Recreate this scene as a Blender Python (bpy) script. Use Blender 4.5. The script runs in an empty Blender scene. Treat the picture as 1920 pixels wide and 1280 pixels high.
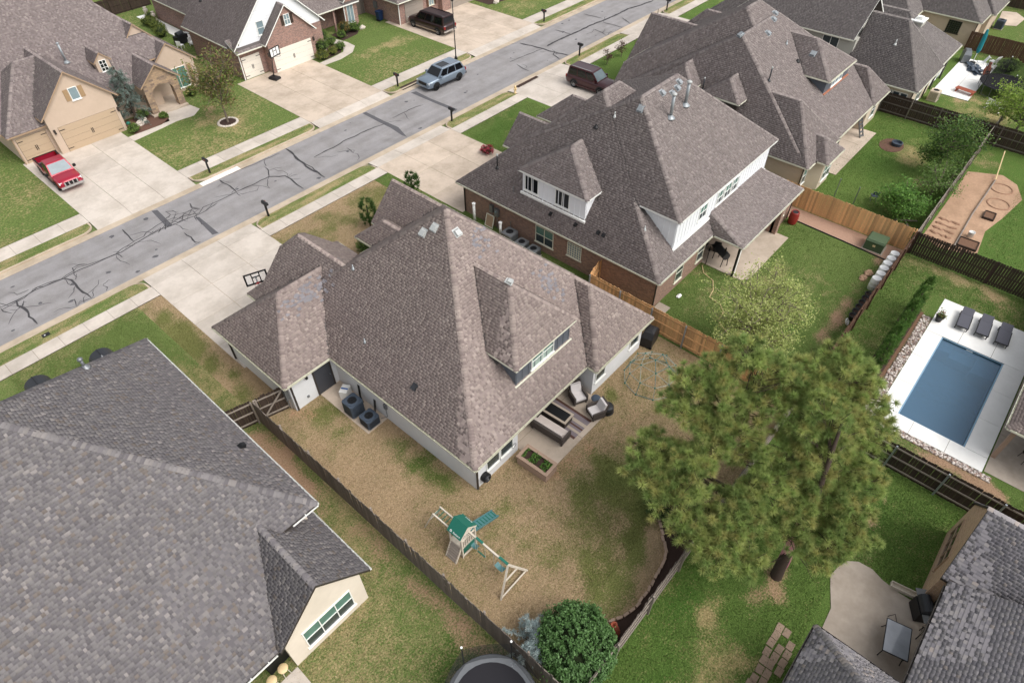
import bpy, math, random
import numpy as np
from mathutils import Vector, Matrix, noise as mnoise
R = math.radians
random.seed(7); rng = np.random.default_rng(7)
scene = bpy.context.scene
COL = scene.collection

# ------------------------------------------------------------ camera, sky, sun, exposure
CAMH, FPX, PITCH, ROLL, YAW = 28.0, 1212.0, 46.08, -0.45, 41.63
cam = bpy.data.cameras.new('camera'); camo = bpy.data.objects.new('camera', cam); COL.objects.link(camo)
cam.sensor_width = 36.0; cam.lens = 36.0 * FPX / 1920.0; cam.clip_start = 0.1; cam.clip_end = 3000
_p, _y, _r = R(PITCH), R(YAW), R(ROLL)
_f = Vector((math.cos(_y)*math.cos(_p), math.sin(_y)*math.cos(_p), -math.sin(_p)))
_ri = Vector((math.sin(_y), -math.cos(_y), 0)); _up = _ri.cross(_f)
_ri, _up = math.cos(_r)*_ri + math.sin(_r)*_up, -math.sin(_r)*_ri + math.cos(_r)*_up
camo.matrix_world = Matrix(((_ri.x,_up.x,-_f.x,0),(_ri.y,_up.y,-_f.y,0),(_ri.z,_up.z,-_f.z,CAMH),(0,0,0,1)))
scene.camera = camo

SUN_EL, SUN_AZ = 52.0, -78.0            # azimuth of the sun, degrees from +X towards +Y
world = bpy.data.worlds.new('World'); scene.world = world; world.use_nodes = True
nt = world.node_tree; nt.nodes.clear()
sky = nt.nodes.new('ShaderNodeTexSky'); sky.sky_type = 'NISHITA'; sky.sun_disc = False
sky.sun_elevation = R(SUN_EL); sky.sun_rotation = R(90 - SUN_AZ); sky.dust_density = 4.0; sky.air_density = 1.0; sky.ozone_density = 1.0
hs = nt.nodes.new('ShaderNodeHueSaturation'); hs.inputs['Saturation'].default_value = 0.22
bg = nt.nodes.new('ShaderNodeBackground'); bg.inputs['Strength'].default_value = 0.15
wo = nt.nodes.new('ShaderNodeOutputWorld')
nt.links.new(sky.outputs[0], hs.inputs['Color']); nt.links.new(hs.outputs[0], bg.inputs[0]); nt.links.new(bg.outputs[0], wo.inputs[0])
sl = bpy.data.lights.new('sun', 'SUN'); sl.energy = 0.8; sl.angle = R(40); sl.color = (1.0, 0.955, 0.9)
slo = bpy.data.objects.new('sun', sl); COL.objects.link(slo)
_d = Vector((math.cos(R(SUN_EL))*math.cos(R(SUN_AZ)), math.cos(R(SUN_EL))*math.sin(R(SUN_AZ)), math.sin(R(SUN_EL))))
slo.rotation_euler = (-_d).to_track_quat('-Z', 'Y').to_euler(); slo.location = (0, -20, 60)
vs = scene.view_settings; vs.view_transform = 'Standard'; vs.look = 'None'; vs.gamma = 1.0; vs.use_curve_mapping = False
vs.exposure = 0.58
scene.cycles.use_denoising = True
scene.cycles.max_bounces = 6; scene.cycles.diffuse_bounces = 3; scene.cycles.glossy_bounces = 2; scene.cycles.transparent_max_bounces = 6; scene.cycles.transmission_bounces = 4

# ------------------------------------------------------------ materials
def lin(c):
    return tuple((v/255/12.92 if v <= 10 else ((v/255+0.055)/1.055)**2.4) for v in c)
MATS = {}
def new_mat(name):
    m = bpy.data.materials.new(name); m.use_nodes = True; MATS[name] = m
    return m, m.node_tree, m.node_tree.nodes['Principled BSDF']
def N(t, kind, **kw):
    n = t.nodes.new(kind)
    for k, v in kw.items(): setattr(n, k, v)
    return n
def pos(t):
    return N(t, 'ShaderNodeNewGeometry').outputs['Position']
def noise(t, scale, detail=3, rough=0.55, vec=None):
    n = N(t, 'ShaderNodeTexNoise'); n.inputs['Scale'].default_value = scale; n.inputs['Detail'].default_value = detail; n.inputs['Roughness'].default_value = rough
    t.links.new(vec if vec is not None else pos(t), n.inputs['Vector']); return n.outputs['Fac']
def ramp(t, fac, stops):
    r = N(t, 'ShaderNodeValToRGB'); e = r.color_ramp.elements
    while len(e) > 1: e.remove(e[-1])
    e[0].position = stops[0][0]; e[0].color = (*stops[0][1], 1)
    for p_, c_ in stops[1:]:
        x = e.new(p_); x.color = (*c_, 1)
    t.links.new(fac, r.inputs[0]); return r.outputs[0]
def mix(t, fac, a, b, mode='MIX'):
    m = N(t, 'ShaderNodeMix', data_type='RGBA', blend_type=mode)
    for s, v in ((m.inputs[0], fac), (m.inputs[6], a), (m.inputs[7], b)):
        if hasattr(v, 'node'): t.links.new(v, s)
        else: s.default_value = v if isinstance(v, float) else (*v, 1)
    return m.outputs[2]
def mth(t, op, a, b=None, c=None):
    m = N(t, 'ShaderNodeMath', operation=op)
    for i, v in enumerate((a, b, c)):
        if v is None: continue
        if hasattr(v, 'node'): t.links.new(v, m.inputs[i])
        else: m.inputs[i].default_value = v
    return m.outputs[0]
def bump(t, b, h, strength=0.3, dist=0.01):
    n = N(t, 'ShaderNodeBump'); n.inputs['Strength'].default_value = strength; n.inputs['Distance'].default_value = dist
    t.links.new(h, n.inputs['Height']); t.links.new(n.outputs[0], b.inputs['Normal'])
def gain(t, col, fac, lo, hi):
    """multiply a colour by lo..hi driven by fac 0..1"""
    v = mth(t, 'MULTIPLY_ADD', fac, hi-lo, lo)
    c = N(t, 'ShaderNodeCombineColor'); [t.links.new(v, c.inputs[i]) for i in range(3)]
    return mix(t, 1.0, col, c.outputs[0], 'MULTIPLY')
def plain(name, c, rough=0.6, metal=0.0, var=0.18, scale=6.0, bmp=0.0, spec=0.4, rnd=0.0, stain=0.0):
    m, t, b = new_mat(name); base = lin(c)
    b.inputs['Roughness'].default_value = rough; b.inputs['Metallic'].default_value = metal; b.inputs['Specular IOR Level'].default_value = spec
    f = noise(t, scale, 5)
    col = gain(t, base, f, 1-var, 1+var)
    if rnd:
        oi = N(t, 'ShaderNodeObjectInfo'); col = gain(t, col, oi.outputs['Random'], 1-rnd, 1+rnd)
    if stain:
        f2 = noise(t, 0.55, 6, 0.65); k = ramp(t, f2, [(0.42, (1,1,1)), (0.62, (1-stain, 1-stain*1.05, 1-stain*1.15))])
        col = mix(t, 1.0, col, k, 'MULTIPLY')
    t.links.new(col, b.inputs['Base Color'])
    if bmp: bump(t, b, noise(t, scale*8, 4), bmp, 0.01)
    return m
def attrcol(name, rough=0.85, var=0.15, scale=30.0, bmp=0.3, spec=0.25, trans=0.0, wear=0.0):
    m, t, b = new_mat(name)
    a = N(t, 'ShaderNodeAttribute', attribute_name='Col').outputs['Color']
    col = gain(t, a, noise(t, scale, 4), 1-var, 1+var)
    col = gain(t, col, noise(t, 0.45, 3), 1-wear, 1+wear) if wear else col
    t.links.new(col, b.inputs['Base Color']); b.inputs['Roughness'].default_value = rough; b.inputs['Specular IOR Level'].default_value = spec
    if bmp: bump(t, b, noise(t, 220, 3), bmp, 0.004)
    if trans:
        tr = N(t, 'ShaderNodeBsdfTranslucent'); t.links.new(col, tr.inputs['Color'])
        ms = N(t, 'ShaderNodeMixShader'); ms.inputs[0].default_value = trans
        t.links.new(b.outputs[0], ms.inputs[1]); t.links.new(tr.outputs[0], ms.inputs[2])
        t.links.new(ms.outputs[0], t.nodes['Material Output'].inputs['Surface'])
    return m
def wallvec(t):
    g = N(t, 'ShaderNodeNewGeometry'); s = N(t, 'ShaderNodeSeparateXYZ'); t.links.new(g.outputs['Position'], s.inputs[0])
    n = N(t, 'ShaderNodeSeparateXYZ'); t.links.new(g.outputs['True Normal'], n.inputs[0])
    k = mth(t, 'GREATER_THAN', mth(t, 'ABSOLUTE', n.outputs[0]), 0.6)
    u = mth(t, 'ADD', mth(t, 'MULTIPLY', s.outputs[1], k), mth(t, 'MULTIPLY', s.outputs[0], mth(t, 'SUBTRACT', 1.0, k)))
    c = N(t, 'ShaderNodeCombineXYZ'); t.links.new(u, c.inputs[0]); t.links.new(s.outputs[2], c.inputs[1]); return c.outputs[0]
def brickmat(name, c1, c2, mortar, bw=0.21, bh=0.075, big=0.35):
    m, t, b = new_mat(name); v = wallvec(t)
    br = N(t, 'ShaderNodeTexBrick'); br.inputs['Scale'].default_value = 1.0
    br.inputs['Brick Width'].default_value = bw; br.inputs['Row Height'].default_value = bh; br.inputs['Mortar Size'].default_value = 0.008; br.inputs['Bias'].default_value = -0.1
    br.inputs['Color1'].default_value = (*lin(c1), 1); br.inputs['Color2'].default_value = (*lin(c2), 1); br.inputs['Mortar'].default_value = (*lin(mortar), 1)
    t.links.new(v, br.inputs['Vector'])
    col = gain(t, br.outputs['Color'], noise(t, 7, 5), 1-big, 1+big)
    col = gain(t, col, noise(t, 0.8, 3), 0.85, 1.15)
    t.links.new(col, b.inputs['Base Color']); b.inputs['Roughness'].default_value = 0.9
    bump(t, b, br.outputs['Fac'], -0.5, 0.006); return m
def shinglebase(name, c):
    return plain(name, c, 0.95, var=0.2, scale=25)

def lawnmat(name, green, dry, dirt, tint=1.0):
    """vertex colour R = dry share, G = bare earth share, B = lush share; noise breaks the borders"""
    m, t, b = new_mat(name)
    a = N(t, 'ShaderNodeAttribute', attribute_name='Col').outputs['Color']; s = N(t, 'ShaderNodeSeparateColor'); t.links.new(a, s.inputs[0])
    def st(f, k): return mth(t, 'MULTIPLY_ADD', mth(t, 'SUBTRACT', f, 0.5), k, 0.5)      # stretch the noise's narrow range
    fine = st(noise(t, 11*tint, 5, 0.8), 3.0); mid = st(noise(t, 1.6, 6, 0.7), 2.0); blade = st(noise(t, 15*tint, 5, 0.85), 3.6)
    def edge(share):
        q = mth(t, 'ADD', mth(t, 'MULTIPLY', mid, 0.42), mth(t, 'MULTIPLY', fine, 0.58))
        d = mth(t, 'SUBTRACT', share, q); d = mth(t, 'MULTIPLY_ADD', d, 2.6, 0.5)
        c = N(t, 'ShaderNodeClamp'); t.links.new(d, c.inputs[0]); return c.outputs[0]
    g = mix(t, s.outputs[2], lin(green[0]), lin(green[1]))
    g = gain(t, g, blade, 0.5, 1.5)
    d_ = mix(t, st(noise(t, 5, 4, .7), 1.8), lin(dry[0]), lin(dry[1])); d_ = gain(t, d_, blade, 0.58, 1.42)
    e_ = gain(t, mix(t, fine, lin(dirt[0]), lin(dirt[1])), blade, 0.75, 1.25)
    col = mix(t, edge(s.outputs[0]), g, d_); col = mix(t, edge(s.outputs[1]), col, e_)
    col = gain(t, col, st(noise(t, 0.5, 4), 1.5), 0.88, 1.12)
    t.links.new(col, b.inputs['Base Color']); b.inputs['Roughness'].default_value = 0.95; b.inputs['Specular IOR Level'].default_value = 0.1
    bump(t, b, blade, 0.6, 0.05); return m
def glassmat(name, c, rough=0.08):
    m, t, b = new_mat(name); b.inputs['Base Color'].default_value = (*lin(c), 1); b.inputs['Roughness'].default_value = rough; b.inputs['Specular IOR Level'].default_value = 0.6
    t.links.new(gain(t, lin(c), noise(t, 1.7, 3), 0.7, 1.3), b.inputs['Base Color']); return m
def carpaint(name, c, metal=0.3):
    m, t, b = new_mat(name); b.inputs['Base Color'].default_value = (*lin(c), 1); b.inputs['Metallic'].default_value = metal; b.inputs['Roughness'].default_value = 0.32
    b.inputs['Coat Weight'].default_value = 0.6; b.inputs['Coat Roughness'].default_value = 0.06
    t.links.new(gain(t, lin(c), noise(t, 3, 4), 0.92, 1.08), b.inputs['Base Color']); return m

# ------------------------------------------------------------ mesh helpers
class MB:
    def __init__(s): s.v = []; s.f = []
    def add(s, vs, fs):
        o = len(s.v); s.v += [tuple(v) for v in vs]; s.f += [tuple(i+o for i in f) for f in fs]; return s
    def box(s, x0, x1, y0, y1, z0, z1):
        return s.add([(x0,y0,z0),(x1,y0,z0),(x1,y1,z0),(x0,y1,z0),(x0,y0,z1),(x1,y0,z1),(x1,y1,z1),(x0,y1,z1)],
                     [(3,2,1,0),(4,5,6,7),(0,1,5,4),(1,2,6,5),(2,3,7,6),(3,0,4,7)])
    def bar(s, a, b, w, h=None, up=(0,0,1)):
        """box-section bar from a to b, w across, h along up"""
        h = w if h is None else h
        a, b, up = Vector(a), Vector(b), Vector(up); d = (b-a).normalized()
        if abs(d.dot(up)) > 0.98: up = Vector((1,0,0))
        r = d.cross(up).normalized()*w/2; u = r.cross(d).normalized()*h/2
        vs = [a-r-u, a+r-u, a+r+u, a-r+u, b-r-u, b+r-u, b+r+u, b-r+u]
        return s.add(vs, [(0,1,2,3),(7,6,5,4),(1,0,4,5),(2,1,5,6),(3,2,6,7),(0,3,7,4)])
    def tube(s, pts, rad, n=8, cap=True):
        pts = [Vector(p) for p in pts]
        if not hasattr(rad, '__len__'): rad = [rad]*len(pts)
        o = len(s.v); ref = None
        for i, p in enumerate(pts):
            d = (pts[min(i+1, len(pts)-1)] - pts[max(i-1, 0)]).normalized()
            if ref is None: ref = d.orthogonal().normalized()
            ref = (ref - d*ref.dot(d)); ref = ref.normalized() if ref.length > 1e-6 else d.orthogonal().normalized()
            q = d.cross(ref)
            for k in range(n):
                a = 2*math.pi*k/n; s.v.append(tuple(p + (ref*math.cos(a) + q*math.sin(a))*rad[i]))
        for i in range(len(pts)-1):
            for k in range(n):
                s.f.append((o+i*n+k, o+i*n+(k+1)%n, o+(i+1)*n+(k+1)%n, o+(i+1)*n+k))
        if cap:
            s.f.append(tuple(o+k for k in reversed(range(n)))); s.f.append(tuple(o+(len(pts)-1)*n+k for k in range(n)))
        return s
    def lathe(s, prof, n=16, c=(0,0,0), cap=True):
        o = len(s.v)
        for r_, z_ in prof:
            for k in range(n):
                a = 2*math.pi*k/n; s.v.append((c[0]+r_*math.cos(a), c[1]+r_*math.sin(a), c[2]+z_))
        for i in range(len(prof)-1):
            for k in range(n): s.f.append((o+i*n+k, o+i*n+(k+1)%n, o+(i+1)*n+(k+1)%n, o+(i+1)*n+k))
        if cap: s.f.append(tuple(o+k for k in reversed(range(n)))); s.f.append(tuple(o+(len(prof)-1)*n+k for k in range(n)))
        return s
    def prism(s, poly, z0, z1):
        n = len(poly)
        vs = [(p[0],p[1],z0) for p in poly] + [(p[0],p[1],z1) for p in poly]
        return s.add(vs, [tuple(reversed(range(n))), tuple(range(n,2*n))] + [(i,(i+1)%n,n+(i+1)%n,n+i) for i in range(n)])
    def quad(s, *vs): return s.add(vs, [tuple(range(len(vs)))])
    def loft(s, rings, cap=True):
        n = len(rings[0]); o = len(s.v)
        for r_ in rings: s.v += [tuple(p) for p in r_]
        for i in range(len(rings)-1):
            for k in range(n): s.f.append((o+i*n+k, o+i*n+(k+1)%n, o+(i+1)*n+(k+1)%n, o+(i+1)*n+k))
        if cap: s.f.append(tuple(o+k for k in reversed(range(n)))); s.f.append(tuple(o+(len(rings)-1)*n+k for k in range(n)))
        return s
    def ico(s, c, r, sub=1, jit=0.0, sq=(1,1,1)):
        t_ = (1+5**.5)/2
        vs = [Vector(v).normalized() for v in ((-1,t_,0),(1,t_,0),(-1,-t_,0),(1,-t_,0),(0,-1,t_),(0,1,t_),(0,-1,-t_),(0,1,-t_),(t_,0,-1),(t_,0,1),(-t_,0,-1),(-t_,0,1))]
        fs = [(0,11,5),(0,5,1),(0,1,7),(0,7,10),(0,10,11),(1,5,9),(5,11,4),(11,10,2),(10,7,6),(7,1,8),(3,9,4),(3,4,2),(3,2,6),(3,6,8),(3,8,9),(4,9,5),(2,4,11),(6,2,10),(8,6,7),(9,8,1)]
        for _ in range(sub):
            cache = {}; nf = []
            def mid(a, b):
                k = (min(a,b), max(a,b))
                if k not in cache: vs.append(((vs[a]+vs[b])/2).normalized()); cache[k] = len(vs)-1
                return cache[k]
            for a, b, c_ in fs:
                ab, bc, ca = mid(a,b), mid(b,c_), mid(c_,a); nf += [(a,ab,ca),(b,bc,ab),(c_,ca,bc),(ab,bc,ca)]
            fs = nf
        out = []
        for v in vs:
            k = r*(1+jit*mnoise.noise(v*2.3+Vector(c)))
            out.append((c[0]+v.x*k*sq[0], c[1]+v.y*k*sq[1], c[2]+v.z*k*sq[2]))
        return s.add(out, fs)

WOFF = {}
def mesh_of(name, mb, mat, off=(0,0,0), smooth=False):
    me = bpy.data.meshes.new(name)
    v = mb.v if off == (0,0,0) else [(a-off[0], b-off[1], c-off[2]) for a,b,c in mb.v]
    me.from_pydata(v, [], mb.f); me.materials.append(MATS[mat] if isinstance(mat, str) else mat)
    if smooth: me.polygons.foreach_set('use_smooth', [True]*len(me.polygons))
    me.update(); return me
def part(name, mb, mat, parent=None, smooth=False, kind=None, label=None):
    off = WOFF.get(parent.name, (0,0,0)) if parent else (0,0,0)
    o = bpy.data.objects.new(name, mesh_of(name, mb, mat, off, smooth)); COL.objects.link(o)
    if parent: o.parent = parent; WOFF[o.name] = off
    if kind: o['kind'] = kind
    if label: o['label'] = label
    return o
def inst(name, me, parent, loc, rot=(0,0,0), scale=None):
    """one piece that shares its mesh data"""
    o = bpy.data.objects.new(name, me); COL.objects.link(o); off = WOFF.get(parent.name, (0,0,0)) if parent else (0,0,0)
    o.parent = parent; o.location = (loc[0]-off[0], loc[1]-off[1], loc[2]-off[2]); o.rotation_euler = rot
    if scale: o.scale = scale
    return o
def tag(o, label, cat, group=None):
    o['label'] = label; o['category'] = cat
    if group: o['group'] = group
    return o
def thing(name, label, cat, loc=(0,0,0), rz=0.0, group=None, world=False):
    """an Empty at the thing's base; world=True when its parts are written in world coordinates"""
    o = bpy.data.objects.new(name, None); COL.objects.link(o); o.location = loc; o.rotation_euler = (0,0,R(rz)); o.empty_display_size = 0.2
    if world: WOFF[o.name] = tuple(loc)
    return tag(o, label, cat, group)
def struct(name, mb, mat, kind='structure'):
    o = part(name, mb, mat); o['kind'] = kind; return o
def dup(root, label=None, loc=None, rz=None, group=None):
    r = root.copy(); COL.objects.link(r)
    if loc is not None: r.location = loc
    if rz is not None: r.rotation_euler = (0,0,R(rz))
    if label: r['label'] = label
    if group: r['group'] = group
    def kids(src, dst):
        for ch in [c for c in src.children]:
            c = ch.copy(); COL.objects.link(c); c.parent = dst; kids(ch, c)
    kids(root, r); return r
def npmesh(name, mat, verts, faces_v, loops_total, cols=None, parent=None, kind=None, smooth=False):
    """fast mesh from numpy: verts (n,3), flat loop indices, loop totals per face, colours (n,3)"""
    me = bpy.data.meshes.new(name); n = len(verts)
    off = WOFF.get(parent.name, (0,0,0)) if parent else (0,0,0)
    me.vertices.add(n); me.vertices.foreach_set('co', (np.asarray(verts, np.float32) - np.float32(off)).ravel())
    me.loops.add(len(faces_v)); me.loops.foreach_set('vertex_index', np.asarray(faces_v, np.int32))
    lt = np.asarray(loops_total, np.int32); me.polygons.add(len(lt))
    me.polygons.foreach_set('loop_start', np.concatenate(([0], np.cumsum(lt)[:-1])).astype(np.int32)); me.polygons.foreach_set('loop_total', lt)
    if cols is not None:
        ca = me.color_attributes.new('Col', 'FLOAT_COLOR', 'POINT'); c4 = np.ones((n,4), np.float32); c4[:,:3] = cols
        ca.data.foreach_set('color', c4.ravel())
    me.materials.append(MATS[mat]); me.update(calc_edges=True)
    if smooth: me.polygons.foreach_set('use_smooth', [True]*len(lt))
    o = bpy.data.objects.new(name, me); COL.objects.link(o)
    if parent: o.parent = parent; WOFF[o.name] = off
    if kind: o['kind'] = kind
    return o
# ------------------------------------------------------------ material library
plain('concrete', (199,189,178), 0.9, var=0.10, scale=5, bmp=0.15, rnd=0.06, stain=0.18)
plain('concrete_tan', (197,181,164), 0.9, var=0.10, scale=5, bmp=0.15, rnd=0.06, stain=0.22)
plain('concrete_white', (236,235,231), 0.8, var=0.05, scale=4, bmp=0.1, rnd=0.02, stain=0.05)
plain('concrete_old', (172,160,147), 0.92, var=0.16, scale=3, bmp=0.2, stain=0.2)
plain('joint', (118,104,88), 0.95, var=0.2)
plain('asphalt', (145,142,142), 0.95, var=0.2, scale=14, bmp=0.35, stain=0.16)
plain('tar', (62,60,62), 0.75, var=0.2, scale=9)
plain('patch', (88,87,90), 0.95, var=0.2, scale=14, bmp=0.3)
plain('kerb', (188,172,152), 0.92, var=0.13, scale=3, stain=0.2)
plain('stucco_white', (219,220,221), 0.9, var=0.04, scale=4, bmp=0.15, stain=0.05)
plain('stucco_tan', (196,176,157), 0.92, var=0.06, scale=3, bmp=0.2, stain=0.05)
plain('stucco_cream', (224,212,195), 0.92, var=0.06, scale=3, bmp=0.2, stain=0.08)
plain('stucco_beige', (205,190,170), 0.92, var=0.06, scale=3, bmp=0.2, stain=0.06)
plain('siding_white', (235,237,239), 0.6, var=0.03)
plain('siding_grey', (93,98,106), 0.6, var=0.06)
plain('siding_pale', (182,180,170), 0.7, var=0.05)
plain('trim_white', (238,238,233), 0.5, var=0.04)
plain('trim_cream', (222,220,202), 0.5, var=0.06)
plain('gutter_cream', (200,198,178), 0.5, var=0.1)
plain('trim_dark', (58,52,48), 0.5, var=0.1)
plain('trim_tan', (168,143,118), 0.6, var=0.08)
plain('door_tan', (184,162,136), 0.6, var=0.05)
plain('door_white', (229,222,210), 0.55, var=0.03)
plain('door_taupe', (152,142,132), 0.6, var=0.04)
plain('door_dark', (62,64,70), 0.5, var=0.08)
plain('black', (24,24,26), 0.5, var=0.2)
plain('black_plastic', (38,38,40), 0.45, var=0.15)
plain('dark_metal', (58,60,64), 0.45, 0.4, var=0.1)
plain('grey_metal', (128,131,134), 0.4, 0.5, var=0.1)
plain('ac_blue', (72,82,95), 0.55, 0.2, var=0.08)
plain('galvanised', (156,161,164), 0.45, 0.5, var=0.12)
plain('steel_white', (178,180,178), 0.5, 0.2, var=0.08)
plain('plastic_white', (232,232,228), 0.45, var=0.05)
plain('white', (242,242,240), 0.55, var=0.03)
plain('wood_grey', (104,95,88), 0.9, var=0.25, scale=9, rnd=0.2)
plain('wood_dark', (62,50,42), 0.9, var=0.25, scale=9, rnd=0.18)
plain('wood_brown', (88,63,48), 0.9, var=0.22, scale=9, rnd=0.15)
plain('wood_cedar', (214,168,118), 0.85, var=0.22, scale=9, rnd=0.28)
plain('wood_pale', (206,196,180), 0.85, var=0.15, scale=12, rnd=0.06)
plain('wood_planter', (163,138,120), 0.85, var=0.2, scale=12, rnd=0.08)
plain('wood_rail', (146,136,126), 0.9, var=0.2, scale=10, rnd=0.08)
plain('shutter', (160,133,100), 0.8, var=0.15)
plain('terracotta', (158,84,62), 0.75, var=0.2, scale=5)
plain('red_plastic', (132,40,34), 0.5, var=0.12)
plain('green_plastic', (30,104,88), 0.5, var=0.1)
plain('green_slide', (78,122,124), 0.45, var=0.12)
plain('green_box', (74,92,66), 0.6, var=0.12)
plain('teal', (18,118,128), 0.6, var=0.1)
plain('pink', (214,140,158), 0.7, var=0.25, scale=14)
plain('wicker', (78,70,66), 0.85, var=0.3, scale=40, bmp=0.4)
plain('cushion', (214,208,206), 0.95, var=0.05, scale=8, bmp=0.1)
plain('cushion_warm', (204,192,184), 0.95, var=0.05, scale=8)
plain('rug_dark', (92,66,58), 0.98, var=0.15, scale=25)
plain('rug_grey', (128,118,122), 0.98, var=0.15, scale=25)
plain('rug_tan', (178,164,148), 0.98, var=0.15, scale=25)
plain('sling', (86,86,94), 0.9, var=0.12, scale=30)
plain('mat_black', (36,35,40), 0.85, var=0.1)
plain('rubber', (22,22,23), 0.85, var=0.15)
plain('rim', (150,152,155), 0.35, 0.8, var=0.1)
plain('rim_black', (30,30,32), 0.35, 0.5, var=0.1)
plain('chrome', (205,207,210), 0.25, 0.9, var=0.05)
plain('red_lamp', (140,20,22), 0.3, var=0.1)
plain('lamp_glass', (225,228,230), 0.15, var=0.05)
plain('bark', (70,58,50), 0.95, var=0.3, scale=9, bmp=0.5)
plain('bark_grey', (122,110,98), 0.95, var=0.25, scale=9, bmp=0.4)
plain('mulch', (66,50,43), 1.0, var=0.45, scale=22, bmp=0.8)
plain('mulch_red', (104,76,64), 1.0, var=0.4, scale=22, bmp=0.8)
plain('soil', (178,146,120), 1.0, var=0.28, scale=6, bmp=0.7, stain=0.2)
plain('soil_ring', (150,118,96), 1.0, var=0.3, scale=10, bmp=0.6)
plain('soil_dark', (112,84,66), 1.0, var=0.35, scale=10, bmp=0.7)
plain('gravel_tan', (170,138,118), 1.0, var=0.4, scale=26, bmp=0.8)
attrcol('stone', 0.9, 0.2, 14, 0.4)
plain('rock', (206,196,184), 0.9, var=0.25, scale=6, bmp=0.5, rnd=0.12)
plain('paver', (150,130,112), 0.92, var=0.2, scale=9, bmp=0.3, rnd=0.1)
plain('edging', (186,160,140), 0.92, var=0.18, scale=9, bmp=0.3, rnd=0.1)
plain('blue_bin', (24,48,84), 0.5, var=0.1)
plain('hydrant', (222,196,150), 0.6, var=0.1)
plain('bluebox', (42,92,160), 0.6, var=0.1)
plain('copper', (176,112,84), 0.6, var=0.1)
glassmat('glass', (60,70,72)); glassmat('glass_dark', (28,31,34)); glassmat('glass_green', (92,128,116), 0.15); glassmat('glass_sky', (128,146,152), 0.12); glassmat('blind', (160,180,170), 0.5)
glassmat('car_glass', (18,20,23), 0.05); glassmat('car_glass_sky', (108,122,128), 0.1); glassmat('table_glass', (150,154,160), 0.08)
brickmat('brick_red', (152,117,99), (120,90,79), (158,145,133)); brickmat('brick_far', (154,114,101), (112,84,78), (172,158,148)); brickmat('brick_tan', (196,160,128), (168,132,104), (204,186,164), 0.2, 0.07, 0.15)
brickmat('stone_wall', (172,146,118), (116,100,90), (138,124,110), 0.36, 0.17, 0.3)
for nm in ('shingle', ): attrcol(nm, 0.95, 0.14, 60, 0.4, 0.2, wear=0.08)
shinglebase('roof_deck', (92,86,84))
attrcol('leaf', 0.6, 0.15, 4, 0, 0.3, trans=0.3); attrcol('needle', 0.65, 0.12, 3, 0, 0.25, trans=0.4)
carpaint('paint_red', (158,20,48), 0.2); carpaint('paint_grey', (132,146,160), 0.55); carpaint('paint_maroon', (62,22,28), 0.35); carpaint('paint_brown', (44,22,24), 0.3); carpaint('paint_tan', (150,136,120), 0.3)

# water of the pool
m, t, b = new_mat('water'); b.inputs['Base Color'].default_value = (*lin((114,148,174)), 1); b.inputs['Roughness'].default_value = 0.06
b.inputs['Transmission Weight'].default_value = 0.6; b.inputs['IOR'].default_value = 1.33
bump(t, b, noise(t, 3.0, 4), 0.3, 0.04)
plain('pool_shell', (132,166,190), 0.6, var=0.08, scale=2); plain('pool_tile', (24,62,74), 0.3, var=0.15, scale=9)
# net of the trampoline
m, t, b = new_mat('net'); b.inputs['Base Color'].default_value = (0.012,0.012,0.014,1); b.inputs['Alpha'].default_value = 0.5; b.inputs['Roughness'].default_value = 0.9
m, t, b = new_mat('clear_board'); b.inputs['Base Color'].default_value = (0.8,0.82,0.84,1); b.inputs['Alpha'].default_value = 0.22; b.inputs['Roughness'].default_value = 0.1

lawnmat('lawn', ((112,126,72), (82,108,50)), ((182,163,125), (154,139,98)), ((182,151,123), (148,121,98)))
lawnmat('lawn_far', ((110,124,70), (82,106,50)), ((180,161,122), (152,137,96)), ((182,151,123), (148,121,98)), .45)
lawnmat('lawn_lush', ((104,122,64), (78,109,48)), ((182,164,122), (154,141,95)), ((192,162,131), (160,131,102)))
lawnmat('lawn_dormant', ((122,120,74), (94,111,56)), ((188,163,132), (152,131,99)), ((200,160,130), (170,132,103)))

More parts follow.
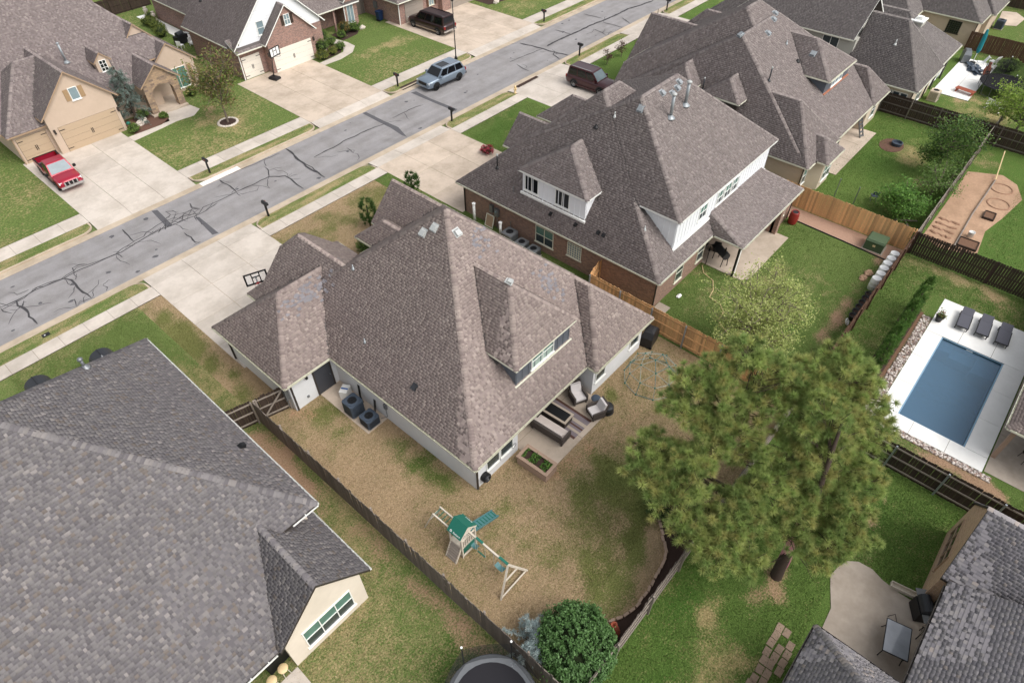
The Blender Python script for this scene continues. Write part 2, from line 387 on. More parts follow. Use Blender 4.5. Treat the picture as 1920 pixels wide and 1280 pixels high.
# ------------------------------------------------------------ ground, lawns
PX0, PX1, PY0, PY1 = 29.75, 37.5, -4.8, -1.35       # the pool basin is cut out of the ground
g = MB().box(-600, PX0, -500, 700, -3.0, -0.17).box(PX1, 700, -500, 700, -3.0, -0.17).box(PX0, PX1, -500, PY0, -3.0, -0.17).box(PX0, PX1, PY1, 700, -3.0, -0.17)
gme = struct('ground', g, plain('field', (104,118,70), 1.0, var=0.3, scale=2, bmp=0.4))
def lawn(name, x0, x1, y0, y1, mat, dry, dirt=0.0, lush=0.4, blobs=(), step=0.3, z=0.0, holes=(), blades=0, area=None):
    """blobs: (x, y, rx, ry, channel, amount)"""
    nx = max(2, int((x1-x0)/step)+1); ny = max(2, int((y1-y0)/step)+1)
    X, Y = np.meshgrid(np.linspace(x0,x1,nx), np.linspace(y0,y1,ny), indexing='ij')
    c = np.zeros((nx,ny,3)); c[...,0] = dry; c[...,1] = dirt; c[...,2] = lush
    big = np.array([[mnoise.noise((x*0.16, y*0.16, 3.1)) for y in Y[0]] for x in X[:,0]])
    c[...,0] += big*0.3; c[...,2] += big*0.4
    fuz = np.array([[mnoise.noise((x*0.9, y*0.9, 7.7)) for y in Y[0]] for x in X[:,0]]) if blobs else 0
    for bx, by, rx, ry, ch, am in blobs:
        d = np.sqrt(((X-bx)/rx)**2 + ((Y-by)/ry)**2) + fuz*0.9; w = np.clip(1.45-d, 0, 1)**1.5; c[...,ch] += am*w
    i = np.arange(nx*ny).reshape(nx,ny)
    cx = (X[:-1,:-1]+X[1:,1:])/2; cy = (Y[:-1,:-1]+Y[1:,1:])/2; keep = np.ones(cx.shape, bool)
    for hx0, hx1, hy0, hy1 in holes: keep &= ~((cx > hx0)&(cx < hx1)&(cy > hy0)&(cy < hy1))
    f = np.stack([i[:-1,:-1], i[1:,:-1], i[1:,1:], i[:-1,1:]], -1)[keep].reshape(-1,4)
    V = np.stack([X.ravel(), Y.ravel(), np.full(nx*ny, z)], -1)
    o = npmesh(name, mat, V, f.ravel(), np.full(len(f), 4), np.clip(c, 0, 1).reshape(-1,3)); o['kind'] = 'structure'
    if blades: grass_blades(mat, area or (x0,x1,y0,y1), blades, c, (x0,x1,y0,y1))
    return o
BUILT = [(-16,4.5,12.5,30),(11.4,24.7,12.5,28),(8.5,13,23.2,29.5),(14.5,20,10.4,15.2),(28,42.8,13.1,30),(34.2,40.6,9.8,13.2),(42.5,44.6,3,12),(9.6,17.2,3,5),(28.3,41.2,-12,.3),(20.1,24.3,-16,-5.5),(3.5,14.4,-16,-2.8),(14.7,20,-9,-2.5),(10,11.4,19.1,23.3),(8.35,16.65,28,38),(31,39.3,.2,1.2),(27.7,36.15,29,38),(45,53.4,29,38),(33.7,37.8,28,30.9),(39,43.3,28,31.9)]
def grass_blades(mat, ar, dens, c, full):
    """real blades standing on the lawn, sharing its material and its dry / bare / lush shares"""
    ax0, ax1, ay0, ay1 = ar; n = int((ax1-ax0)*(ay1-ay0)*dens); nx, ny = c.shape[:2]
    x = rng.uniform(ax0,ax1,n); y = rng.uniform(ay0,ay1,n); keep = np.ones(n, bool)
    for a,b_,d,e in BUILT: keep &= ~((x > a)&(x < b_)&(y > d)&(y < e))
    x, y = x[keep], y[keep]; i = ((x-full[0])/(full[1]-full[0])*(nx-1)).astype(int); j = ((y-full[2])/(full[3]-full[2])*(ny-1)).astype(int); cc = np.clip(c[i,j],0,1)
    k = rng.random(len(x)) > cc[:,1]*.8; x, y, cc = x[k], y[k], cc[k]; n = len(x)
    a = rng.uniform(0,6.283,n); w = rng.uniform(.012,.022,n); h = rng.uniform(.03,.085,n)*(1-.35*cc[:,0]); lx, ly = rng.normal(0,.04,n), rng.normal(0,.04,n)
    V = np.stack([np.stack([x-w*np.cos(a), y-w*np.sin(a), np.zeros(n)],-1), np.stack([x+w*np.cos(a), y+w*np.sin(a), np.zeros(n)],-1), np.stack([x+lx, y+ly, h],-1)], 1).reshape(-1,3)
    o = npmesh('grass', mat, V, np.arange(3*n), np.full(n,3), np.repeat(cc,3,0)); o['kind'] = 'stuff'; tag(o, 'short grass blades standing on the lawn', 'grass')
lawn('lawn', -22, 6.8, 3.0, 37.85, 'lawn', 0.42, 0.02, 0.45, blades=330, area=(-1,6.7,3.1,37.8), blobs=[(5.7,22,1.6,3.5,1,0.55),(6.0,14,0.6,9,1,0.28),(6.2,8.5,0.5,6,1,0.3),(5.0,7.5,1.6,1.2,2,0.7),(5,34,3,3,0,-0.1),(3,36,6,1.2,0,-0.2)])
lawn('lawn', 6.8, 26.3, 3.05, 37.85, 'lawn_dormant', 0.72, 0.06, 0.35, blades=330, blobs=[
    (9.4,18.5,1.6,3.4,0,-0.22),(10.6,15.8,0.9,1.6,0,-0.42),(10.6,15.8,0.9,1.6,2,0.6),(9.6,21.5,1.6,1.2,0,-0.25),(8.3,23,0.8,0.8,1,0.4),(14,7,3.2,2.4,0,-0.33),(12.6,5,2.4,1.4,0,-0.36),(15.2,8.6,2.2,1.4,0,-0.12),
    (15.6,9.9,2.0,0.5,1,0.34),(19.5,9.2,2.0,0.7,1,0.2),(20.6,10.9,0.6,0.6,0,-0.6),(17.2,7.4,1.0,1.6,0,-0.55),(18,5.6,2,2,2,0.5),(16,6.3,1.2,1.2,0,-0.4),(11.5,10.7,1.6,0.9,0,-0.2),(13.6,12.0,1.4,0.4,0,-0.2),(23,9.5,1.4,1.4,1,0.16),
    (7.2,32.5,0.8,5,0,-0.5),(8.0,27.5,0.9,4.5,0,0.12),(7.3,26,0.7,2.5,0,-0.3),(18.5,35.5,3,2,0,-0.25),(24,36,4,1.6,0,-0.28),(21,34,3,2.2,0,0.0),(9.2,6.2,1.5,2.2,1,0.05)])
lawn('lawn', 26.3, 44.6, 3.05, 37.85, 'lawn', 0.22, 0.02, 0.6, blades=200, blobs=[(30,11,3,1,0,0.15),(36,8.6,2.2,1.0,0,0.22),(43,4.2,1.4,0.8,1,0.5),(39,4.1,4,0.5,1,0.35),(34,3.9,3,0.6,1,0.55),(38.5,7,3,1.5,0,0.14),(36,11.5,1.0,0.6,1,0.4),(40,36.2,6,1.6,0,-0.15),(27,22,0.8,8,1,0.6),(33.4,12.6,1,0.5,1,0.3),(39,35,5,2,2,0.3)])
lawn('lawn', 44.6, 63.8, 3.05, 37.85, 'lawn_lush', 0.18, 0.02, 0.5, blades=140, area=(44.7,63.7,3.1,11.4), blobs=[(57.5,7.2,2.4,1.3,0,0.42),(54,5.2,1.0,0.7,1,0.4),(52.5,5.8,0.8,0.5,1,0.3),(46.5,4.2,1.6,0.8,1,0.5),(55,8,3,2,2,0.3),(49,8,2,2,0,0.14)], step=0.4)
lawn('lawn', 63.8, 83.8, -25, 37.85, 'lawn_lush', 0.22, 0.03, 0.6, [(71,6.6,1.6,0.7,1,0.5),(68,6,3,1.6,0,0.3),(70,3.5,4,1,0,0.25),(67,4.5,2,0.8,1,0.2)], step=0.5)
lawn('lawn', 83.8, 125, -25, 37.85, 'lawn', 0.3, 0, 0.7, step=0.8)
lawn('lawn', -30, 26.9, -30, 2.95, 'lawn_lush', 0.2, 0.0, 0.6, blades=330, area=(8,26.8,-6,2.9), blobs=[(13.6,0.9,1.4,0.5,0,0.35),(11.2,-0.3,2.4,1.2,0,0.4),(9.6,0.6,1.5,1.2,2,0.5),(16.8,-0.6,1.3,0.7,1,0.65),(15.4,-0.2,1.3,0.8,1,0.25),(22.7,-1.8,0.9,0.35,1,0.75),(22.3,-2.5,0.5,0.6,1,0.6),(24,-2.8,0.5,0.3,1,0.6),(19.5,-2.0,1.5,0.7,1,0.25),(19.5,-3.2,1.6,0.6,1,0.25),(13.5,1.9,1.4,0.6,2,0.6),(24,-1.5,2,1.5,2,0.4)])
lawn('lawn', 26.9, 44.3, -30, 3.0, 'lawn', 0.22, 0.0, 0.75, blades=220, area=(27,44.2,-8,2.95), blobs=[(28,-2.5,0.6,3.5,1,0.35),(28,-5.5,0.7,1.6,1,0.7),(43,-2.8,1.2,2,1,0.35),(43.6,-1.5,0.5,4,0,0.4)], holes=[(29.2,38.2,-5.4,-.8)])
lawn('lawn', 44.3, 63.8, -30, 3.0, 'lawn_lush', 0.15, 0.0, 0.6, blades=110, area=(44.5,63,-5,-.9), blobs=[(60,2.2,3,1.2,1,0.4)], step=0.4)
lawn('lawn', -40, 28.6, 51.05, 110, 'lawn_far', 0.3, 0.0, 0.5, [(24,55.5,2.2,2.2,0,0.3),(22.8,58,2.5,1.0,1,0.3),(25,58.6,2,0.7,1,0.3),(21,57,2,2,0,0.1),(5,56,4,2,0,0.12),(33,80,3,3,0,-0.2)], step=0.5)
lawn('lawn', 28.6, 48.6, 51.05, 110, 'lawn_far', 0.26, 0.0, 0.55, [(42.5,57.5,3,1.0,0,0.25),(46.5,57,2.5,1.5,0,0.3),(44,60,3,1.5,0,-0.1)], step=0.5)
lawn('lawn', 48.6, 130, 51.05, 110, 'lawn_far', 0.3, 0.0, 0.6, [(63,54,4,2,0,0.2)], step=0.6)

# ------------------------------------------------------------ street, kerbs, verges, walks
ZR = -0.12
m, t, b = MATS['asphalt'], MATS['asphalt'].node_tree, MATS['asphalt'].node_tree.nodes['Principled BSDF']     # wheel tracks worn along the street
mp = N(t, 'ShaderNodeMapping'); mp.inputs['Scale'].default_value = (.045, 1.1, 1); t.links.new(pos(t), mp.inputs['Vector']); src = b.inputs['Base Color'].links[0].from_socket
t.links.new(gain(t, gain(t, src, noise(t, 1.0, 4, .6, mp.outputs[0]), .7, 1.3), noise(t, .35, 5, .7), .84, 1.16), b.inputs['Base Color'])
road = struct('road', MB().box(-80, 160, 41.0, 47.55, ZR-0.04, ZR), 'asphalt')
gut = struct('gutter', MB().box(-80, 160, 40.35, 40.995, ZR-0.04, ZR+0.012).box(-80, 160, 47.555, 48.2, ZR-0.04, ZR+0.012), 'kerb')
CRACKS = [
(0.09, [(0.99,44.68),(1.94,44.62),(3.2,44.75),(3.74,44.67),(4.94,44.52),(5.7,44.63),(6.83,44.47),(7.84,44.5),(8.77,44.33),(9.91,44.55),(10.9,44.68),(11.92,44.8),(12.65,44.62),(13.74,44.54),(14.5,44.36),(15.39,44.38),(16.53,44.66)]),
(0.06, [(0.85,44.29),(1.54,44.43),(2.35,44.54),(3.39,44.94),(3.93,44.86),(4.75,44.61),(5.66,44.82),(5.99,45.02),(6.59,44.75),(7.38,44.58),(8.43,44.42),(9.09,44.73),(10.06,44.85),(10.73,44.87),(11.03,45.18),(11.97,45.41),(12.59,45.54),(13.33,45.35),(13.54,44.95),(14.15,45.28),(14.95,45.41),(15.18,44.79)]),
(0.13, [(1.94,44.62),(1.81,44.0),(1.97,43.56),(1.99,42.78),(1.9,42.39),(1.96,41.34)]),
(0.08, [(2.24,44.27),(2.04,43.74),(1.74,44.08)]),
(0.07, [(0.96,44.59),(1.02,44.15),(1.32,43.55)]),
(0.06, [(2.18,45.26),(2.56,45.09),(2.93,45.06)]),
(0.12, [(4.94,44.52),(5.18,43.97),(5.21,43.24),(5.13,42.53),(5.24,41.73),(5.24,41.21)]),
(0.07, [(5.7,44.35),(5.45,43.79),(5.18,43.97)]),
(0.09, [(4.48,41.96),(4.29,41.14)]),
(0.06, [(6.34,41.81),(6.45,41.41),(6.24,41.11)]),
(0.09, [(10.13,46.87),(10.03,45.85),(9.93,44.85)]),
(0.07, [(8.43,44.42),(8.62,44.04),(8.53,43.7)]),
(0.08, [(12.89,43.03),(12.84,41.48),(13.09,41.19),(12.54,41.2)]),
(0.07, [(13.3,46.61),(13.39,45.98),(13.13,45.76),(12.7,45.75)]),
(0.07, [(15.09,46.15),(14.93,45.62),(15.16,44.99)]),
(0.06, [(10.9,44.68),(11.47,44.99),(11.18,44.68),(12.03,45.01),(11.62,44.49),(12.51,45.12),(12.18,44.51),(12.88,45.03)]),
(0.06, [(12.99,45.24),(13.22,44.63),(13.65,44.64),(14.06,45.38),(14.21,44.86),(14.74,45.3),(14.62,44.56)]),
(0.06, [(9.1,44.49),(9.48,44.74),(9.64,44.4),(9.96,44.65)]),
(0.06, [(5.66,44.54),(5.74,45.15),(6.18,45.18),(6.64,44.85)]),
(0.06, [(12.77,44.83),(13.75,45.07),(14.87,44.47),(15.42,44.9),(16.59,44.83),(17.85,44.86),(18.33,44.87)]),
(0.10, [(18.33,44.87),(19.56,44.8),(20.4,44.82),(21.25,44.84),(21.81,44.18),(22.18,43.97),(22.14,43.2),(22.02,42.54),(21.95,41.26)]),
(0.08, [(21.87,46.39),(21.74,45.7),(21.25,44.84)]),
(0.08, [(18.32,47.43),(18.38,45.97),(18.26,44.76)]),
(0.06, [(15.06,46.22),(14.84,45.57),(15.12,44.9)]),
(0.06, [(22.79,43.87),(22.24,43.69)]),
(0.14, [(24.67,47.52),(24.63,46.45),(24.33,45.03),(24.06,43.43),(24.12,42.32),(24.09,41.34)]),
(0.08, [(24.71,46.57),(24.31,45.49),(24.27,44.46),(24.33,43.32),(24.13,42.11)]),
(0.09, [(25.37,44.48),(26.59,44.62),(27.45,44.52),(28.62,44.78),(29.92,44.69),(31.35,44.72),(32.4,44.5),(33.14,44.39)]),
(0.06, [(28.15,43.71),(28.12,43.07),(27.98,42.55)]),
(0.05, [(20.17,47.53),(21.23,47.35),(22.56,47.3),(23.94,47.25)]),
(0.06, [(34.23,44.66),(35.56,44.69),(36.69,44.71),(37.83,44.47)]),
(0.16, [(54.52,46.93),(54.79,45.67),(55.02,44.18),(55.03,42.96),(55.3,41.76),(55.36,40.8)]),
(0.20, [(55.79,44.19),(57.26,44.34),(59.81,44.25),(61.31,44.14),(63.6,44.17),(65.59,43.93),(67.83,43.82),(70.65,43.85),(72.29,43.45),(74.97,43.05)]),
(0.10, [(59.91,46.45),(60.05,45.28),(60.08,44.25)]),
(0.07, [(50.15,44.59),(51.95,44.5),(53.64,44.29),(55.02,44.18)]),
(0.10, [(55.24,42.72),(54.54,42.36),(54.25,41.52),(54.01,40.94)]),
(0.06, [(50.24,43.64),(49.82,42.47),(49.81,41.67)]),
(0.06, [(62.92,43.25),(62.7,41.85),(62.33,40.97)]),
(0.08, [(65.82,46.9),(66.05,45.54),(66.15,44.33)]),
(0.08, [(65.22,43.66),(65.4,41.71),(65.44,40.3)]),
(0.07, [(67.81,42.75),(67.11,41.44),(66.88,40.67)]),
]
PATCHES = [
[(12.66,47.53),(13.02,47.28),(12.79,44.62),(12.38,44.76)],
[(14.39,44.3),(14.61,44.05),(14.49,41.17),(14.08,41.32)],
[(33.03,47.62),(33.41,47.44),(33.37,44.89),(33.44,43.04),(32.77,41.14),(32.68,41.73),(32.91,43.4),(32.94,45.38)],
[(38.75,47.2),(39.29,47.03),(39.15,44.89),(39.27,41.43),(38.82,41.69),(38.77,44.49)],
]
def ribbon(mb, pts, w, z):
    """hand-poured strip of sealant with an uneven width along a jittered line"""
    P_ = []
    for a, b_ in zip(pts[:-1], pts[1:]):
        L_ = math.dist(a, b_); n = max(1, int(L_/0.35))
        for k in range(n): P_.append((a[0]+(b_[0]-a[0])*k/n, a[1]+(b_[1]-a[1])*k/n))
    P_.append(pts[-1]); n = len(P_); o = len(mb.v)
    for i, p in enumerate(P_):
        q0, q1 = P_[max(i-1,0)], P_[min(i+1,n-1)]; d = Vector((q1[0]-q0[0], q1[1]-q0[1])); d = d.normalized() if d.length else Vector((1,0))
        jx, jy = mnoise.noise((p[0]*1.9,p[1]*1.9,0.3))*0.09, mnoise.noise((p[0]*1.9,p[1]*1.9,9.3))*0.09
        ww = w*(0.62+0.75*abs(mnoise.noise((p[0]*1.3,p[1]*1.3,5.0)))+0.25*random.random())/2
        if i in (0, n-1): ww *= 0.4
        x, y = p[0]+jx, p[1]+jy
        mb.v += [(x-d.y*ww, y+d.x*ww, z), (x+d.y*ww, y-d.x*ww, z)]
    for i in range(n-1): mb.f.append((o+2*i, o+2*i+1, o+2*i+3, o+2*i+2))
for i, (w, p) in enumerate(CRACKS):
    mb = MB(); ribbon(mb, [(x, min(max(y, 41.05), 47.5)) for x, y in p], w*1.2, ZR+0.004+0.0007*i); part('crack_seal', mb, 'tar', road)
random.seed(31)
for k in range(70):      # fine unsealed cracks beside the sealed ones
    w, p = random.choice(CRACKS); x, y = random.choice(p); a = random.uniform(0,6.28); L_ = random.uniform(.5,2.2); q = [(x,y)]
    for j in range(4): a += random.gauss(0,.5); q.append((q[-1][0]+L_/4*math.cos(a), q[-1][1]+L_/4*math.sin(a)))
    mb = MB(); ribbon(mb, [(u, min(max(v,41.05),47.5)) for u, v in q], .05, ZR+0.05*0+0.0035); part('crack', mb, 'tar', road)
for k in range(36):      # small dark spots and scuffs
    x, y, r_ = random.uniform(0,70), random.uniform(41.2,47.3), random.uniform(.06,.22); mb = MB().add([(x+r_*random.uniform(.6,1.3)*math.cos(6.283*j/9), y+r_*random.uniform(.5,1.0)*math.sin(6.283*j/9), ZR+.0025) for j in range(9)], [tuple(range(9))]); part('oil_spot', mb, 'patch', road)
for p in PATCHES:
    mb = MB(); mb.add([(x, min(max(y, 41.05), 47.5), ZR+0.003) for x, y in p], [tuple(range(len(p)))]); part('asphalt_patch', mb, 'patch', road)

def slabs(name, x0, x1, y0, y1, sx, sy, mat, z=0.012, joint=0.02, base=True, zs=None):
    """a paved rectangle: a joint bed with one slab per bay; zs = (z at y0, z at y1) for a sloping apron"""
    nx = max(1, round((x1-x0)/sx)); ny = max(1, round((y1-y0)/sy)); dx = (x1-x0)/nx; dy = (y1-y0)/ny
    za, zb = zs or (z, z)
    bed = MB().add([(x0+.01,y0+.01,za-0.1),(x1-.01,y0+.01,za-0.1),(x1-.01,y1-.01,zb-0.1),(x0+.01,y1-.01,zb-0.1),(x0+.01,y0+.01,za-0.018),(x1-.01,y0+.01,za-0.018),(x1-.01,y1-.01,zb-0.018),(x0+.01,y1-.01,zb-0.018)],
                  [(3,2,1,0),(4,5,6,7),(0,1,5,4),(1,2,6,5),(2,3,7,6),(3,0,4,7)])
    o = struct(name, bed, 'joint')
    for i in range(nx):
        for j in range(ny):
            a0, a1 = x0+i*dx+joint/2, x0+(i+1)*dx-joint/2; b0, b1 = y0+j*dy+joint/2, y0+(j+1)*dy-joint/2
            h = lambda yy: za+(zb-za)*(yy-y0)/(y1-y0)
            q = random.uniform(-0.002, 0.002)
            mb = MB().add([(a0,b0,h(b0)-0.09),(a1,b0,h(b0)-0.09),(a1,b1,h(b1)-0.09),(a0,b1,h(b1)-0.09),(a0,b0,h(b0)+q),(a1,b0,h(b0)+q),(a1,b1,h(b1)+q),(a0,b1,h(b1)+q)],
                          [(3,2,1,0),(4,5,6,7),(0,1,5,4),(1,2,6,5),(2,3,7,6),(3,0,4,7)])
            part('slab', mb, mat, o)
    return o
# driveways: (x0, x1, y from, y to) ; near side runs down to the gutter at y 40.4, far side at 48.2
DR_N = [(8.35,16.65,28.2), (27.75,36.1,29.5), (45.1,53.3,29.2), (63.9,72.0,30.0)]
DR_F = [(8.9,16.75,61.6), (28.75,37.05,61.3), (48.8,59.6,62.5)]
for x0, x1, ye in DR_N:
    slabs('driveway', x0, x1, ye, 39.1, 2.75, 3.0, 'concrete' if x0 != 27.75 else 'concrete_tan')
    slabs('driveway_apron', x0, x1, 39.1, 40.4, 2.75, 2, 'concrete', zs=(0.012, ZR+0.016))
for x0, x1, ye in DR_F:
    slabs('driveway', x0, x1, 49.4, ye, 2.75, 3.0, 'concrete' if x0 < 20 else 'concrete_tan')
    slabs('driveway_apron', x0, x1, 48.15, 49.4, 2.75, 2, 'concrete', zs=(ZR+0.016, 0.012))
def between(drives, lo, hi):
    e = [lo]
    for d in drives: e += [d[0], d[1]]
    e.append(hi); return [(e[i], e[i+1]) for i in range(0, len(e), 2)]
def verge(x0, x1, yk, yi, sgn):
    """grass strip between walk (yi) and kerb (yk) with rounded ends, and the concrete kerb bent round it"""
    r = 0.95; pts = []
    for k in range(9):
        a = math.pi/2*k/8; pts.append((x0+0.06+r-r*math.cos(a), yk-sgn*(r-r*math.sin(a))))
    for k in range(9):
        a = math.pi/2*k/8; pts.append((x1-0.06-r+r*math.sin(a), yk-sgn*(r-r*math.cos(a))))
    ring = [(x0+0.06, yi)] + pts + [(x1-0.06, yi)]
    n = len(ring); inner = [(min(max(p[0], x0+0.2), x1-0.2), p[1]-sgn*0.13 if abs(p[1]-yi) > 0.15 else p[1]) for p in ring]
    st = max(2, int((x1-x0)/0.4)); xs = np.linspace(x0+0.2, x1-0.2, st); V = []; Fc = []; C_ = []
    def ymax(x):
        d = min(x-(x0+0.06), (x1-0.06)-x); return yk-sgn*0.13 if d >= r else yk-sgn*(0.13+r-math.sqrt(max(r*r-(r-d)**2, 0)))
    for i, x in enumerate(xs):
        for k in range(5):
            V.append((x, yi+(ymax(x)-yi)*k/4, 0.004)); C_.append((0.45+0.4*mnoise.noise((x*.4, k*.8, 1.7)), 0.02, 0.45+0.4*mnoise.noise((x*.3, k, 8))))
    for i in range(st-1):
        for k in range(4):
            q = [i*5+k, (i+1)*5+k, (i+1)*5+k+1, i*5+k+1]; Fc += q if sgn > 0 else q[::-1]
    o = npmesh('grass_verge', 'lawn', np.array(V), Fc, np.full((st-1)*4, 4), np.clip(np.array(C_),0,1)); o['kind'] = 'structure'
    mb = MB()
    for i in range(n-1):
        a, b_ = ring[i], ring[i+1]; c_, d_ = inner[i], inner[i+1]
        mb.add([(*a,ZR),(*b_,ZR),(*b_,-0.01),(*a,-0.01),(*c_,0.012),(*d_,0.012),(*d_,ZR),(*c_,ZR)], [(0,1,2,3) if sgn < 0 else (3,2,1,0),(3,2,5,4) if sgn < 0 else (4,5,2,3),(4,5,6,7) if sgn < 0 else (7,6,5,4)])
    struct('kerb', mb, 'kerb')
for x0, x1 in between(DR_N, -40, 110):
    verge(x0, x1, 40.36, 39.1, 1)
    slabs('sidewalk', x0, x1, 37.9, 39.1, 1.5, 1.5, 'concrete')
for x0, x1 in between(DR_F, -40, 120):
    verge(x0, x1, 48.2, 49.4, -1)
    slabs('sidewalk', x0, x1, 49.4, 51.0, 1.7, 1.7, 'concrete')
# newer white concrete patch at the kerb in front of the mailbox across the street
part('new_kerb_patch', MB().box(17.0, 20.4, 47.6, 48.15, ZR, ZR+0.02), 'concrete_white', bpy.data.objects['kerb.006'] if 'kerb.006' in bpy.data.objects else road)
# storm drains: dark openings under a concrete hood
for x0, y0, s in ((38.6, 48.2, -1), (46.2, 40.36, 1)):
    t_ = thing('storm_drain', 'storm drain inlet with a long dark slot in the %s kerb' % ('far' if s < 0 else 'near'), 'storm drain', (x0+1.5, y0, 0), world=True)
    part('slot', MB().box(x0, x0+3, y0-0.02 if s > 0 else y0-0.06, y0+0.06 if s > 0 else y0+0.02, ZR+0.01, -0.02), 'black', t_)
    part('grate', MB().box(x0, x0+3, y0-0.45 if s > 0 else y0+0.1, y0-0.1 if s > 0 else y0+0.45, 0.008, 0.02), 'mulch', t_)
    part('hood', MB().box(x0-0.1, x0+3.1, y0-0.1 if s > 0 else y0-0.04, y0+0.04 if s > 0 else y0+0.1, -0.02, 0.03), 'kerb', t_)
# ------------------------------------------------------------ houses: roof blocks are the lower envelope of sloping planes over a rectangle
class Blk:
    def __init__(s, x0, x1, y0, y1, z=2.5, W=None, E=None, S=None, N=None, g=True):
        s.g = g; s.x0, s.x1, s.y0, s.y1, s.z = x0, x1, y0, y1, z; s.pl = []; s.eaves = {}
        for k, v in (('W', W), ('E', E), ('S', S), ('N', N)):
            if v is None: continue
            zb, p = v if isinstance(v, tuple) else (z, v)
            a = {'W': (zb-p*x0, p, 0), 'E': (zb+p*x1, -p, 0), 'S': (zb-p*y0, 0, p), 'N': (zb+p*y1, 0, -p)}[k]
            s.pl.append((k, a)); s.eaves[k] = zb
    def h(s, x, y):
        return min(a+b*x+c*y for _, (a,b,c) in s.pl)
    def inside(s, x, y, e=0.0):
        return s.x0-e <= x <= s.x1+e and s.y0-e <= y <= s.y1+e
    def polys(s):
        out = []
        for i, (k, a) in enumerate(s.pl):
            P_ = [(s.x0,s.y0),(s.x1,s.y0),(s.x1,s.y1),(s.x0,s.y1)]
            for j, (_, b) in enumerate(s.pl):
                if j == i: continue
                g = lambda p: (b[0]-a[0]) + (b[1]-a[1])*p[0] + (b[2]-a[2])*p[1]
                Q = []
                for n in range(len(P_)):
                    p, q = P_[n], P_[(n+1)%len(P_)]; gp, gq = g(p), g(q)
                    if gp >= -1e-9: Q.append(p)
                    if (gp > 1e-9 and gq < -1e-9) or (gp < -1e-9 and gq > 1e-9):
                        t_ = gp/(gp-gq); Q.append((p[0]+(q[0]-p[0])*t_, p[1]+(q[1]-p[1])*t_))
                P_ = Q
                if len(P_) < 3: break
            if len(P_) >= 3: out.append((k, a, P_))
        return out
PAL = {   # shingle colours (sRGB) and their weights
 'grey': [((105,101,103),7),((112,108,108),7),((117,113,113),5),((99,95,97),4),((126,121,119),1.6),((136,130,128),0.8),((111,103,98),1.0)],
 'brown': [((140,127,122),5),((134,121,116),5),((146,133,127),5),((152,139,132),2),((128,115,111),4),((158,145,138),0.9)],
 'mauve': [((126,117,114),5),((120,111,108),4),((132,123,120),5),((114,105,103),4),((138,129,125),1.5)],
 'dark': [((118,112,110),5),((112,106,104),4),((124,118,115),3),((106,100,99),3)],
 'far': [((128,118,116),5),((121,111,109),4),((135,125,122),4),((143,133,129),2),((114,104,103),3)],
 'slate': [((134,130,133),5),((127,124,127),4),((140,136,137),4),((144,139,138),2),((152,143,138),0.6),((119,116,120),3)],
}
TABW = (0.1, 0.13, 0.16, 0.2); EXPO = 0.142
TABMESH = {}
def tabmesh(pal, w, tone):   # one full shingle tab
    k = (pal, w, tone)
    if k not in TABMESH:
        me = bpy.data.meshes.new('shingle'); h = 0.022
        me.from_pydata([(0,0,h),(w,0,h),(w,EXPO+.01,.005),(0,EXPO+.01,.005),(0,0,-.004),(w,0,-.004)], [], [(0,1,2,3),(4,5,1,0),(4,0,3),(1,5,2)])
        ca = me.color_attributes.new('Col', 'FLOAT_COLOR', 'POINT'); c = lin(PAL[pal][tone][0]); ca.data.foreach_set('color', [*c,1]*6)
        me.materials.append(MATS['shingle']); TABMESH[k] = me
    return TABMESH[k]
CAMP = np.array((0,0,CAMH))
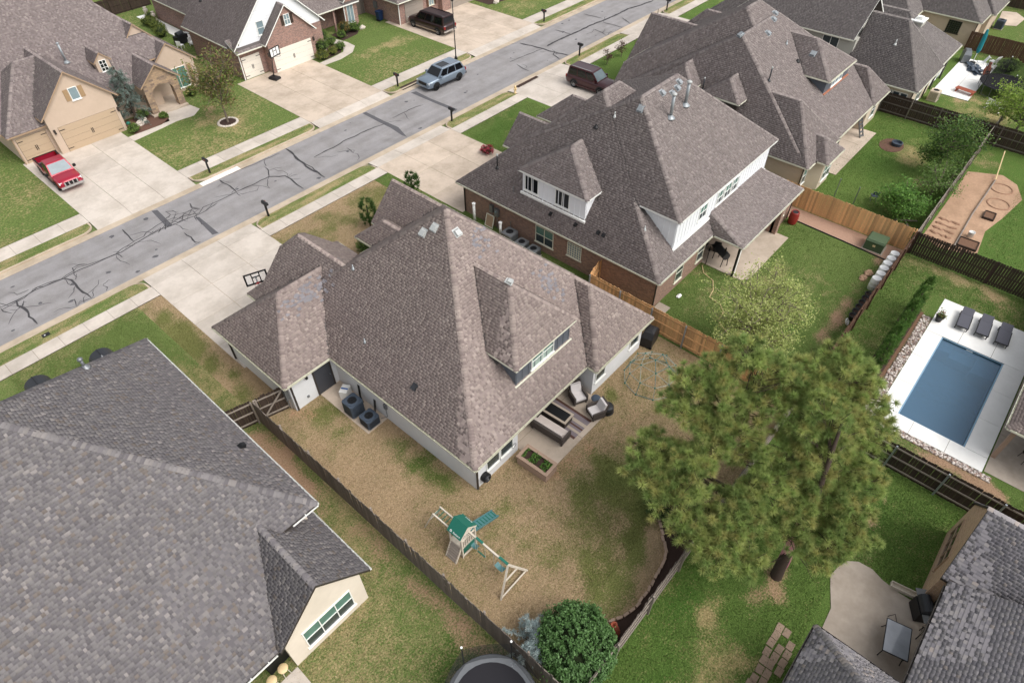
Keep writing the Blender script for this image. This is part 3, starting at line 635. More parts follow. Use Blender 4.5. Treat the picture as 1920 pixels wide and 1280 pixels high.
def shingle_roof(house, roof, blks, pal, single=0):
    """lay every course of shingles tab by tab; the tabs that show largest become objects, the rest one mesh"""
    tones = len(PAL[pal]); wts = np.array([w for _, w in PAL[pal]]); wts = wts/wts.sum()
    frames = []; rows = []     # per tab: frame, u at v0 (2), u at v1 (2), v0, v1, tone, full?
    for bi, B in enumerate(blks):
        for k, a, poly in B.polys():
            sl = math.hypot(a[1], a[2]); cs = 1/math.sqrt(1+sl*sl); up = np.array((a[1]/sl, a[2]/sl)); ud = np.array((up[1], -up[0]))
            V3 = np.array([up[0]*cs, up[1]*cs, sl*cs]); U3 = np.array([ud[0], ud[1], 0]); N3 = np.cross(U3, V3)
            p0 = np.array(poly[0]); O3 = np.array([p0[0], p0[1], a[0]+a[1]*p0[0]+a[2]*p0[1]])
            uv = [(float((np.array(p)-p0)@ud), float((np.array(p)-p0)@up)/cs) for p in poly]
            vmin = min(v for _, v in uv); vmax = max(v for _, v in uv); fi = len(frames); frames.append((O3, U3, V3, N3, bi))
            n = len(uv)
            def span(v):
                xs = []
                for i in range(n):
                    (u0, w0), (u1, w1) = uv[i], uv[(i+1)%n]
                    if abs(w0-w1) < 1e-9:
                        if abs(v-w0) < 1e-6: xs += [u0, u1]
                    elif min(w0,w1)-1e-7 <= v <= max(w0,w1)+1e-7: xs.append(u0+(u1-u0)*(v-w0)/(w1-w0))
                return (min(xs), max(xs)) if xs else (0, 0)
            r_ = 0; v = vmin
            while v < vmax-0.02:
                v1 = min(v+EXPO, vmax); L0, R0 = span(min(v+1e-5, vmax)); L1, R1 = span(max(v1-1e-5, vmin))
                lo, hi = min(L0,L1), max(R0,R1); tk = random.randint(0,1); u = lo - random.random()*0.3
                while u < hi:
                    w = random.choice(TABW); e = u+w
                    b0, b1 = max(u, L0), min(e, R0); t0, t1 = max(u, L1), min(e, R1)
                    if b1 < b0: b0 = b1 = min(max((b0+b1)/2, L0), R0)
                    if t1 < t0: t0 = t1 = min(max((t0+t1)/2, L1), R1)
                    if b1-b0 + t1-t0 > 0.03:
                        full = (b0 == u and b1 == e and t0 == u and t1 == e and v1-v > EXPO-1e-6)
                        rows.append((fi, b0, b1, t0, t1, v, v1, w if full else 0, tk % 2))
                    u = e; tk += 1
                v = v1; r_ += 1
    A = np.array(rows); nT = len(A); fi = A[:,0].astype(int)
    O3 = np.array([f[0] for f in frames])[fi]; U3 = np.array([f[1] for f in frames])[fi]; V3 = np.array([f[2] for f in frames])[fi]; N3 = np.array([f[3] for f in frames])[fi]; BI = np.array([f[4] for f in frames])[fi]
    cen = O3 + U3*((A[:,1]+A[:,2]+A[:,3]+A[:,4])/4)[:,None] + V3*((A[:,5]+A[:,6])/2)[:,None]
    keep = np.ones(nT, bool)
    for bj, B in enumerate(blks):
        hj = np.min(np.stack([a+b*cen[:,0]+c*cen[:,1] for _, (a,b,c) in B.pl]), 0)
        ins = (cen[:,0] > B.x0)&(cen[:,0] < B.x1)&(cen[:,1] > B.y0)&(cen[:,1] < B.y1)&(BI != bj)
        d = hj - cen[:,2]
        keep &= ~(ins & ((d > 0.06) | ((np.abs(d) <= 0.06) & (bj < BI))) & (cen[:,2] > B.z-0.6))
    idx = np.where(keep)[0]; A, O3, U3, V3, N3, cen, fi = A[idx], O3[idx], U3[idx], V3[idx], N3[idx], cen[idx], fi[idx]; nT = len(A)
    lum = np.array([sum(c) for c, _ in PAL[pal]]); med = np.sort(lum)[tones//2-1 if tones > 4 else 1]
    wl = np.where(lum >= med, wts, wts*.08); wd = np.where(lum <= med, wts, wts*.1); tone = np.where(A[:,8] > 0, rng.choice(tones, nT, p=wl/wl.sum()), rng.choice(tones, nT, p=wd/wd.sum()))
    sel = np.zeros(nT, bool)
    if single:
        toc = CAMP - cen; dist = np.linalg.norm(toc, axis=1); face = (toc*N3).sum(1)/dist
        d2 = cen - CAMP; ax = np.array(_f); rr = np.array(_ri); uu = np.array(_up); wz = d2@ax
        inf = (np.abs(d2@rr/wz)*FPX < 900) & (np.abs(d2@uu/wz)*FPX < 600)
        score = np.where((A[:,7] > 0.15) & inf & (face > 0.25), face/dist**2, -1); k = np.argsort(-score)[:single]; sel[k[score[k] > 0]] = True
    for i in np.where(sel)[0]:
        o = bpy.data.objects.new('shingle', tabmesh(pal, float(A[i,7]), int(tone[i]))); COL.objects.link(o); o.parent = roof
        p = O3[i]+U3[i]*A[i,1]+V3[i]*A[i,5]-np.array(WOFF[roof.name]); u, v, n = U3[i], V3[i], N3[i]
        o.matrix_local = Matrix(((u[0],v[0],n[0],p[0]),(u[1],v[1],n[1],p[1]),(u[2],v[2],n[2],p[2]),(0,0,0,1)))
    q = np.where(~sel)[0]; A, O3, U3, V3, N3, tone = A[q], O3[q], U3[q], V3[q], N3[q], tone[q]; n = len(A)
    hh = np.where(A[:,8] > 0, 0.027, 0.011)[:,None]
    P_ = lambda u, v, h: O3 + U3*u[:,None] + V3*v[:,None] + N3*h
    z_ = np.zeros((n,1))
    vv = np.stack([P_(A[:,1],A[:,5],hh), P_(A[:,2],A[:,5],hh), P_(A[:,4],A[:,6]+.008,z_+.005), P_(A[:,3],A[:,6]+.008,z_+.005), P_(A[:,1],A[:,5],z_-.004), P_(A[:,2],A[:,5],z_-.004)], 1).reshape(-1,3)
    base = (np.arange(n)*6)[:,None]; loops = (base + np.array([0,1,2,3,4,5,1,0,4,0,3,1,5,2])).ravel(); lt = np.tile([4,4,3,3], n)
    cl = np.array([lin(c) for c, _ in PAL[pal]])[tone]*rng.uniform(0.9,1.1,(n,1)); npmesh('shingles', 'shingle', vv, loops, lt, np.repeat(cl, 6, 0), roof, 'stuff')
    # ridge and hip caps
    cv_, cf, cc = [], [], []
    for bi, B in enumerate(blks):
        ps = B.polys()
        for i in range(len(ps)):
            for j in range(i+1, len(ps)):
                sh = [p for p in ps[i][2] if any(math.dist(p, q_) < 1e-6 for q_ in ps[j][2])]
                if len(sh) < 2: continue
                a, b_ = max(((p, q_) for p in sh for q_ in sh), key=lambda s_: math.dist(*s_))
                if math.dist(a, b_) < 0.05: continue
                a = Vector((*a, B.h(*a))); b_ = Vector((*b_, B.h(*b_)))
                if a.z > b_.z: a, b_ = b_, a
                L_ = (b_-a).length; d = (b_-a)/L_
                n1, n2 = [Vector((-x[1][1], -x[1][2], 1)).normalized() for x in (ps[i], ps[j])]
                s1 = n1.cross(d); s2 = n2.cross(d)
                if s1.dot(n2) > 0: s1 = -s1      # each wing lies down its own plane
                if s2.dot(n1) > 0: s2 = -s2
                nm = (n1+n2).normalized(); m_ = int(L_/0.15)
                for k in range(m_):
                    p = a + d*(k*0.15); mid = p + d*0.07
                    if any(bj != bi and C.inside(mid.x, mid.y) and C.h(mid.x, mid.y) > mid.z-0.01 and mid.z > C.z-0.5 for bj, C in enumerate(blks)): continue
                    o = len(cv_); e = p + d*0.2; w = 0.15; u0, u1 = nm*0.034, nm*0.014
                    cv_ += [p+s1*w+n1*0.03, p+u0, p+s2*w+n2*0.03, e+s1*w+n1*0.02, e+u1, e+s2*w+n2*0.02, p+s1*w+n1*0.008, p+nm*.004, p+s2*w+n2*0.008]
                    cf += [(o,o+1,o+4,o+3),(o+1,o+2,o+5,o+4),(o+6,o+7,o+1,o),(o+7,o+8,o+2,o+1)]
                    c = np.array(lin(PAL[pal][random.choice((2,2,3,4,0)) % tones][0]))*random.uniform(1.0,1.2); cc += [c]*9
    if cv_: npmesh('ridge_caps', 'shingle', np.array([tuple(v) for v in cv_]), [i for f_ in cf for i in f_], [4]*len(cf), np.array(cc), roof, 'stuff')

TH = 0.1
def build_roof(house, blks, pal, trim, single=0, gutters=True, gut='trim_cream'):
    mb = MB(); fa = MB(); gu = MB()
    for bi, B in enumerate(blks):
        for k, a, poly in B.polys():
            zt = [a[0]+a[1]*x+a[2]*y-0.012 for x, y in poly]; n = len(poly)
            mb.add([(x,y,z) for (x,y), z in zip(poly, zt)] + [(x,y,z-TH) for (x,y), z in zip(poly, zt)], [tuple(range(n)), tuple(range(2*n-1, n-1, -1))])
            for i in range(n):
                (xa, ya), (xb, yb) = poly[i], poly[(i+1)%n]
                on = (abs(xa-B.x0) < 1e-6 and abs(xb-B.x0) < 1e-6) or (abs(xa-B.x1) < 1e-6 and abs(xb-B.x1) < 1e-6) or (abs(ya-B.y0) < 1e-6 and abs(yb-B.y0) < 1e-6) or (abs(ya-B.y1) < 1e-6 and abs(yb-B.y1) < 1e-6)
                if on:
                    o = 0.002; mx, my = (xa+xb)/2, (ya+yb)/2; ox = (o if abs(mx-B.x1) < 1e-6 else -o if abs(mx-B.x0) < 1e-6 else 0); oy = (o if abs(my-B.y1) < 1e-6 else -o if abs(my-B.y0) < 1e-6 else 0)
                    ns = max(1, int(math.dist((xa,ya),(xb,yb))/0.4))
                    for q in range(ns):
                        e0, e1, em = q/ns, (q+1)/ns, (q+.5)/ns; pm = (xa+(xb-xa)*em, ya+(yb-ya)*em); zm = zt[i]+(zt[(i+1)%n]-zt[i])*em
                        if any(C is not B and C.inside(*pm) and C.h(*pm) > zm-0.06 and zm > C.z-.4 for C in blks): continue
                        x_, y_, za = xa+(xb-xa)*e0, ya+(yb-ya)*e0, zt[i]+(zt[(i+1)%n]-zt[i])*e0; u_, w_, zb = xa+(xb-xa)*e1, ya+(yb-ya)*e1, zt[i]+(zt[(i+1)%n]-zt[i])*e1
                        fa.add([(x_+ox,y_+oy,za-TH-.03),(u_+ox,w_+oy,zb-TH-.03),(u_+ox,w_+oy,zb+.004),(x_+ox,y_+oy,za+.004),(x_-ox*20,y_-oy*20,za-TH-.03),(u_-ox*20,w_-oy*20,zb-TH-.03)], [(0,1,2,3),(4,5,1,0)])
        if gutters and B.g:
            for k, zb in B.eaves.items():
                L_ = (B.x0, B.x1) if k in 'SN' else (B.y0, B.y1); c = {'S': B.y0, 'N': B.y1, 'W': B.x0, 'E': B.x1}[k]; sg = -1 if k in 'SW' else 1
                n = max(1, int((L_[1]-L_[0])/0.25)); run = None
                def free(t_):
                    x, y = (t_, c) if k in 'SN' else (c, t_)
                    return not any(C is not B and C.inside(x, y, 0.02) and C.h(x, y) > zb-0.3 and zb > C.z-0.5 for C in blks) and B.h(x,y) > zb-0.03 and B.h(x, y) < zb+0.03
                segs = []
                for i in range(n+1):
                    t_ = L_[0]+(L_[1]-L_[0])*i/n
                    if free(min(max(t_, L_[0]+.01), L_[1]-.01)):
                        if run is None: run = t_
                        end = t_
                    elif run is not None: segs.append((run, end)); run = None
                if run is not None: segs.append((run, end))
                for a, b_ in segs:
                    if b_-a < 0.3: continue
                    c0, c1 = (c, c+0.075) if sg > 0 else (c-0.075, c)
                    for d0, d1, z0, z1 in ((c0, c1, zb-.11, zb-.095), ((c1-.012, c1) if sg > 0 else (c0, c0+.012))+(zb-.095, zb-.02)):
                        if k in 'SN': gu.box(a, b_, d0, d1, z0, z1)
                        else: gu.box(d0, d1, a, b_, z0, z1)
                    m_ = int((b_-a)/0.75)
                    for i in range(m_):
                        t_ = a+(i+.5)*(b_-a)/m_
                        if k in 'SN': gu.box(t_-.02, t_+.02, c0, c1, zb-.02, zb-.008)
                        else: gu.box(c0, c1, t_-.02, t_+.02, zb-.02, zb-.008)
    roof = part('roof', mb, 'roof_deck', house)
    part('fascia', fa, trim, roof, kind='stuff')
    if gu.v: part('gutter', gu, gut, roof, kind='stuff')
    shingle_roof(house, roof, blks, pal, single)
    return roof
def walls(house, mat, x0, x1, y0, y1, z1=2.4, z0=-0.05, blk=None, name='wall', n=24):
    """wall box; when blk is given the top follows the underside of that roof block (gable ends)"""
    mb = MB()
    if blk is None: mb.box(x0, x1, y0, y1, z0, z1)
    else:
        cs = [(x0,y0),(x1,y0),(x1,y1),(x0,y1)]
        for i in range(4):
            a, b_ = cs[i], cs[(i+1)%4]
            for k in range(n):
                p = [(a[0]+(b_[0]-a[0])*q/n, a[1]+(b_[1]-a[1])*q/n) for q in (k, k+1)]
                hh = [max(blk.h(*q)-TH-0.02, z0+.1) for q in p]
                mb.add([(*p[0],z0),(*p[1],z0),(*p[1],hh[1]),(*p[0],hh[0])], [(0,1,2,3)])
    return part(name, mb, mat, house)
def sb(mb, side, c, a0, a1, o0, o1, z0, z1):
    """box on a wall: along a0..a1, standing out o0..o1 from plane c"""
    if side == 'S': mb.box(a0, a1, c-o1, c-o0, z0, z1)
    elif side == 'N': mb.box(a0, a1, c+o0, c+o1, z0, z1)
    elif side == 'W': mb.box(c-o1, c-o0, a0, a1, z0, z1)
    else: mb.box(c+o0, c+o1, a0, a1, z0, z1)
    return mb
def window(house, side, c, a, w, z0, z1, nx=1, ny=2, frame='trim_white', pane='glass', sill=True, ft=0.06):
    fr = MB(); a0, a1 = a-w/2, a+w/2; ft = min(ft, .045)
    for u0, u1, v0, v1 in ((a0, a0+ft, z0, z1), (a1-ft, a1, z0, z1), (a0+ft, a1-ft, z0, z0+ft), (a0+ft, a1-ft, z1-ft, z1)): sb(fr, side, c, u0, u1, -0.03, 0.055, v0, v1)
    for i in range(1, nx): u = a0+w*i/nx; sb(fr, side, c, u-.02, u+.02, -0.03, 0.05, z0+ft, z1-ft)
    for i in range(1, ny): v = z0+(z1-z0)*i/ny; sb(fr, side, c, a0+ft, a1-ft, -0.03, 0.045, v-.015, v+.015)
    if sill: sb(fr, side, c, a0-.06, a1+.06, -0.02, 0.09, z0-.06, z0-.001)
    o = part('window', fr, frame, house)
    for i in range(nx):
        for j in range(ny):
            q = pane if not isinstance(pane, (list, tuple)) else pane[j % len(pane)]
            part('pane', sb(MB(), side, c, a0+w*i/nx+.02, a0+w*(i+1)/nx-.02, 0.002, 0.014, z0+(z1-z0)*j/ny+.015, z0+(z1-z0)*(j+1)/ny-.015), q, o)
    return o
def garage_door(house, side, c, a, w, h, mat, rows=4, hw=True):
    back = part('garage_door', sb(MB(), side, c, a-w/2, a+w/2, -0.02, 0.012, 0.0, h), 'trim_dark', house)
    for j in range(rows): part('panel', sb(MB(), side, c, a-w/2+.02, a+w/2-.02, 0.0, 0.035, h*j/rows+.008, h*(j+1)/rows-.008), mat, back)
    if hw:
        m_ = MB()
        for s in (-1, 1):
            sb(m_, side, c, a+s*0.06-.025, a+s*0.06+.025, .035, .06, h*.38, h*.58)
            for z in (.12, .86):
                e = a+s*w/2; sb(m_, side, c, min(e-s*.02, e-s*.45), max(e-s*.02, e-s*.45), .035, .055, h*z, h*z+.05)
        part('hardware', m_, 'black', back)
    return back
def door(house, side, c, a, w=0.95, h=2.05, mat='door_dark', frame='trim_white', z0=0.0):
    o = part('door', sb(MB(), side, c, a-w/2, a+w/2, -0.01, 0.03, z0, z0+h), mat, house)
    f = MB(); sb(f, side, c, a-w/2-.09, a-w/2, -.02, .05, z0, z0+h+.09); sb(f, side, c, a+w/2, a+w/2+.09, -.02, .05, z0, z0+h+.09); sb(f, side, c, a-w/2, a+w/2, -.02, .05, z0+h, z0+h+.09)
    part('door_frame', f, frame, o)
    part('handle', sb(MB(), side, c, a+w*.36, a+w*.36+.05, .03, .09, z0+1.0, z0+1.06), 'grey_metal', o); return o
def downspout(house, x, y, z1, mat='trim_dark', dx=0, dy=0):
    part('downspout', MB().box(x-.04, x+.04, y-.035, y+.035, 0.05, z1-.25).bar((x,y,z1-.28),(x+dx,y+dy,z1-.1),.075).bar((x,y,.08),(x-dx*.6,y-dy*.6,.03),.075), mat, house)
def roof_at(blks, x, y):
    return max(B.h(x, y) for B in blks if B.inside(x, y))
def box_vent(roof, blks, x, y, mat='galvanised', s=0.36):
    z = roof_at(blks, x, y); e = 0.25
    gx, gy = (roof_at(blks, x+e, y)-roof_at(blks, x-e, y))/(2*e), (roof_at(blks, x, y+e)-roof_at(blks, x, y-e))/(2*e)
    n_ = Vector((-gx, -gy, 1)).normalized(); u = Vector((gx, gy, gx*gx+gy*gy)).normalized(); w = n_.cross(u); p = Vector((x,y,z+.02)); h = s/2
    mb = MB()
    q = lambda a, b_, c_: p+u*a+w*b_+n_*c_
    mb.add([q(-h*1.25,-h*1.2,.0),q(-h*1.25,h*1.2,0),q(h*1.35,h*1.2,0),q(h*1.35,-h*1.2,0),q(-h*1.25,-h*1.2,.012),q(-h*1.25,h*1.2,.012),q(h*1.35,h*1.2,.012),q(h*1.35,-h*1.2,.012)], [(0,1,2,3),(7,6,5,4),(0,4,5,1),(1,5,6,2),(2,6,7,3),(3,7,4,0)])
    mb.add([q(-h,-h,.01),q(-h,h,.01),q(h,h,.01),q(h,-h,.01),q(-h*.95,-h*.9,.15),q(-h*.95,h*.9,.15),q(h*.6,h*.8,.13),q(h*.6,-h*.8,.13)], [(0,1,2,3),(7,6,5,4),(0,4,5,1),(1,5,6,2),(2,6,7,3),(3,7,4,0)])
    part('roof_vent', mb, mat, roof)
def pipe_vent(roof, blks, x, y, h=0.4, r=0.04, mat='galvanised', cap=0.0, capmat=None):
    z = roof_at(blks, x, y)-.05
    mb = MB().tube([(x,y,z),(x,y,z+h)], r, 10).lathe([(r*3.2,0.02),(r*2.6,.06),(r*1.2,.22)], 10, (x,y,z))
    o = part('vent_pipe', mb, mat, roof, True)
    if cap: part('cap', MB().lathe([(r*1.05,-.02),(cap,.0),(cap,.07),(cap*.5,.13),(.01,.14)], 12, (x,y,z+h)), capmat or mat, roof, True)
def battens(house_wall, side, c, a0, a1, z0f, z1, mat, step=0.4):
    n = int((a1-a0)/step)
    for i in range(n+1):
        a = a0+(a1-a0)*i/n; z0 = z0f(a) if callable(z0f) else z0f
        if z1-z0 > 0.15: part('batten', sb(MB(), side, c, a-.025, a+.025, 0, .025, z0, z1), mat, house_wall)
# ---- house 2: white stucco house in the middle of the picture
h = thing('house', 'white stucco house', 'house', (18,20,0), world=True)
h['label'] = 'white stucco house with steep brown hipped roof and grey board dormer above its rear patio'
H2 = [Blk(11.05,25.05,12.15,28.6,2.5,W=1.0,E=1.0,S=.855,N=.85), Blk(8.15,14.3,22.9,29.8,2.5,W=.957,S=.785,N=.785), Blk(11.07,17.7,23.6,29.95,2.5,W=.985,E=.985,N=(4.9,1.0)),
      Blk(11.06,17.69,28.2,30.8,2.46,W=.98,E=.98,N=.95), Blk(20.5,25.0,24,30.7,2.5,W=1.0,E=1.0), Blk(18.8,21.6,25,30.3,2.5,W=.86,E=.86,N=.86),
      Blk(15.15,19.9,13.2,19,5.1,W=1.07,E=1.07,S=1.02,g=False), Blk(19.6,25.03,11.5,17,2.5,W=1.0,E=1.0,S=1.0)]
r2 = build_roof(h, H2, 'brown', 'trim_cream', 300, gut='gutter_cream')
walls(h, 'stucco_white', 11.42, 14.5, 12.55, 28.0); walls(h, 'stucco_white', 14.5, 19.95, 15.2, 28.0); walls(h, 'stucco_white', 19.95, 24.7, 11.88, 28.0)
walls(h, 'stucco_white', 8.5, 13, 23.28, 29.4, name='garage_wall'); walls(h, 'stucco_white', 11.4, 17.35, 26, 29.6, blk=H2[2]); walls(h, 'stucco_white', 20.8, 24.7, 26, 30.3, blk=H2[4]); walls(h, 'siding_grey', 19.1, 21.3, 27, 29.0)
wl = walls(h, 'siding_grey', 15.42, 19.65, 13.48, 17.5, 5.0, 3.3, name='dormer_wall')
battens(wl, 'S', 13.48, 15.46, 19.6, 3.64, 5.0, 'siding_grey', 0.46); battens(wl, 'W', 15.42, 13.5, 15.6, lambda y: 2.5+.855*(y-12.15), 5.0, 'siding_grey', 0.46)
part('flashing', MB().box(15.3,19.77,13.36,13.48,3.5,3.62), 'trim_cream', h)
window(h, 'S', 13.48, 17.45, 1.75, 3.78, 4.85, 2, 2, 'trim_white', ['blind','glass_green'])
window(h, 'S', 12.55, 12.62, 0.95, 0.75, 2.05, 1, 1, 'trim_white', 'glass'); window(h, 'S', 12.55, 13.62, 0.95, 0.75, 2.05, 1, 1, 'trim_white', 'glass')
window(h, 'S', 11.88, 20.6, 0.9, 0.85, 2.1, 1, 2); window(h, 'S', 11.88, 23.9, 0.9, 0.85, 2.1, 1, 2); window(h, 'W', 11.42, 22.5, 0.55, 1.5, 1.95, 1, 1, 'trim_dark', 'glass_dark', False)
door(h, 'S', 23.28, 10.55, 1.0, 2.1, 'door_dark', 'trim_dark'); door(h, 'S', 15.2, 18.9, 1.1, 2.1, 'glass_dark', 'trim_white'); window(h, 'S', 15.2, 16.6, 1.6, .4, 2.1, 2, 2)
garage_door(h, 'N', 29.6, 14.4, 4.9, 2.2, 'door_white'); door(h, 'N', 28.0, 19.4, 1.0, 2.1, 'wood_brown')
downspout(h, 8.44, 29.2, 2.5, dx=-.2); downspout(h, 8.6, 23.22, 2.45, dy=-.2); downspout(h, 11.46, 12.48, 2.45, dx=-.1, dy=-.2)
part('wall_lamp', MB().box(9.5,9.62,23.1,23.28,1.85,2.1), 'black', h); part('outlet', MB().box(9.3,9.42,23.2,23.28,.45,.57), 'grey_metal', h)
part('meter_box', MB().box(8.3,8.5,23.5,23.85,.9,1.7).tube([(8.36,23.68,.2),(8.36,23.68,2.2)],.03), 'grey_metal', h)
for x, y in ((16.9,20.95),(17.25,20.45),(17.75,19.35)): box_vent(r2, H2, x, y, 'steel_white')
box_vent(r2, H2, 17.55, 15.75, 'steel_white', .3); box_vent(r2, H2, 12.1, 17.2, 'dark_metal', .28); pipe_vent(r2, H2, 14.4, 24.1, .35, .035); pipe_vent(r2, H2, 12.35, 21.2, .35, .03)
def patchwork(roof, blks, pal, pts, n, spread):
    """a few replaced shingles of a greyer batch"""
    for k in range(n):
        x = pts[0]+random.gauss(0,spread[0]); y = pts[1]+random.gauss(0,spread[1])
        if not any(B.inside(x,y,-.2) for B in blks): continue
        z = roof_at(blks,x,y); e=.02; gx=(roof_at(blks,x+e,y)-roof_at(blks,x-e,y))/(2*e); gy=(roof_at(blks,x,y+e)-roof_at(blks,x,y-e))/(2*e)
        n_=Vector((-gx,-gy,1)).normalized(); v=Vector((gx,gy,gx*gx+gy*gy)).normalized(); u=v.cross(n_)
        o=bpy.data.objects.new('shingle', tabmesh('slate', .2, random.choice((0,1,1,5,5)))); COL.objects.link(o); o.parent=roof; p=Vector((x,y,z))+n_*.012-Vector(WOFF[roof.name])
        o.matrix_local=Matrix(((u.x,v.x,n_.x,p.x),(u.y,v.y,n_.y,p.y),(u.z,v.z,n_.z,p.z),(0,0,0,1)))
patchwork(r2, H2, 'slate', (12.3,25.6), 70, (.9,.25)); patchwork(r2, H2, 'slate', (18.6,18.6), 22, (.3,.3)); patchwork(r2, H2, 'slate', (20.6,15.6), 36, (.35,.45))

# ---- house 1: grey roof at the lower left
h = thing('house', 'cream stucco house under a broad grey shingle roof with a rear gable and three-part window', 'house', (-3,22,0), world=True)
H1 = [Blk(-16,4.95,15.35,30.0,3.9,E=.76,S=.62,N=.96,W=.76), Blk(-16,2.4,12.45,15.349,2.102,S=.62), Blk(.5,4.88,12.3,20,2.2,W=1.0,E=1.0), Blk(-14,-5.1,11.5,18.4,2.5,E=.8,S=.8,N=.8)]
r1 = build_roof(h, H1, 'grey', 'trim_dark', 300, gut='trim_white')
walls(h, 'stucco_cream', -15.6, 4.5, 15.9, 29.6, 3.75); walls(h, 'stucco_cream', .72, 4.42, 12.42, 18, blk=H1[2]); walls(h, 'stucco_cream', -12.5,-5.5,12.2,18,2.4)
window(h, 'S', 12.42, 2.62, 2.35, .55, 1.95, 3, 2, 'trim_white', ['glass','glass_green'])
for x, y in ((1.78,27.3),): pipe_vent(r1, H1, x, y, .55, .07, 'grey_metal', .12)
pipe_vent(r1, H1, 2.7, 28.6, .25, .03, 'grey_metal'); box_vent(r1, H1, 4.4, 19.9, 'black', .26); box_vent(r1, H1, -1.2, 26.1, 'dark_metal', .3)
for x, ye in ((3.07, 33.2), (-.07, 33.8)):
    mb = MB(); n = 14
    for i in range(n):
        a0, a1 = math.pi*i/n, math.pi*(i+1)/n; q = lambda a, y: (x-.62*math.cos(a), y, 1.7+.62*math.sin(a))
        mb.quad(q(a0,ye), q(a1,ye), q(a1,30.9), q(a0,30.9))
    mb.box(x-.64,x-.6,30.9,ye,1.64,1.72).box(x+.6,x+.64,30.9,ye,1.64,1.72)
    aw = part('barrel_awning', mb, 'dark_metal', h); part('seam', MB().box(x-.02,x+.02,30.9,ye+.01,2.3,2.35), 'black', aw)
walls(h, 'stucco_cream', -3, 4.4, 29, 30.9, 1.9, name='front_wall')

# ---- house 3: brick with white upper storey
h = thing('house', 'red brick house with mauve-brown roof and white board upper storey beside the cedar fence', 'house', (35,20,0), world=True)
H3 = [Blk(27.7,43.1,12.8,29.9,2.5,W=1.26,E=.9,S=.8,N=.89), Blk(30.0,42.87,13.33,25.6,5.42,W=1.26,E=.9,S=.78,N=(6.3,.58),g=False), Blk(34.13,43.1,10.65,15.5,2.5,W=1.2,S=.34,E=.9), Blk(28.38,33,18.9,24.6,5.3,W=1.0,S=.67,N=.67,g=False),
      Blk(33.8,37.7,24,30.8,2.5,W=1.0,E=1.0), Blk(39.1,43.2,24,31.8,2.5,W=.83,E=.83,N=.85)]
r3 = build_roof(h, H3, 'mauve', 'trim_white', gut='gutter_cream')
walls(h, 'brick_red', 28.05, 34.3, 13.15, 29.5); walls(h, 'brick_red', 34.3, 40.3, 15.2, 29); walls(h, 'brick_red', 40.3, 42.75, 11.02, 29); walls(h, 'brick_red', 34.1, 37.4, 28, 30.5, blk=H3[4]); walls(h, 'brick_red', 39.5, 42.8, 27, 31.4)
w = walls(h, 'siding_white', 30.3, 42.55, 13.63, 25.3, 5.3, 2.6, name='upper_wall')
battens(w, 'S', 13.63, 30.34, 42.5, 3.0, 5.3, 'siding_white'); battens(w, 'W', 30.3, 13.7, 16.2, lambda y: 2.5+.8*(y-12.8), 5.3, 'siding_white')
w = walls(h, 'siding_white', 28.62, 31.4, 19.15, 24.35, 5.2, 3.4, name='dormer_wall'); battens(w, 'W', 28.62, 19.18, 24.32, 3.6, 5.2, 'siding_white'); battens(w, 'S', 19.15, 28.7, 30.2, lambda x: 2.5+1.26*(x-27.7), 5.2, 'siding_white')
part('trim_board', MB().box(28.45,28.61,19.05,24.45,3.5,3.64), 'trim_white', h); part('trim_board', MB().box(30.2,42.6,13.5,13.62,3.05,3.2), 'trim_white', h)
for y in (23.57, 21.0): window(h, 'W', 28.62, y, 1.15, 3.85, 4.98, 2, 1, 'trim_white', ['glass_dark','glass_dark'])
window(h, 'S', 13.63, 33.55, .95, 3.7, 4.75, 1, 2, 'trim_white', ['glass','glass_green'])
for x in (35.75, 36.75, 37.75): window(h, 'S', 13.63, x, .85, 3.7, 4.75, 1, 2, 'trim_white', ['glass','glass_green'])
for x in (30.9, 33.6): window(h, 'S', 13.15, x, .9, .55, 1.95, 1, 2, 'trim_cream')
window(h, 'S', 11.02, 41.2, .9, .9, 2.1, 1, 2, 'trim_cream'); window(h, 'W', 28.05, 21.9, 1.55, .65, 2.0, 2, 2, 'trim_cream', ['glass','glass_green']); window(h, 'W', 28.05, 19.36, 1.15, .85, 1.95, 6, 6, 'trim_cream', 'glass_sky', ft=.05)
part('pillar', MB().box(40.3,40.75,10.75,11.2,0,2.4), 'brick_red', h)
part('post', MB().box(34.3,34.45,10.8,10.95,0,2.4), 'trim_white', h); part('post', MB().box(34.14,34.28,10.8,10.92,0,2.4), 'black', h)
downspout(h, 28.0, 29.4, 2.5, dx=-.2); downspout(h, 28.02, 13.1, 2.5, dx=-.1, dy=-.1); downspout(h, 42.78, 11.0, 2.5)
dz = roof_at(H3, 28.6, 24.9); t_ = part('satellite_dish', MB().lathe([(.02,0),(.2,.02),(.36,.08),(.37,.09),(.2,.035),(.02,.012)], 18), 'steel_white', r3, True); t_.location = Vector((28.35,25.0,roof_at(H3,28.35,25)+.5))-Vector(WOFF[r3.name]); t_.rotation_euler = (R(20),R(-55),R(30))
part('dish_arm', MB().tube([(28.4,25.0,roof_at(H3,28.4,25)-.05),(28.36,25.0,roof_at(H3,28.35,25)+.5)],.025), 'grey_metal', r3)
for x, y in ((28.25,21.6),(28.3,19.6),(28.4,17.9),(28.4,17.5)): box_vent(r3, H3, x, y, 'black', .2)
box_vent(r3, H3, 33.2, 18.9, 'galvanised'); pipe_vent(r3, H3, 29.0, 27.0, 1.0, .05, 'black', .07, 'steel_white'); pipe_vent(r3, H3, 32.6, 20.3, .4, .035, 'steel_white'); pipe_vent(r3, H3, 32.0, 21.2, .2, .06, 'black'); pipe_vent(r3, H3, 29.3, 15.2, .35, .035, 'steel_white')
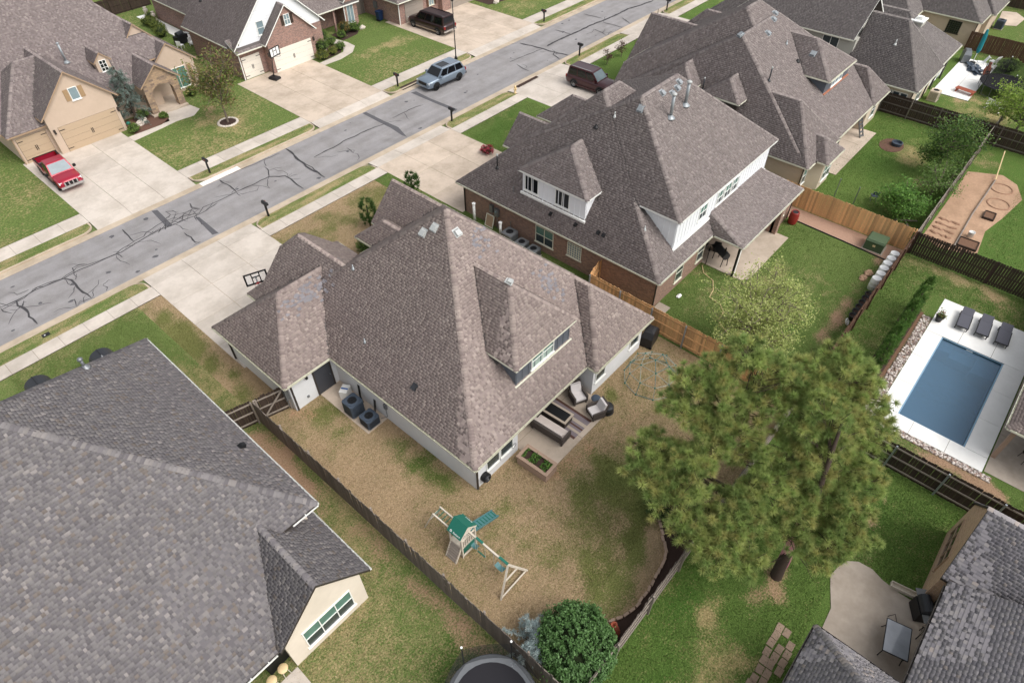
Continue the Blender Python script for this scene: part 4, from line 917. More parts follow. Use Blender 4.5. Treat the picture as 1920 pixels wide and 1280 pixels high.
for x, y in ((35.4,18.8),(36.2,18.5),(36.9,18.6),(37.4,18.8)): box_vent(r3, H3, x, y, 'galvanised', .34)
pipe_vent(r3, H3, 34.7, 17.6, 1.5, .1, 'galvanised', .17, 'steel_white'); pipe_vent(r3, H3, 36.6, 17.7, 1.5, .1, 'galvanised', .17, 'steel_white')

# ---- house 4: long tan house with dormers behind house 3
h = thing('house', 'long tan stucco house with many hipped dormers and a bay window at its rear', 'house', (54,20,0), world=True)
H4 = [Blk(45.8,62.7,11.6,30.1,2.5,W=1.2,E=1.0,S=.63,N=.635), Blk(47.0,62.6,11.7,30.05,2.55,W=1.0,E=1.0,S=.63,N=(4.3,.635)), Blk(45.78,51.6,11.5,21,2.5,W=1.14,E=1.14,S=1.14), Blk(51.8,59.2,23,31.9,2.5,W=1.0,E=1.0), Blk(58.5,64.5,24,32.4,2.5,W=1.0,E=1.0,N=1.0),
      Blk(58.95,62.67,11.5,18,2.5,W=1.13,E=1.13,S=1.05), Blk(53.68,59.13,14.22,20.5,5.5,W=.69,E=.69,S=.68), Blk(46.6,50.5,18.15,21.4,5.0,W=1.0,S=.75,N=.75,g=False), Blk(46.6,51,22.15,25.4,5.0,W=1.0,S=.75,N=.75,g=False), Blk(47.2,50.3,10.6,13.5,2.52,W=.8,E=.8,S=1.0)]
r4 = build_roof(h, H4, 'mauve', 'trim_cream')
walls(h, 'stucco_tan', 46.15, 50.8, 11.9, 29.7); walls(h, 'stucco_tan', 50.8, 59.2, 14.8, 29.7); walls(h, 'stucco_beige', 59.2, 62.35, 11.85, 30); walls(h, 'stucco_tan', 52.1, 58.9, 26, 31.5, blk=H4[3]); walls(h, 'stucco_tan', 58.9, 64.2, 26, 32)
bay = MB().prism([(47.3,11.95),(47.75,10.95),(49.75,10.95),(50.2,11.95)], 0, 2.4); part('bay_wall', bay, 'stucco_beige', h)
window(h, 'S', 10.95, 48.75, 1.5, .6, 2.0, 2, 2, 'trim_white', ['glass','glass_green']); window(h, 'S', 11.9, 46.85, .8, .6, 2.0, 1, 2, 'trim_white', ['glass','glass_green'])
w = walls(h, 'siding_grey', 53.98, 58.85, 14.5, 19, 5.4, 4.0, name='dormer_wall'); window(h, 'S', 14.5, 56.4, 2.2, 4.42, 5.3, 3, 2, 'trim_white', 'glass_sky'); part('flashing', MB().box(53.9,58.9,14.36,14.5,4.2,4.34), 'copper', h)
for y0 in (18.15, 22.15): walls(h, 'trim_dark', 46.9, 49, y0+.25, y0+3.0, 4.9, 3.4, name='dormer_wall')
window(h, 'S', 11.85, 60.8, 1.0, .7, 2.0, 1, 2)
for x in (51.2, 53.6): part('porch_post', MB().box(x-.09,x+.09,11.9,12.08,0,2.4), 'trim_dark', h)
downspout(h, 46.1, 11.85, 2.5); pipe_vent(r4, H4, 49.3, 17.4, 1.0, .05, 'dark_metal', .07, 'steel_white'); pipe_vent(r4, H4, 47.6, 21.8, 1.0, .05, 'dark_metal', .07, 'steel_white')
for x, y in ((50.6,21.0),(53.5,20.0),(55.5,20.6),(56.3,20.9),(55.2,16.6)): box_vent(r4, H4, x, y, 'galvanised', .4)
pipe_vent(r4, H4, 54.6, 18.7, .35, .04); pipe_vent(r4, H4, 54.2, 17.3, .2, .07, 'black')

# ---- house 5: beige house with the white rear slab
h = thing('house', 'pale beige house with dark steep hip and grey chimney chase beside the white rear slab', 'house', (70,16,0), world=True)
H5 = [Blk(63.7,70.9,9.53,16.3,2.5,W=1.18,E=1.18,S=1.18), Blk(64.4,72,16.3,28,5.0,W=.7,E=.7,N=.7), Blk(69.5,77.1,9.7,26,2.5,W=.8,E=.8,S=.62,N=.8), Blk(66,76,24,33,2.5,W=.8,E=.8,N=.8)]
r5 = build_roof(h, H5, 'dark', 'trim_white')
walls(h, 'stucco_beige', 64.1, 70.5, 9.95, 16.2); walls(h, 'siding_pale', 64.8, 71.5, 16.2, 27.6, 4.9); walls(h, 'stucco_white', 70.5, 76.7, 10.15, 25); walls(h, 'stucco_beige', 66.4, 75.6, 25, 32.6)
for y in (10.55,11.2,11.85): window(h, 'W', 64.1, y, .6, .55, 2.0, 1, 2, 'trim_white', 'glass')
window(h, 'W', 64.8, 18.35, 1.5, 3.6, 4.75, 2, 1, 'trim_white', ['glass','glass_sky']); window(h, 'S', 9.95, 67.0, 1.6, .4, 2.1, 2, 2); window(h, 'S', 10.15, 73, 1.2, .2, 2.1, 2, 2)
for x in (69.2,71.5,74.5): part('porch_post', MB().box(x-.08,x+.08,9.85,10.0,0,2.4), 'trim_dark', h)
ch = part('chimney_chase', MB().box(72.4,73.8,13.0,14.0,2.5,5.0), 'siding_pale', h); part('chimney_cap', MB().box(72.3,73.9,12.9,14.1,5.0,5.1).box(72.8,73.3,13.2,13.7,5.1,5.35), 'trim_white', ch)
pipe_vent(r5, H5, 65.8, 13.2, .5, .05, 'steel_white'); downspout(h, 64.05, 9.9, 2.5)

# ---- house 6: tan house at the top right
h = thing('house', 'tan stucco house with square glass-block window past the brown fence', 'house', (92,16,0), world=True)
H6 = [Blk(84.0,97,9.75,24,2.6,W=.9,E=.9,S=.75,N=.75), Blk(80.5,90,15.5,28,2.6,W=.8,E=.8,S=.8,N=.8), Blk(87.5,93,9.3,16,2.55,W=.9,E=.9,S=.9)]
r6 = build_roof(h, H6, 'dark', 'trim_cream'); walls(h, 'stucco_tan', 84.4, 96.6, 10.15, 23.6, 2.5); walls(h, 'stucco_tan', 80.9, 89.6, 15.9, 27.6, 2.5); walls(h, 'stucco_tan', 87.9, 92.6, 9.7, 16, 2.45)
window(h, 'W', 84.4, 12.15, 1.3, .95, 2.15, 6, 6, 'trim_dark', 'glass_dark', ft=.05); pipe_vent(r6, H6, 87, 12.4, .5, .06, 'black', .1, 'white'); downspout(h, 84.36, 10.1, 2.6); box_vent(r6, H6, 89.5, 11.5, 'black', .3)

# ---- house 7: tan stucco with stone arch across the street
h = thing('house', 'tan stucco house with stone arched entry and two garage doors across the street', 'house', (17,68,0), world=True)
H7 = [Blk(8.5,22.0,62.2,82,2.5,W=1.2,S=.63,N=.63), Blk(11.5,17.75,60.45,70,3.15,W=.96,E=.96), Blk(8.8,15,61.1,70,2.5,W=.9,S=.81,N=.81), Blk(3,15.2,72.2,84,4.0,S=.55,W=.8,N=.8), Blk(21.6,24.7,66.2,73,4.4,W=1.07,E=1.07),
      Blk(22.0,26.8,63.75,71,2.5,W=.875,E=.875), Blk(19.9,23.6,61.0,68,2.7,W=.84,E=.84), Blk(18.1,19.55,64.1,68,4.65,W=1.0,E=1.0), Blk(22.0,26.0,63.95,82,2.5,E=1.2,S=(3.603,.63),N=.63)]
r7 = build_roof(h, H7, 'far', 'trim_tan', gut='trim_tan')
walls(h, 'stucco_tan', 9.2, 22, 62.6, 80); walls(h, 'stucco_tan', 22, 25.6, 64.3, 80); walls(h, 'stucco_tan', 11.8, 17.4, 60.7, 68, blk=H7[1]); walls(h, 'stucco_tan', 9.15, 12, 61.35, 68); walls(h, 'stucco_tan', 4, 15, 72.6, 82, 3.8)
walls(h, 'stucco_tan', 21.9, 24.4, 66.35, 72, 4.2, 3.0, H7[4]); walls(h, 'stucco_tan', 22.3, 26.45, 63.9, 70, blk=H7[5]); walls(h, 'stucco_tan', 18.25, 19.4, 64.2, 67, 4.6, 3.2, H7[7], 'dormer_wall')
# stone entry: two piers, an arch and the gable over it
pl = MB().box(20.15,20.75,61.2,61.8,0,1.75).box(22.75,23.35,61.2,61.8,0,1.75)
n = 16
for i in range(n):
    a0, a1 = math.pi*i/n, math.pi*(i+1)/n; q = lambda a: (21.75-1.0*math.cos(a), 1.75+.7*math.sin(a))
    (xa, za), (xb, zb) = q(a0), q(a1); tops = [max(H7[6].h(x, 61.3)-.2, 1.8) for x in (xa, xb)]
    pl.add([(xa,61.2,za),(xb,61.2,zb),(xb,61.2,tops[1]),(xa,61.2,tops[0]),(xa,61.8,za),(xb,61.8,zb),(xb,61.8,tops[1]),(xa,61.8,tops[0])], [(0,1,2,3),(7,6,5,4),(0,4,5,1)])
for xa, xb in ((20.15,20.75),(22.75,23.35)): pl.add([(xa,61.2,1.75),(xb,61.2,1.75),(xb,61.2,H7[6].h(xb,61.3)-.2),(xa,61.2,H7[6].h(xa,61.3)-.2)], [(0,1,2,3)])
part('stone_entry', pl, 'stone_wall', h); part('porch_floor', MB().box(20,23.4,60.9,64,0,.16), 'concrete_tan', h)
door(h, 'S', 63.9, 21.3, 1.0, 2.1, 'wood_dark', 'trim_tan')
garage_door(h, 'S', 60.7, 14.75, 4.75, 2.15, 'door_tan'); garage_door(h, 'S', 61.35, 10.45, 2.3, 2.1, 'door_tan')
window(h, 'S', 60.7, 14.75, .7, 3.75, 4.75, 1, 1, 'trim_white', 'glass_sky')
for s in (-.58, .58): part('shutter', sb(MB(), 'S', 60.7, 14.75+s-.17, 14.75+s+.17, 0, .05, 3.8, 4.7), 'shutter', h)
window(h, 'S', 63.9, 24.6, 1.7, .35, 2.25, 2, 1, 'trim_white', 'glass_green'); part('shutter', sb(MB(), 'S', 63.9, 25.65, 26.05, 0, .05, .4, 2.2), 'shutter', h)
window(h, 'S', 64.2, 18.82, .6, 3.75, 4.7, 2, 3, 'trim_white', 'glass_dark')
pipe_vent(r7, H7, 16.6, 65.8, 1.6, .09, 'galvanised', .12); box_vent(r7, H7, 12.4, 76.2, 'galvanised', .4); downspout(h, 9.1, 61.3, 2.5, 'trim_tan')
for x in (12.05, 17.35): part('wall_lamp', MB().box(x-.07,x+.07,60.55,60.7,1.75,2.1), 'trim_dark', h)

# ---- house 8: brick with white siding gable across the street
h = thing('house', 'brick house with white plank gable and white garage doors across the street', 'house', (37,68,0), world=True)
H8 = [Blk(29.4,40.0,61.2,71,3.0,W=.97,E=.97), Blk(32.2,38.2,60.25,68,2.9,W=1.0,E=1.0), Blk(38.0,46.8,64.1,72,2.5,S=.5,E=1.0), Blk(39.0,47.0,67,80,4.8,W=.8,E=.8,S=.8,N=.8), Blk(31.9,40,70.5,84,2.6,W=.97,N=.9), Blk(44.6,47.0,64.0,70,2.9,W=.9,E=.9), Blk(29.4,32.6,60.9,62.5,2.75,S=.55), Blk(32.9,36.5,75.4,78.4,4.6,S=.5,N=.5)]
r8 = build_roof(h, H8, 'mauve', 'trim_white')
walls(h, 'brick_far', 29.8, 39.6, 61.45, 70.6, 2.9); w = walls(h, 'siding_white', 29.8, 39.6, 61.5, 62.5, 2.9, 2.85, H8[0], 'siding_gable')
for i in range(22):
    z = 3.0+.22*i; x0 = 29.4+(z+.45-3.0)/.97
    if x0 < 34.2: part('plank', MB().box(x0, min(39.9-(x0-29.4),36.0), 61.46, 61.5, z, z+.2), 'siding_white', w)
walls(h, 'brick_far', 32.55, 37.85, 60.5, 67, blk=H8[1]); walls(h, 'brick_far', 39.6, 46.4, 66.2, 72); walls(h, 'siding_white', 39.4, 46.6, 67.4, 79, 4.7); walls(h, 'brick_far', 44.9, 46.6, 64.4, 72, blk=H8[5]); walls(h, 'brick_far', 32.3, 39, 70, 83.5, 2.5); walls(h,'siding_pale',33.2,36,75.7,78.1,4.5,3.0,name='dormer_wall')
window(h,'W',33.2,76.9,1.2,3.7,4.45,2,2,'trim_white','glass')
garage_door(h, 'S', 60.5, 35.15, 4.6, 2.1, 'door_white'); garage_door(h, 'S', 61.45, 30.95, 2.05, 2.1, 'door_white')
window(h, 'S', 61.46, 32.85, .8, 3.5, 4.75, 1, 2, 'trim_white', 'glass_sky'); window(h, 'S', 60.5, 35.3, .65, 3.95, 4.95, 2, 2, 'trim_white', 'glass_sky')
for s in (-.52,.52): part('shutter', sb(MB(), 'S', 60.5, 35.3+s-.15, 35.3+s+.15, 0, .05, 4.0, 4.9), 'wood_dark', h)
for x in (41.2,43.2): window(h, 'S', 67.4, x, 1.2, 3.9, 4.6, 2, 1, 'trim_white', 'glass_sky')
window(h, 'S', 64.4, 45.6, .9, .4, 2.3, 2, 1, 'trim_white', 'glass_sky'); door(h, 'S', 66.2, 41.4, 1.0, 2.1, 'wood_dark')
for x in (40.2,43.4): part('porch_post', MB().box(x-.1,x+.1,64.4,64.6,0,2.35), 'brick_far' if x > 42 else 'trim_white', h)
for x in (32.4,37.75): part('wall_lamp', MB().box(x-.07,x+.07,60.35,60.5,1.75,2.1), 'trim_dark', h)
t_ = part('satellite_dish', MB().lathe([(.02,0),(.25,.02),(.42,.1),(.43,.11),(.25,.04),(.02,.012)], 18), 'steel_white', r8, True); t_.location = Vector((30.2,67.5,roof_at(H8,30.2,67.5)+.45))-Vector(WOFF[r8.name]); t_.rotation_euler = (R(50),0,R(40))
part('dish_arm', MB().tube([(30.25,67.6,roof_at(H8,30.2,67.5)-.05),(30.2,67.5,roof_at(H8,30.2,67.5)+.45)],.03), 'grey_metal', r8)
pipe_vent(r8, H8, 31.6, 69.5, .25, .07, 'black'); downspout(h, 29.75, 61.35, 2.9, 'trim_white'); downspout(h, 44.75, 64.3, 2.6, 'trim_white')

# ---- house 9: brick house by the parked dark vehicle
h = thing('house', 'brick house with taupe garage doors and wooden shutters beyond the street lamp', 'house', (56,68,0), world=True)
H9 = [Blk(48.9,66,59.95,80,2.5,W=.8,E=.8,S=.8,N=.8), Blk(55.2,64,59.4,70,2.6,W=.9,E=.9)]
r9 = build_roof(h, H9, 'far', 'trim_white'); walls(h, 'brick_far', 49.35, 65.6, 60.45, 79.6, 2.4); walls(h, 'brick_far', 55.4, 63.7, 59.75, 69, blk=H9[1])
garage_door(h, 'S', 60.45, 51.6, 2.8, 2.1, 'door_taupe', hw=False); garage_door(h, 'S', 59.75, 59.3, 5.2, 2.1, 'door_taupe', hw=False)
window(h, 'S', 60.45, 54.3, .8, .9, 2.1, 2, 2, 'trim_cream', 'glass_sky')
for s in (-.6,.6): part('shutter', sb(MB(), 'S', 60.45, 54.3+s-.15, 54.3+s+.15, 0, .05, .85, 2.15), 'wood_brown', h)
downspout(h, 49.3, 60.4, 2.5, 'trim_white'); part('meter_box', MB().box(49.15,49.35,64.2,64.7,1.0,1.7).tube([(49.25,64.5,.1),(49.25,64.5,1.0)],.04), 'grey_metal', h)

# ---- house 10: tan brick with slate-grey shingles at the lower right
h = thing('house', 'tan brick house with slate grey shingles and covered patio by the curved slab', 'house', (17,-9,0), world=True)
H10 = [Blk(8,19.85,-17,-5.75,2.5,N=.5,S=.5), Blk(19.8,24.35,-16,-5.5,2.5,W=1.12,E=1.12), Blk(3,14.67,-17,-2.47,2.5,N=.95,E=.95,W=.95)]
r10 = build_roof(h, H10, 'slate', 'trim_dark', 300, gut='trim_dark')
walls(h, 'brick_tan', 19.95, 24.2, -15.6, -5.56, blk=H10[1]); walls(h, 'brick_tan', 8.5, 20.1, -16.5, -9.0); walls(h, 'brick_tan', 3.5, 14.2, -16.5, -2.85)
window(h, 'N', -5.56, 22.4, 2.3, .8, 2.1, 3, 2, 'trim_tan', 'glass_dark'); part('post', MB().box(14.9,15.05,-6.1,-5.95,0,2.4), 'trim_dark', h); part('post', MB().box(19.6,19.75,-6.1,-5.95,0,2.4), 'trim_dark', h)
part('wall_lamp', MB().box(19.85,20.09,-6.5,-6.3,1.9,2.2), 'black', h)

# ---- house 11: edge of the pool house roof
h = thing('house', 'brown shingled house edge with a timber porch post beside the pool', 'house', (36,-10,0), world=True)
H11 = [Blk(29.74,45,-18,-5.55,2.5,W=.6,N=.6,S=.6,E=.6)]
r11 = build_roof(h, H11, 'brown', 'trim_cream', 60); walls(h, 'brick_tan', 33.5, 44.5, -17.5, -9.5)
part('post', MB().box(30.05,30.25,-6.1,-5.9,0,2.4), 'wood_planter', h); part('brace', MB().bar((30.15,-6.0,1.7),(31.0,-6.0,2.4),.12), 'wood_planter', h); part('post', MB().box(36.05,36.25,-6.1,-5.9,0,2.4), 'wood_planter', h)
# ------------------------------------------------------------ fences: every picket, rail and post is a piece
def fence(label, a, b, h=1.83, mat='wood_grey', rail='wood_rail', side=1, bw=0.14, gap=0.004, post=2.4, pmat=None, name='wooden_fence', jag=0.03, rails=(.25,.95,1.6)):
    """picket fence from a to b; the rails are on the left (side=1) or right (-1) of the run"""
    a, b = Vector((*a,0)), Vector((*b,0)); L_ = (b-a).length; d = (b-a)/L_; nrm = Vector((-d.y, d.x, 0))*side; ang = math.atan2(d.y, d.x)
    f = thing(name, label, 'fence', tuple(a), world=True)
    n = int(L_/(bw+gap)); me = []
    for k in range(4):
        hh = h+random.uniform(-jag, jag); w = bw*random.uniform(.98,1)
        mb = MB().add([(0,-.009,.04),(w,-.009,.04),(w,.009,.04),(0,.009,.04),(0,-.009,hh-.03),(w,-.009,hh-.03),(w,.009,hh-.03),(0,.009,hh-.03),(.03,-.009,hh),(w-.03,-.009,hh),(w-.03,.009,hh),(.03,.009,hh)],
              [(0,1,5,4),(1,2,6,5),(2,3,7,6),(3,0,4,7),(4,5,9,8),(5,6,10,9),(6,7,11,10),(7,4,8,11),(8,9,10,11)])
        me.append(mesh_of('picket', mb, mat))
    for i in range(n):
        p = a + d*(i*(bw+gap)); o = inst('picket', random.choice(me), f, (p.x, p.y, random.uniform(-.02,.01)), (random.gauss(0,.008), random.gauss(0,.004), ang))
    for z in rails: part('rail', MB().bar(a+nrm*.03+Vector((0,0,z)), b+nrm*.03+Vector((0,0,z)), .038, .085), rail, f)
    m = max(1, round(L_/post))
    for i in range(m+1):
        p = a+d*(L_*i/m)+nrm*.09; part('post', MB().bar(p, p+Vector((0,0,h-.05)), .08), pmat or rail, f)
    return f
fence('weathered grey picket fence between the swing set and the neighbouring trampoline', (6.75,24.1), (6.75,3.0), side=1, jag=.05)
fence('weathered grey picket fence behind the mulch bed and chimenea', (6.85,2.95), (26.8,3.0), side=-1, jag=.05, post=2.4)
fence('short grey fence run with rails showing beside the grey roof', (4.6,24.75), (6.7,24.2), side=-1, mat='wood_dark')
g_ = fence('grey gate with diagonal brace between fence and white garage wall', (6.95,24.15), (8.45,23.75), side=-1, mat='wood_dark', name='wooden_gate', post=1.5); g_['category'] = 'gate'
part('brace', MB().bar((7.05,24.0,.3),(8.2,23.7,1.6),.04,.09), 'wood_rail', g_)
fence('new cedar picket fence between the white house and the brick house', (26.5,16.9), (26.4,3.1), side=-1, mat='wood_cedar', rail='wood_cedar', pmat='galvanised')
fence('short new cedar fence return against the brick wall', (26.5,16.95), (28.0,17.3), side=-1, mat='wood_cedar', rail='wood_cedar')
fence('tall new cedar fence behind the green utility box', (44.55,12.3), (44.5,3.1), side=1, mat='wood_cedar', rail='wood_cedar')
fence('brown fence behind the row of white barrels', (26.9,3.0), (44.4,3.05), side=-1, mat='wood_brown', rail='wood_brown')
fence('grey wire-topped fence between the lawn and the bare garden plot', (44.6,3.05), (69,3.1), side=-1, mat='wood_grey', h=1.6)
fence('dark brown slatted fence beyond the pool', (44.35,2.9), (44.3,-14), side=1, mat='wood_dark', rail='wood_dark', gap=.016)
fence('dark grey fence between the long tan house yard and the white slab yard', (63.85,12.0), (63.6,-12), side=-1, mat='wood_dark', rail='wood_grey')
fence('dark fence with steel posts below the pool gravel', (25.95,2.8), (25.9,-14), side=-1, mat='wood_dark', rail='wood_rail', pmat='galvanised')
fence('red-brown fence past the white slab and teal umbrella', (83.6,10.2), (83.9,-10), side=1, mat='wood_brown', rail='wood_brown')
fence('black fence at the back of the far lawn', (100,14), (100,-8), side=1, mat='wood_dark', rail='wood_rail')
fence('dark fence behind the stucco house across the street', (20,88.5), (34,88.5), side=-1, mat='wood_dark', rail='wood_dark')
fence('grey side fence between the two brick houses', (46.7,66.5), (49.2,66.5), side=1, mat='wood_grey')

# ------------------------------------------------------------ street furniture
def mailbox(label, x, y, rz):
    t = thing('mailbox', label, 'mailbox', (x,y,0), rz, 'black kerbside mailboxes')
    part('post', MB().box(-.06,.06,-.06,.06,0,1.05).bar((0,0,.75),(.0,-.22,1.02),.05), 'black', t)
    n = 8; ring = [(-.11,1.05),(.11,1.05)]+[(.11*math.cos(math.pi*k/n), 1.19+.11*math.sin(math.pi*k/n)) for k in range(n+1)]
    part('box', MB().loft([[(a,y_,z_) for a, z_ in ring] for y_ in (-.34,.26)]), 'black_plastic', t)
    part('door', MB().box(-.1,.1,-.355,-.342,1.07,1.27), 'dark_metal', t); part('flag', MB().box(.115,.125,.0,.2,1.2,1.26), 'red_lamp', t); return t
mailbox('black mailbox on verge opposite the tan stucco garage', 18.35, 48.75, 180); mailbox('black mailbox on verge beside the parked grey vehicle', 38.7, 48.95, 180); mailbox('black mailbox on far verge past the brick garage with taupe doors', 60.8, 48.75, 180)
mailbox('black mailbox on verge at the drive with the basketball hoop', 18.0, 40.05, 0); mailbox('black mailbox on verge beside the tan concrete drive', 37.2, 40.05, 0); mailbox('black mailbox on verge beside the maroon vehicle drive', 55.9, 39.95, 0); mailbox('black mailbox on the last small verge up the street', 72.9, 39.95, 0)
t = thing('street_lamp', 'tall thin black street lamp behind the parked grey vehicle', 'street lamp', (46.9,49.15,0))
part('pole', MB().tube([(0,0,0),(0,0,.5),(0,0,5.6)], [.09,.06,.045], 10), 'black', t, True); part('lantern', MB().lathe([(.05,0),(.12,.08),(.16,.35),(.2,.4),(.05,.52),(.01,.6)], 10, (0,0,5.55)), 'black_plastic', t); part('foot', MB().lathe([(.16,0),(.15,.2),(.08,.3)], 10), 'black', t)
def hoop(label, loc, rz, clear, hgt=2.9):
    t = thing('basketball_hoop', label, 'basketball hoop', loc, rz)
    part('base', MB().box(-.35,.35,-.75,.25,.02,.2).box(-.3,.3,-.7,.2,.2,.26), 'black_plastic', t)
    part('pole', MB().tube([(0,-.3,.2),(0,-.1,1.4),(0,.25,hgt-.1)], .05, 8), 'black', t); part('arm', MB().bar((0,.1,hgt-.5),(0,.62,hgt-.15),.06).bar((0,.2,hgt-.1),(0,.62,hgt+.2),.06), 'black', t)
    w, z0, z1, y_ = .68, hgt-.3, hgt+.55, .66
    fr = MB()
    for u0,u1,v0,v1 in ((-w,-w+.1,z0,z1),(w-.1,w,z0,z1),(-w+.1,w-.1,z0,z0+.1),(-w+.1,w-.1,z1-.07,z1),(-.26,-.2,z0+.1,z1-.07),(.2,.26,z0+.1,z1-.07),(-.2,.2,z0+.5,z0+.55)): fr.box(u0,u1,y_-.03,y_+.03,v0,v1)
    bd = part('backboard_frame', fr, 'black', t); part('backboard', MB().box(-w+.05,w-.05,y_-.008,y_+.008,z0+.05,z1-.04), clear, bd)
    rim = MB().tube([(.23*math.cos(2*math.pi*k/16), y_+.32+.23*math.sin(2*math.pi*k/16), z0+.1) for k in range(17)], .012, 5, False); rim.box(-.08,.08,y_+.03,y_+.12,z0+.06,z0+.12); rm = part('rim', rim, 'red_lamp' if clear != 'white' else 'black', t)
    net = MB()
    for k in range(12):
        a, a2 = 2*math.pi*k/12, 2*math.pi*(k+.5)/12; net.tube([(.23*math.cos(a), y_+.32+.23*math.sin(a), z0+.1),(.15*math.cos(a2), y_+.32+.15*math.sin(a2), z0-.3)], .008, 3); net.tube([(.23*math.cos(a2), y_+.32+.23*math.sin(a2), z0+.1),(.15*math.cos(a), y_+.32+.15*math.sin(a), z0-.3)], .008, 3)
    part('net', net, 'white', rm); return t
hoop('basketball hoop with clear black-framed backboard over the near drive', (12.3,31.9,0), 160, 'clear_board', 2.6); hoop('basketball hoop with white backboard before the brick house garage', (31.9,59.2,0), 195, 'white', 2.7); hoop('basketball hoop with bare white frame behind the long roofs', (63.5,35.0,0), 30, 'clear_board')
t = thing('fire_hydrant', 'pale yellow fire hydrant at the corner of the verge', 'fire hydrant', (45.0,38.9+.45,0))
part('barrel', MB().lathe([(.13,0),(.13,.08),(.1,.1),(.1,.55),(.12,.57),(.1,.68),(.03,.78),(.01,.8)], 12), 'hydrant', t, True); part('outlet', MB().tube([(-.2,0,.45),(.2,0,.45)], .05, 8).tube([(0,0,.42),(0,-.18,.42)], .06, 8), 'hydrant', t)
t = thing('meter_cover', 'small black utility lid with white spot set in the verge grass', 'utility lid', (1.9,39.75,0)); part('lid', MB().box(-.22,.22,-.16,.16,.005,.03), 'black', t); part('label_plate', MB().box(-.1,-.02,-.04,.04,.03,.035), 'white', t)

# ------------------------------------------------------------ vehicles (built nose along +X, origin at the centre on the ground)
def wheel(t, x, y, r, rim):
    s = 1 if y > 0 else -1; prof = [(r*.62,-.11),(r*.95,-.11),(r,-.07),(r,.07),(r*.95,.11),(r*.62,.11)]
    mb = MB(); n = 20; o = 0
    for rr, w in prof:
        for k in range(n): a = 2*math.pi*k/n; mb.v.append((x+rr*math.cos(a), y+w, r+rr*math.sin(a)))
    for i in range(len(prof)-1):
        for k in range(n): mb.f.append((i*n+k, i*n+(k+1)%n, (i+1)*n+(k+1)%n, (i+1)*n+k))
    w_ = part('wheel', mb, 'rubber', t, True)
    rm = MB(); c = (x, y+s*.08, r)
    for k in range(10):
        a = 2*math.pi*k/10; rm.bar((x+.04*math.cos(a),c[1],r+.04*math.sin(a)), (x+r*.6*math.cos(a),c[1],r+r*.6*math.sin(a)), .05, .03, (0,1,0))
    rm.tube([(x+r*.62*math.cos(2*math.pi*k/20), c[1], r+r*.62*math.sin(2*math.pi*k/20)) for k in range(21)], .03, 5, False); rm.tube([(x,c[1]-.03,r),(x,c[1]+.04,r)], .07, 8)
    part('rim', rm, rim, w_); part('hub_disc', MB().tube([(x,y-.05,r),(x,y+s*.03,r)], r*.62, 16), 'black', w_)
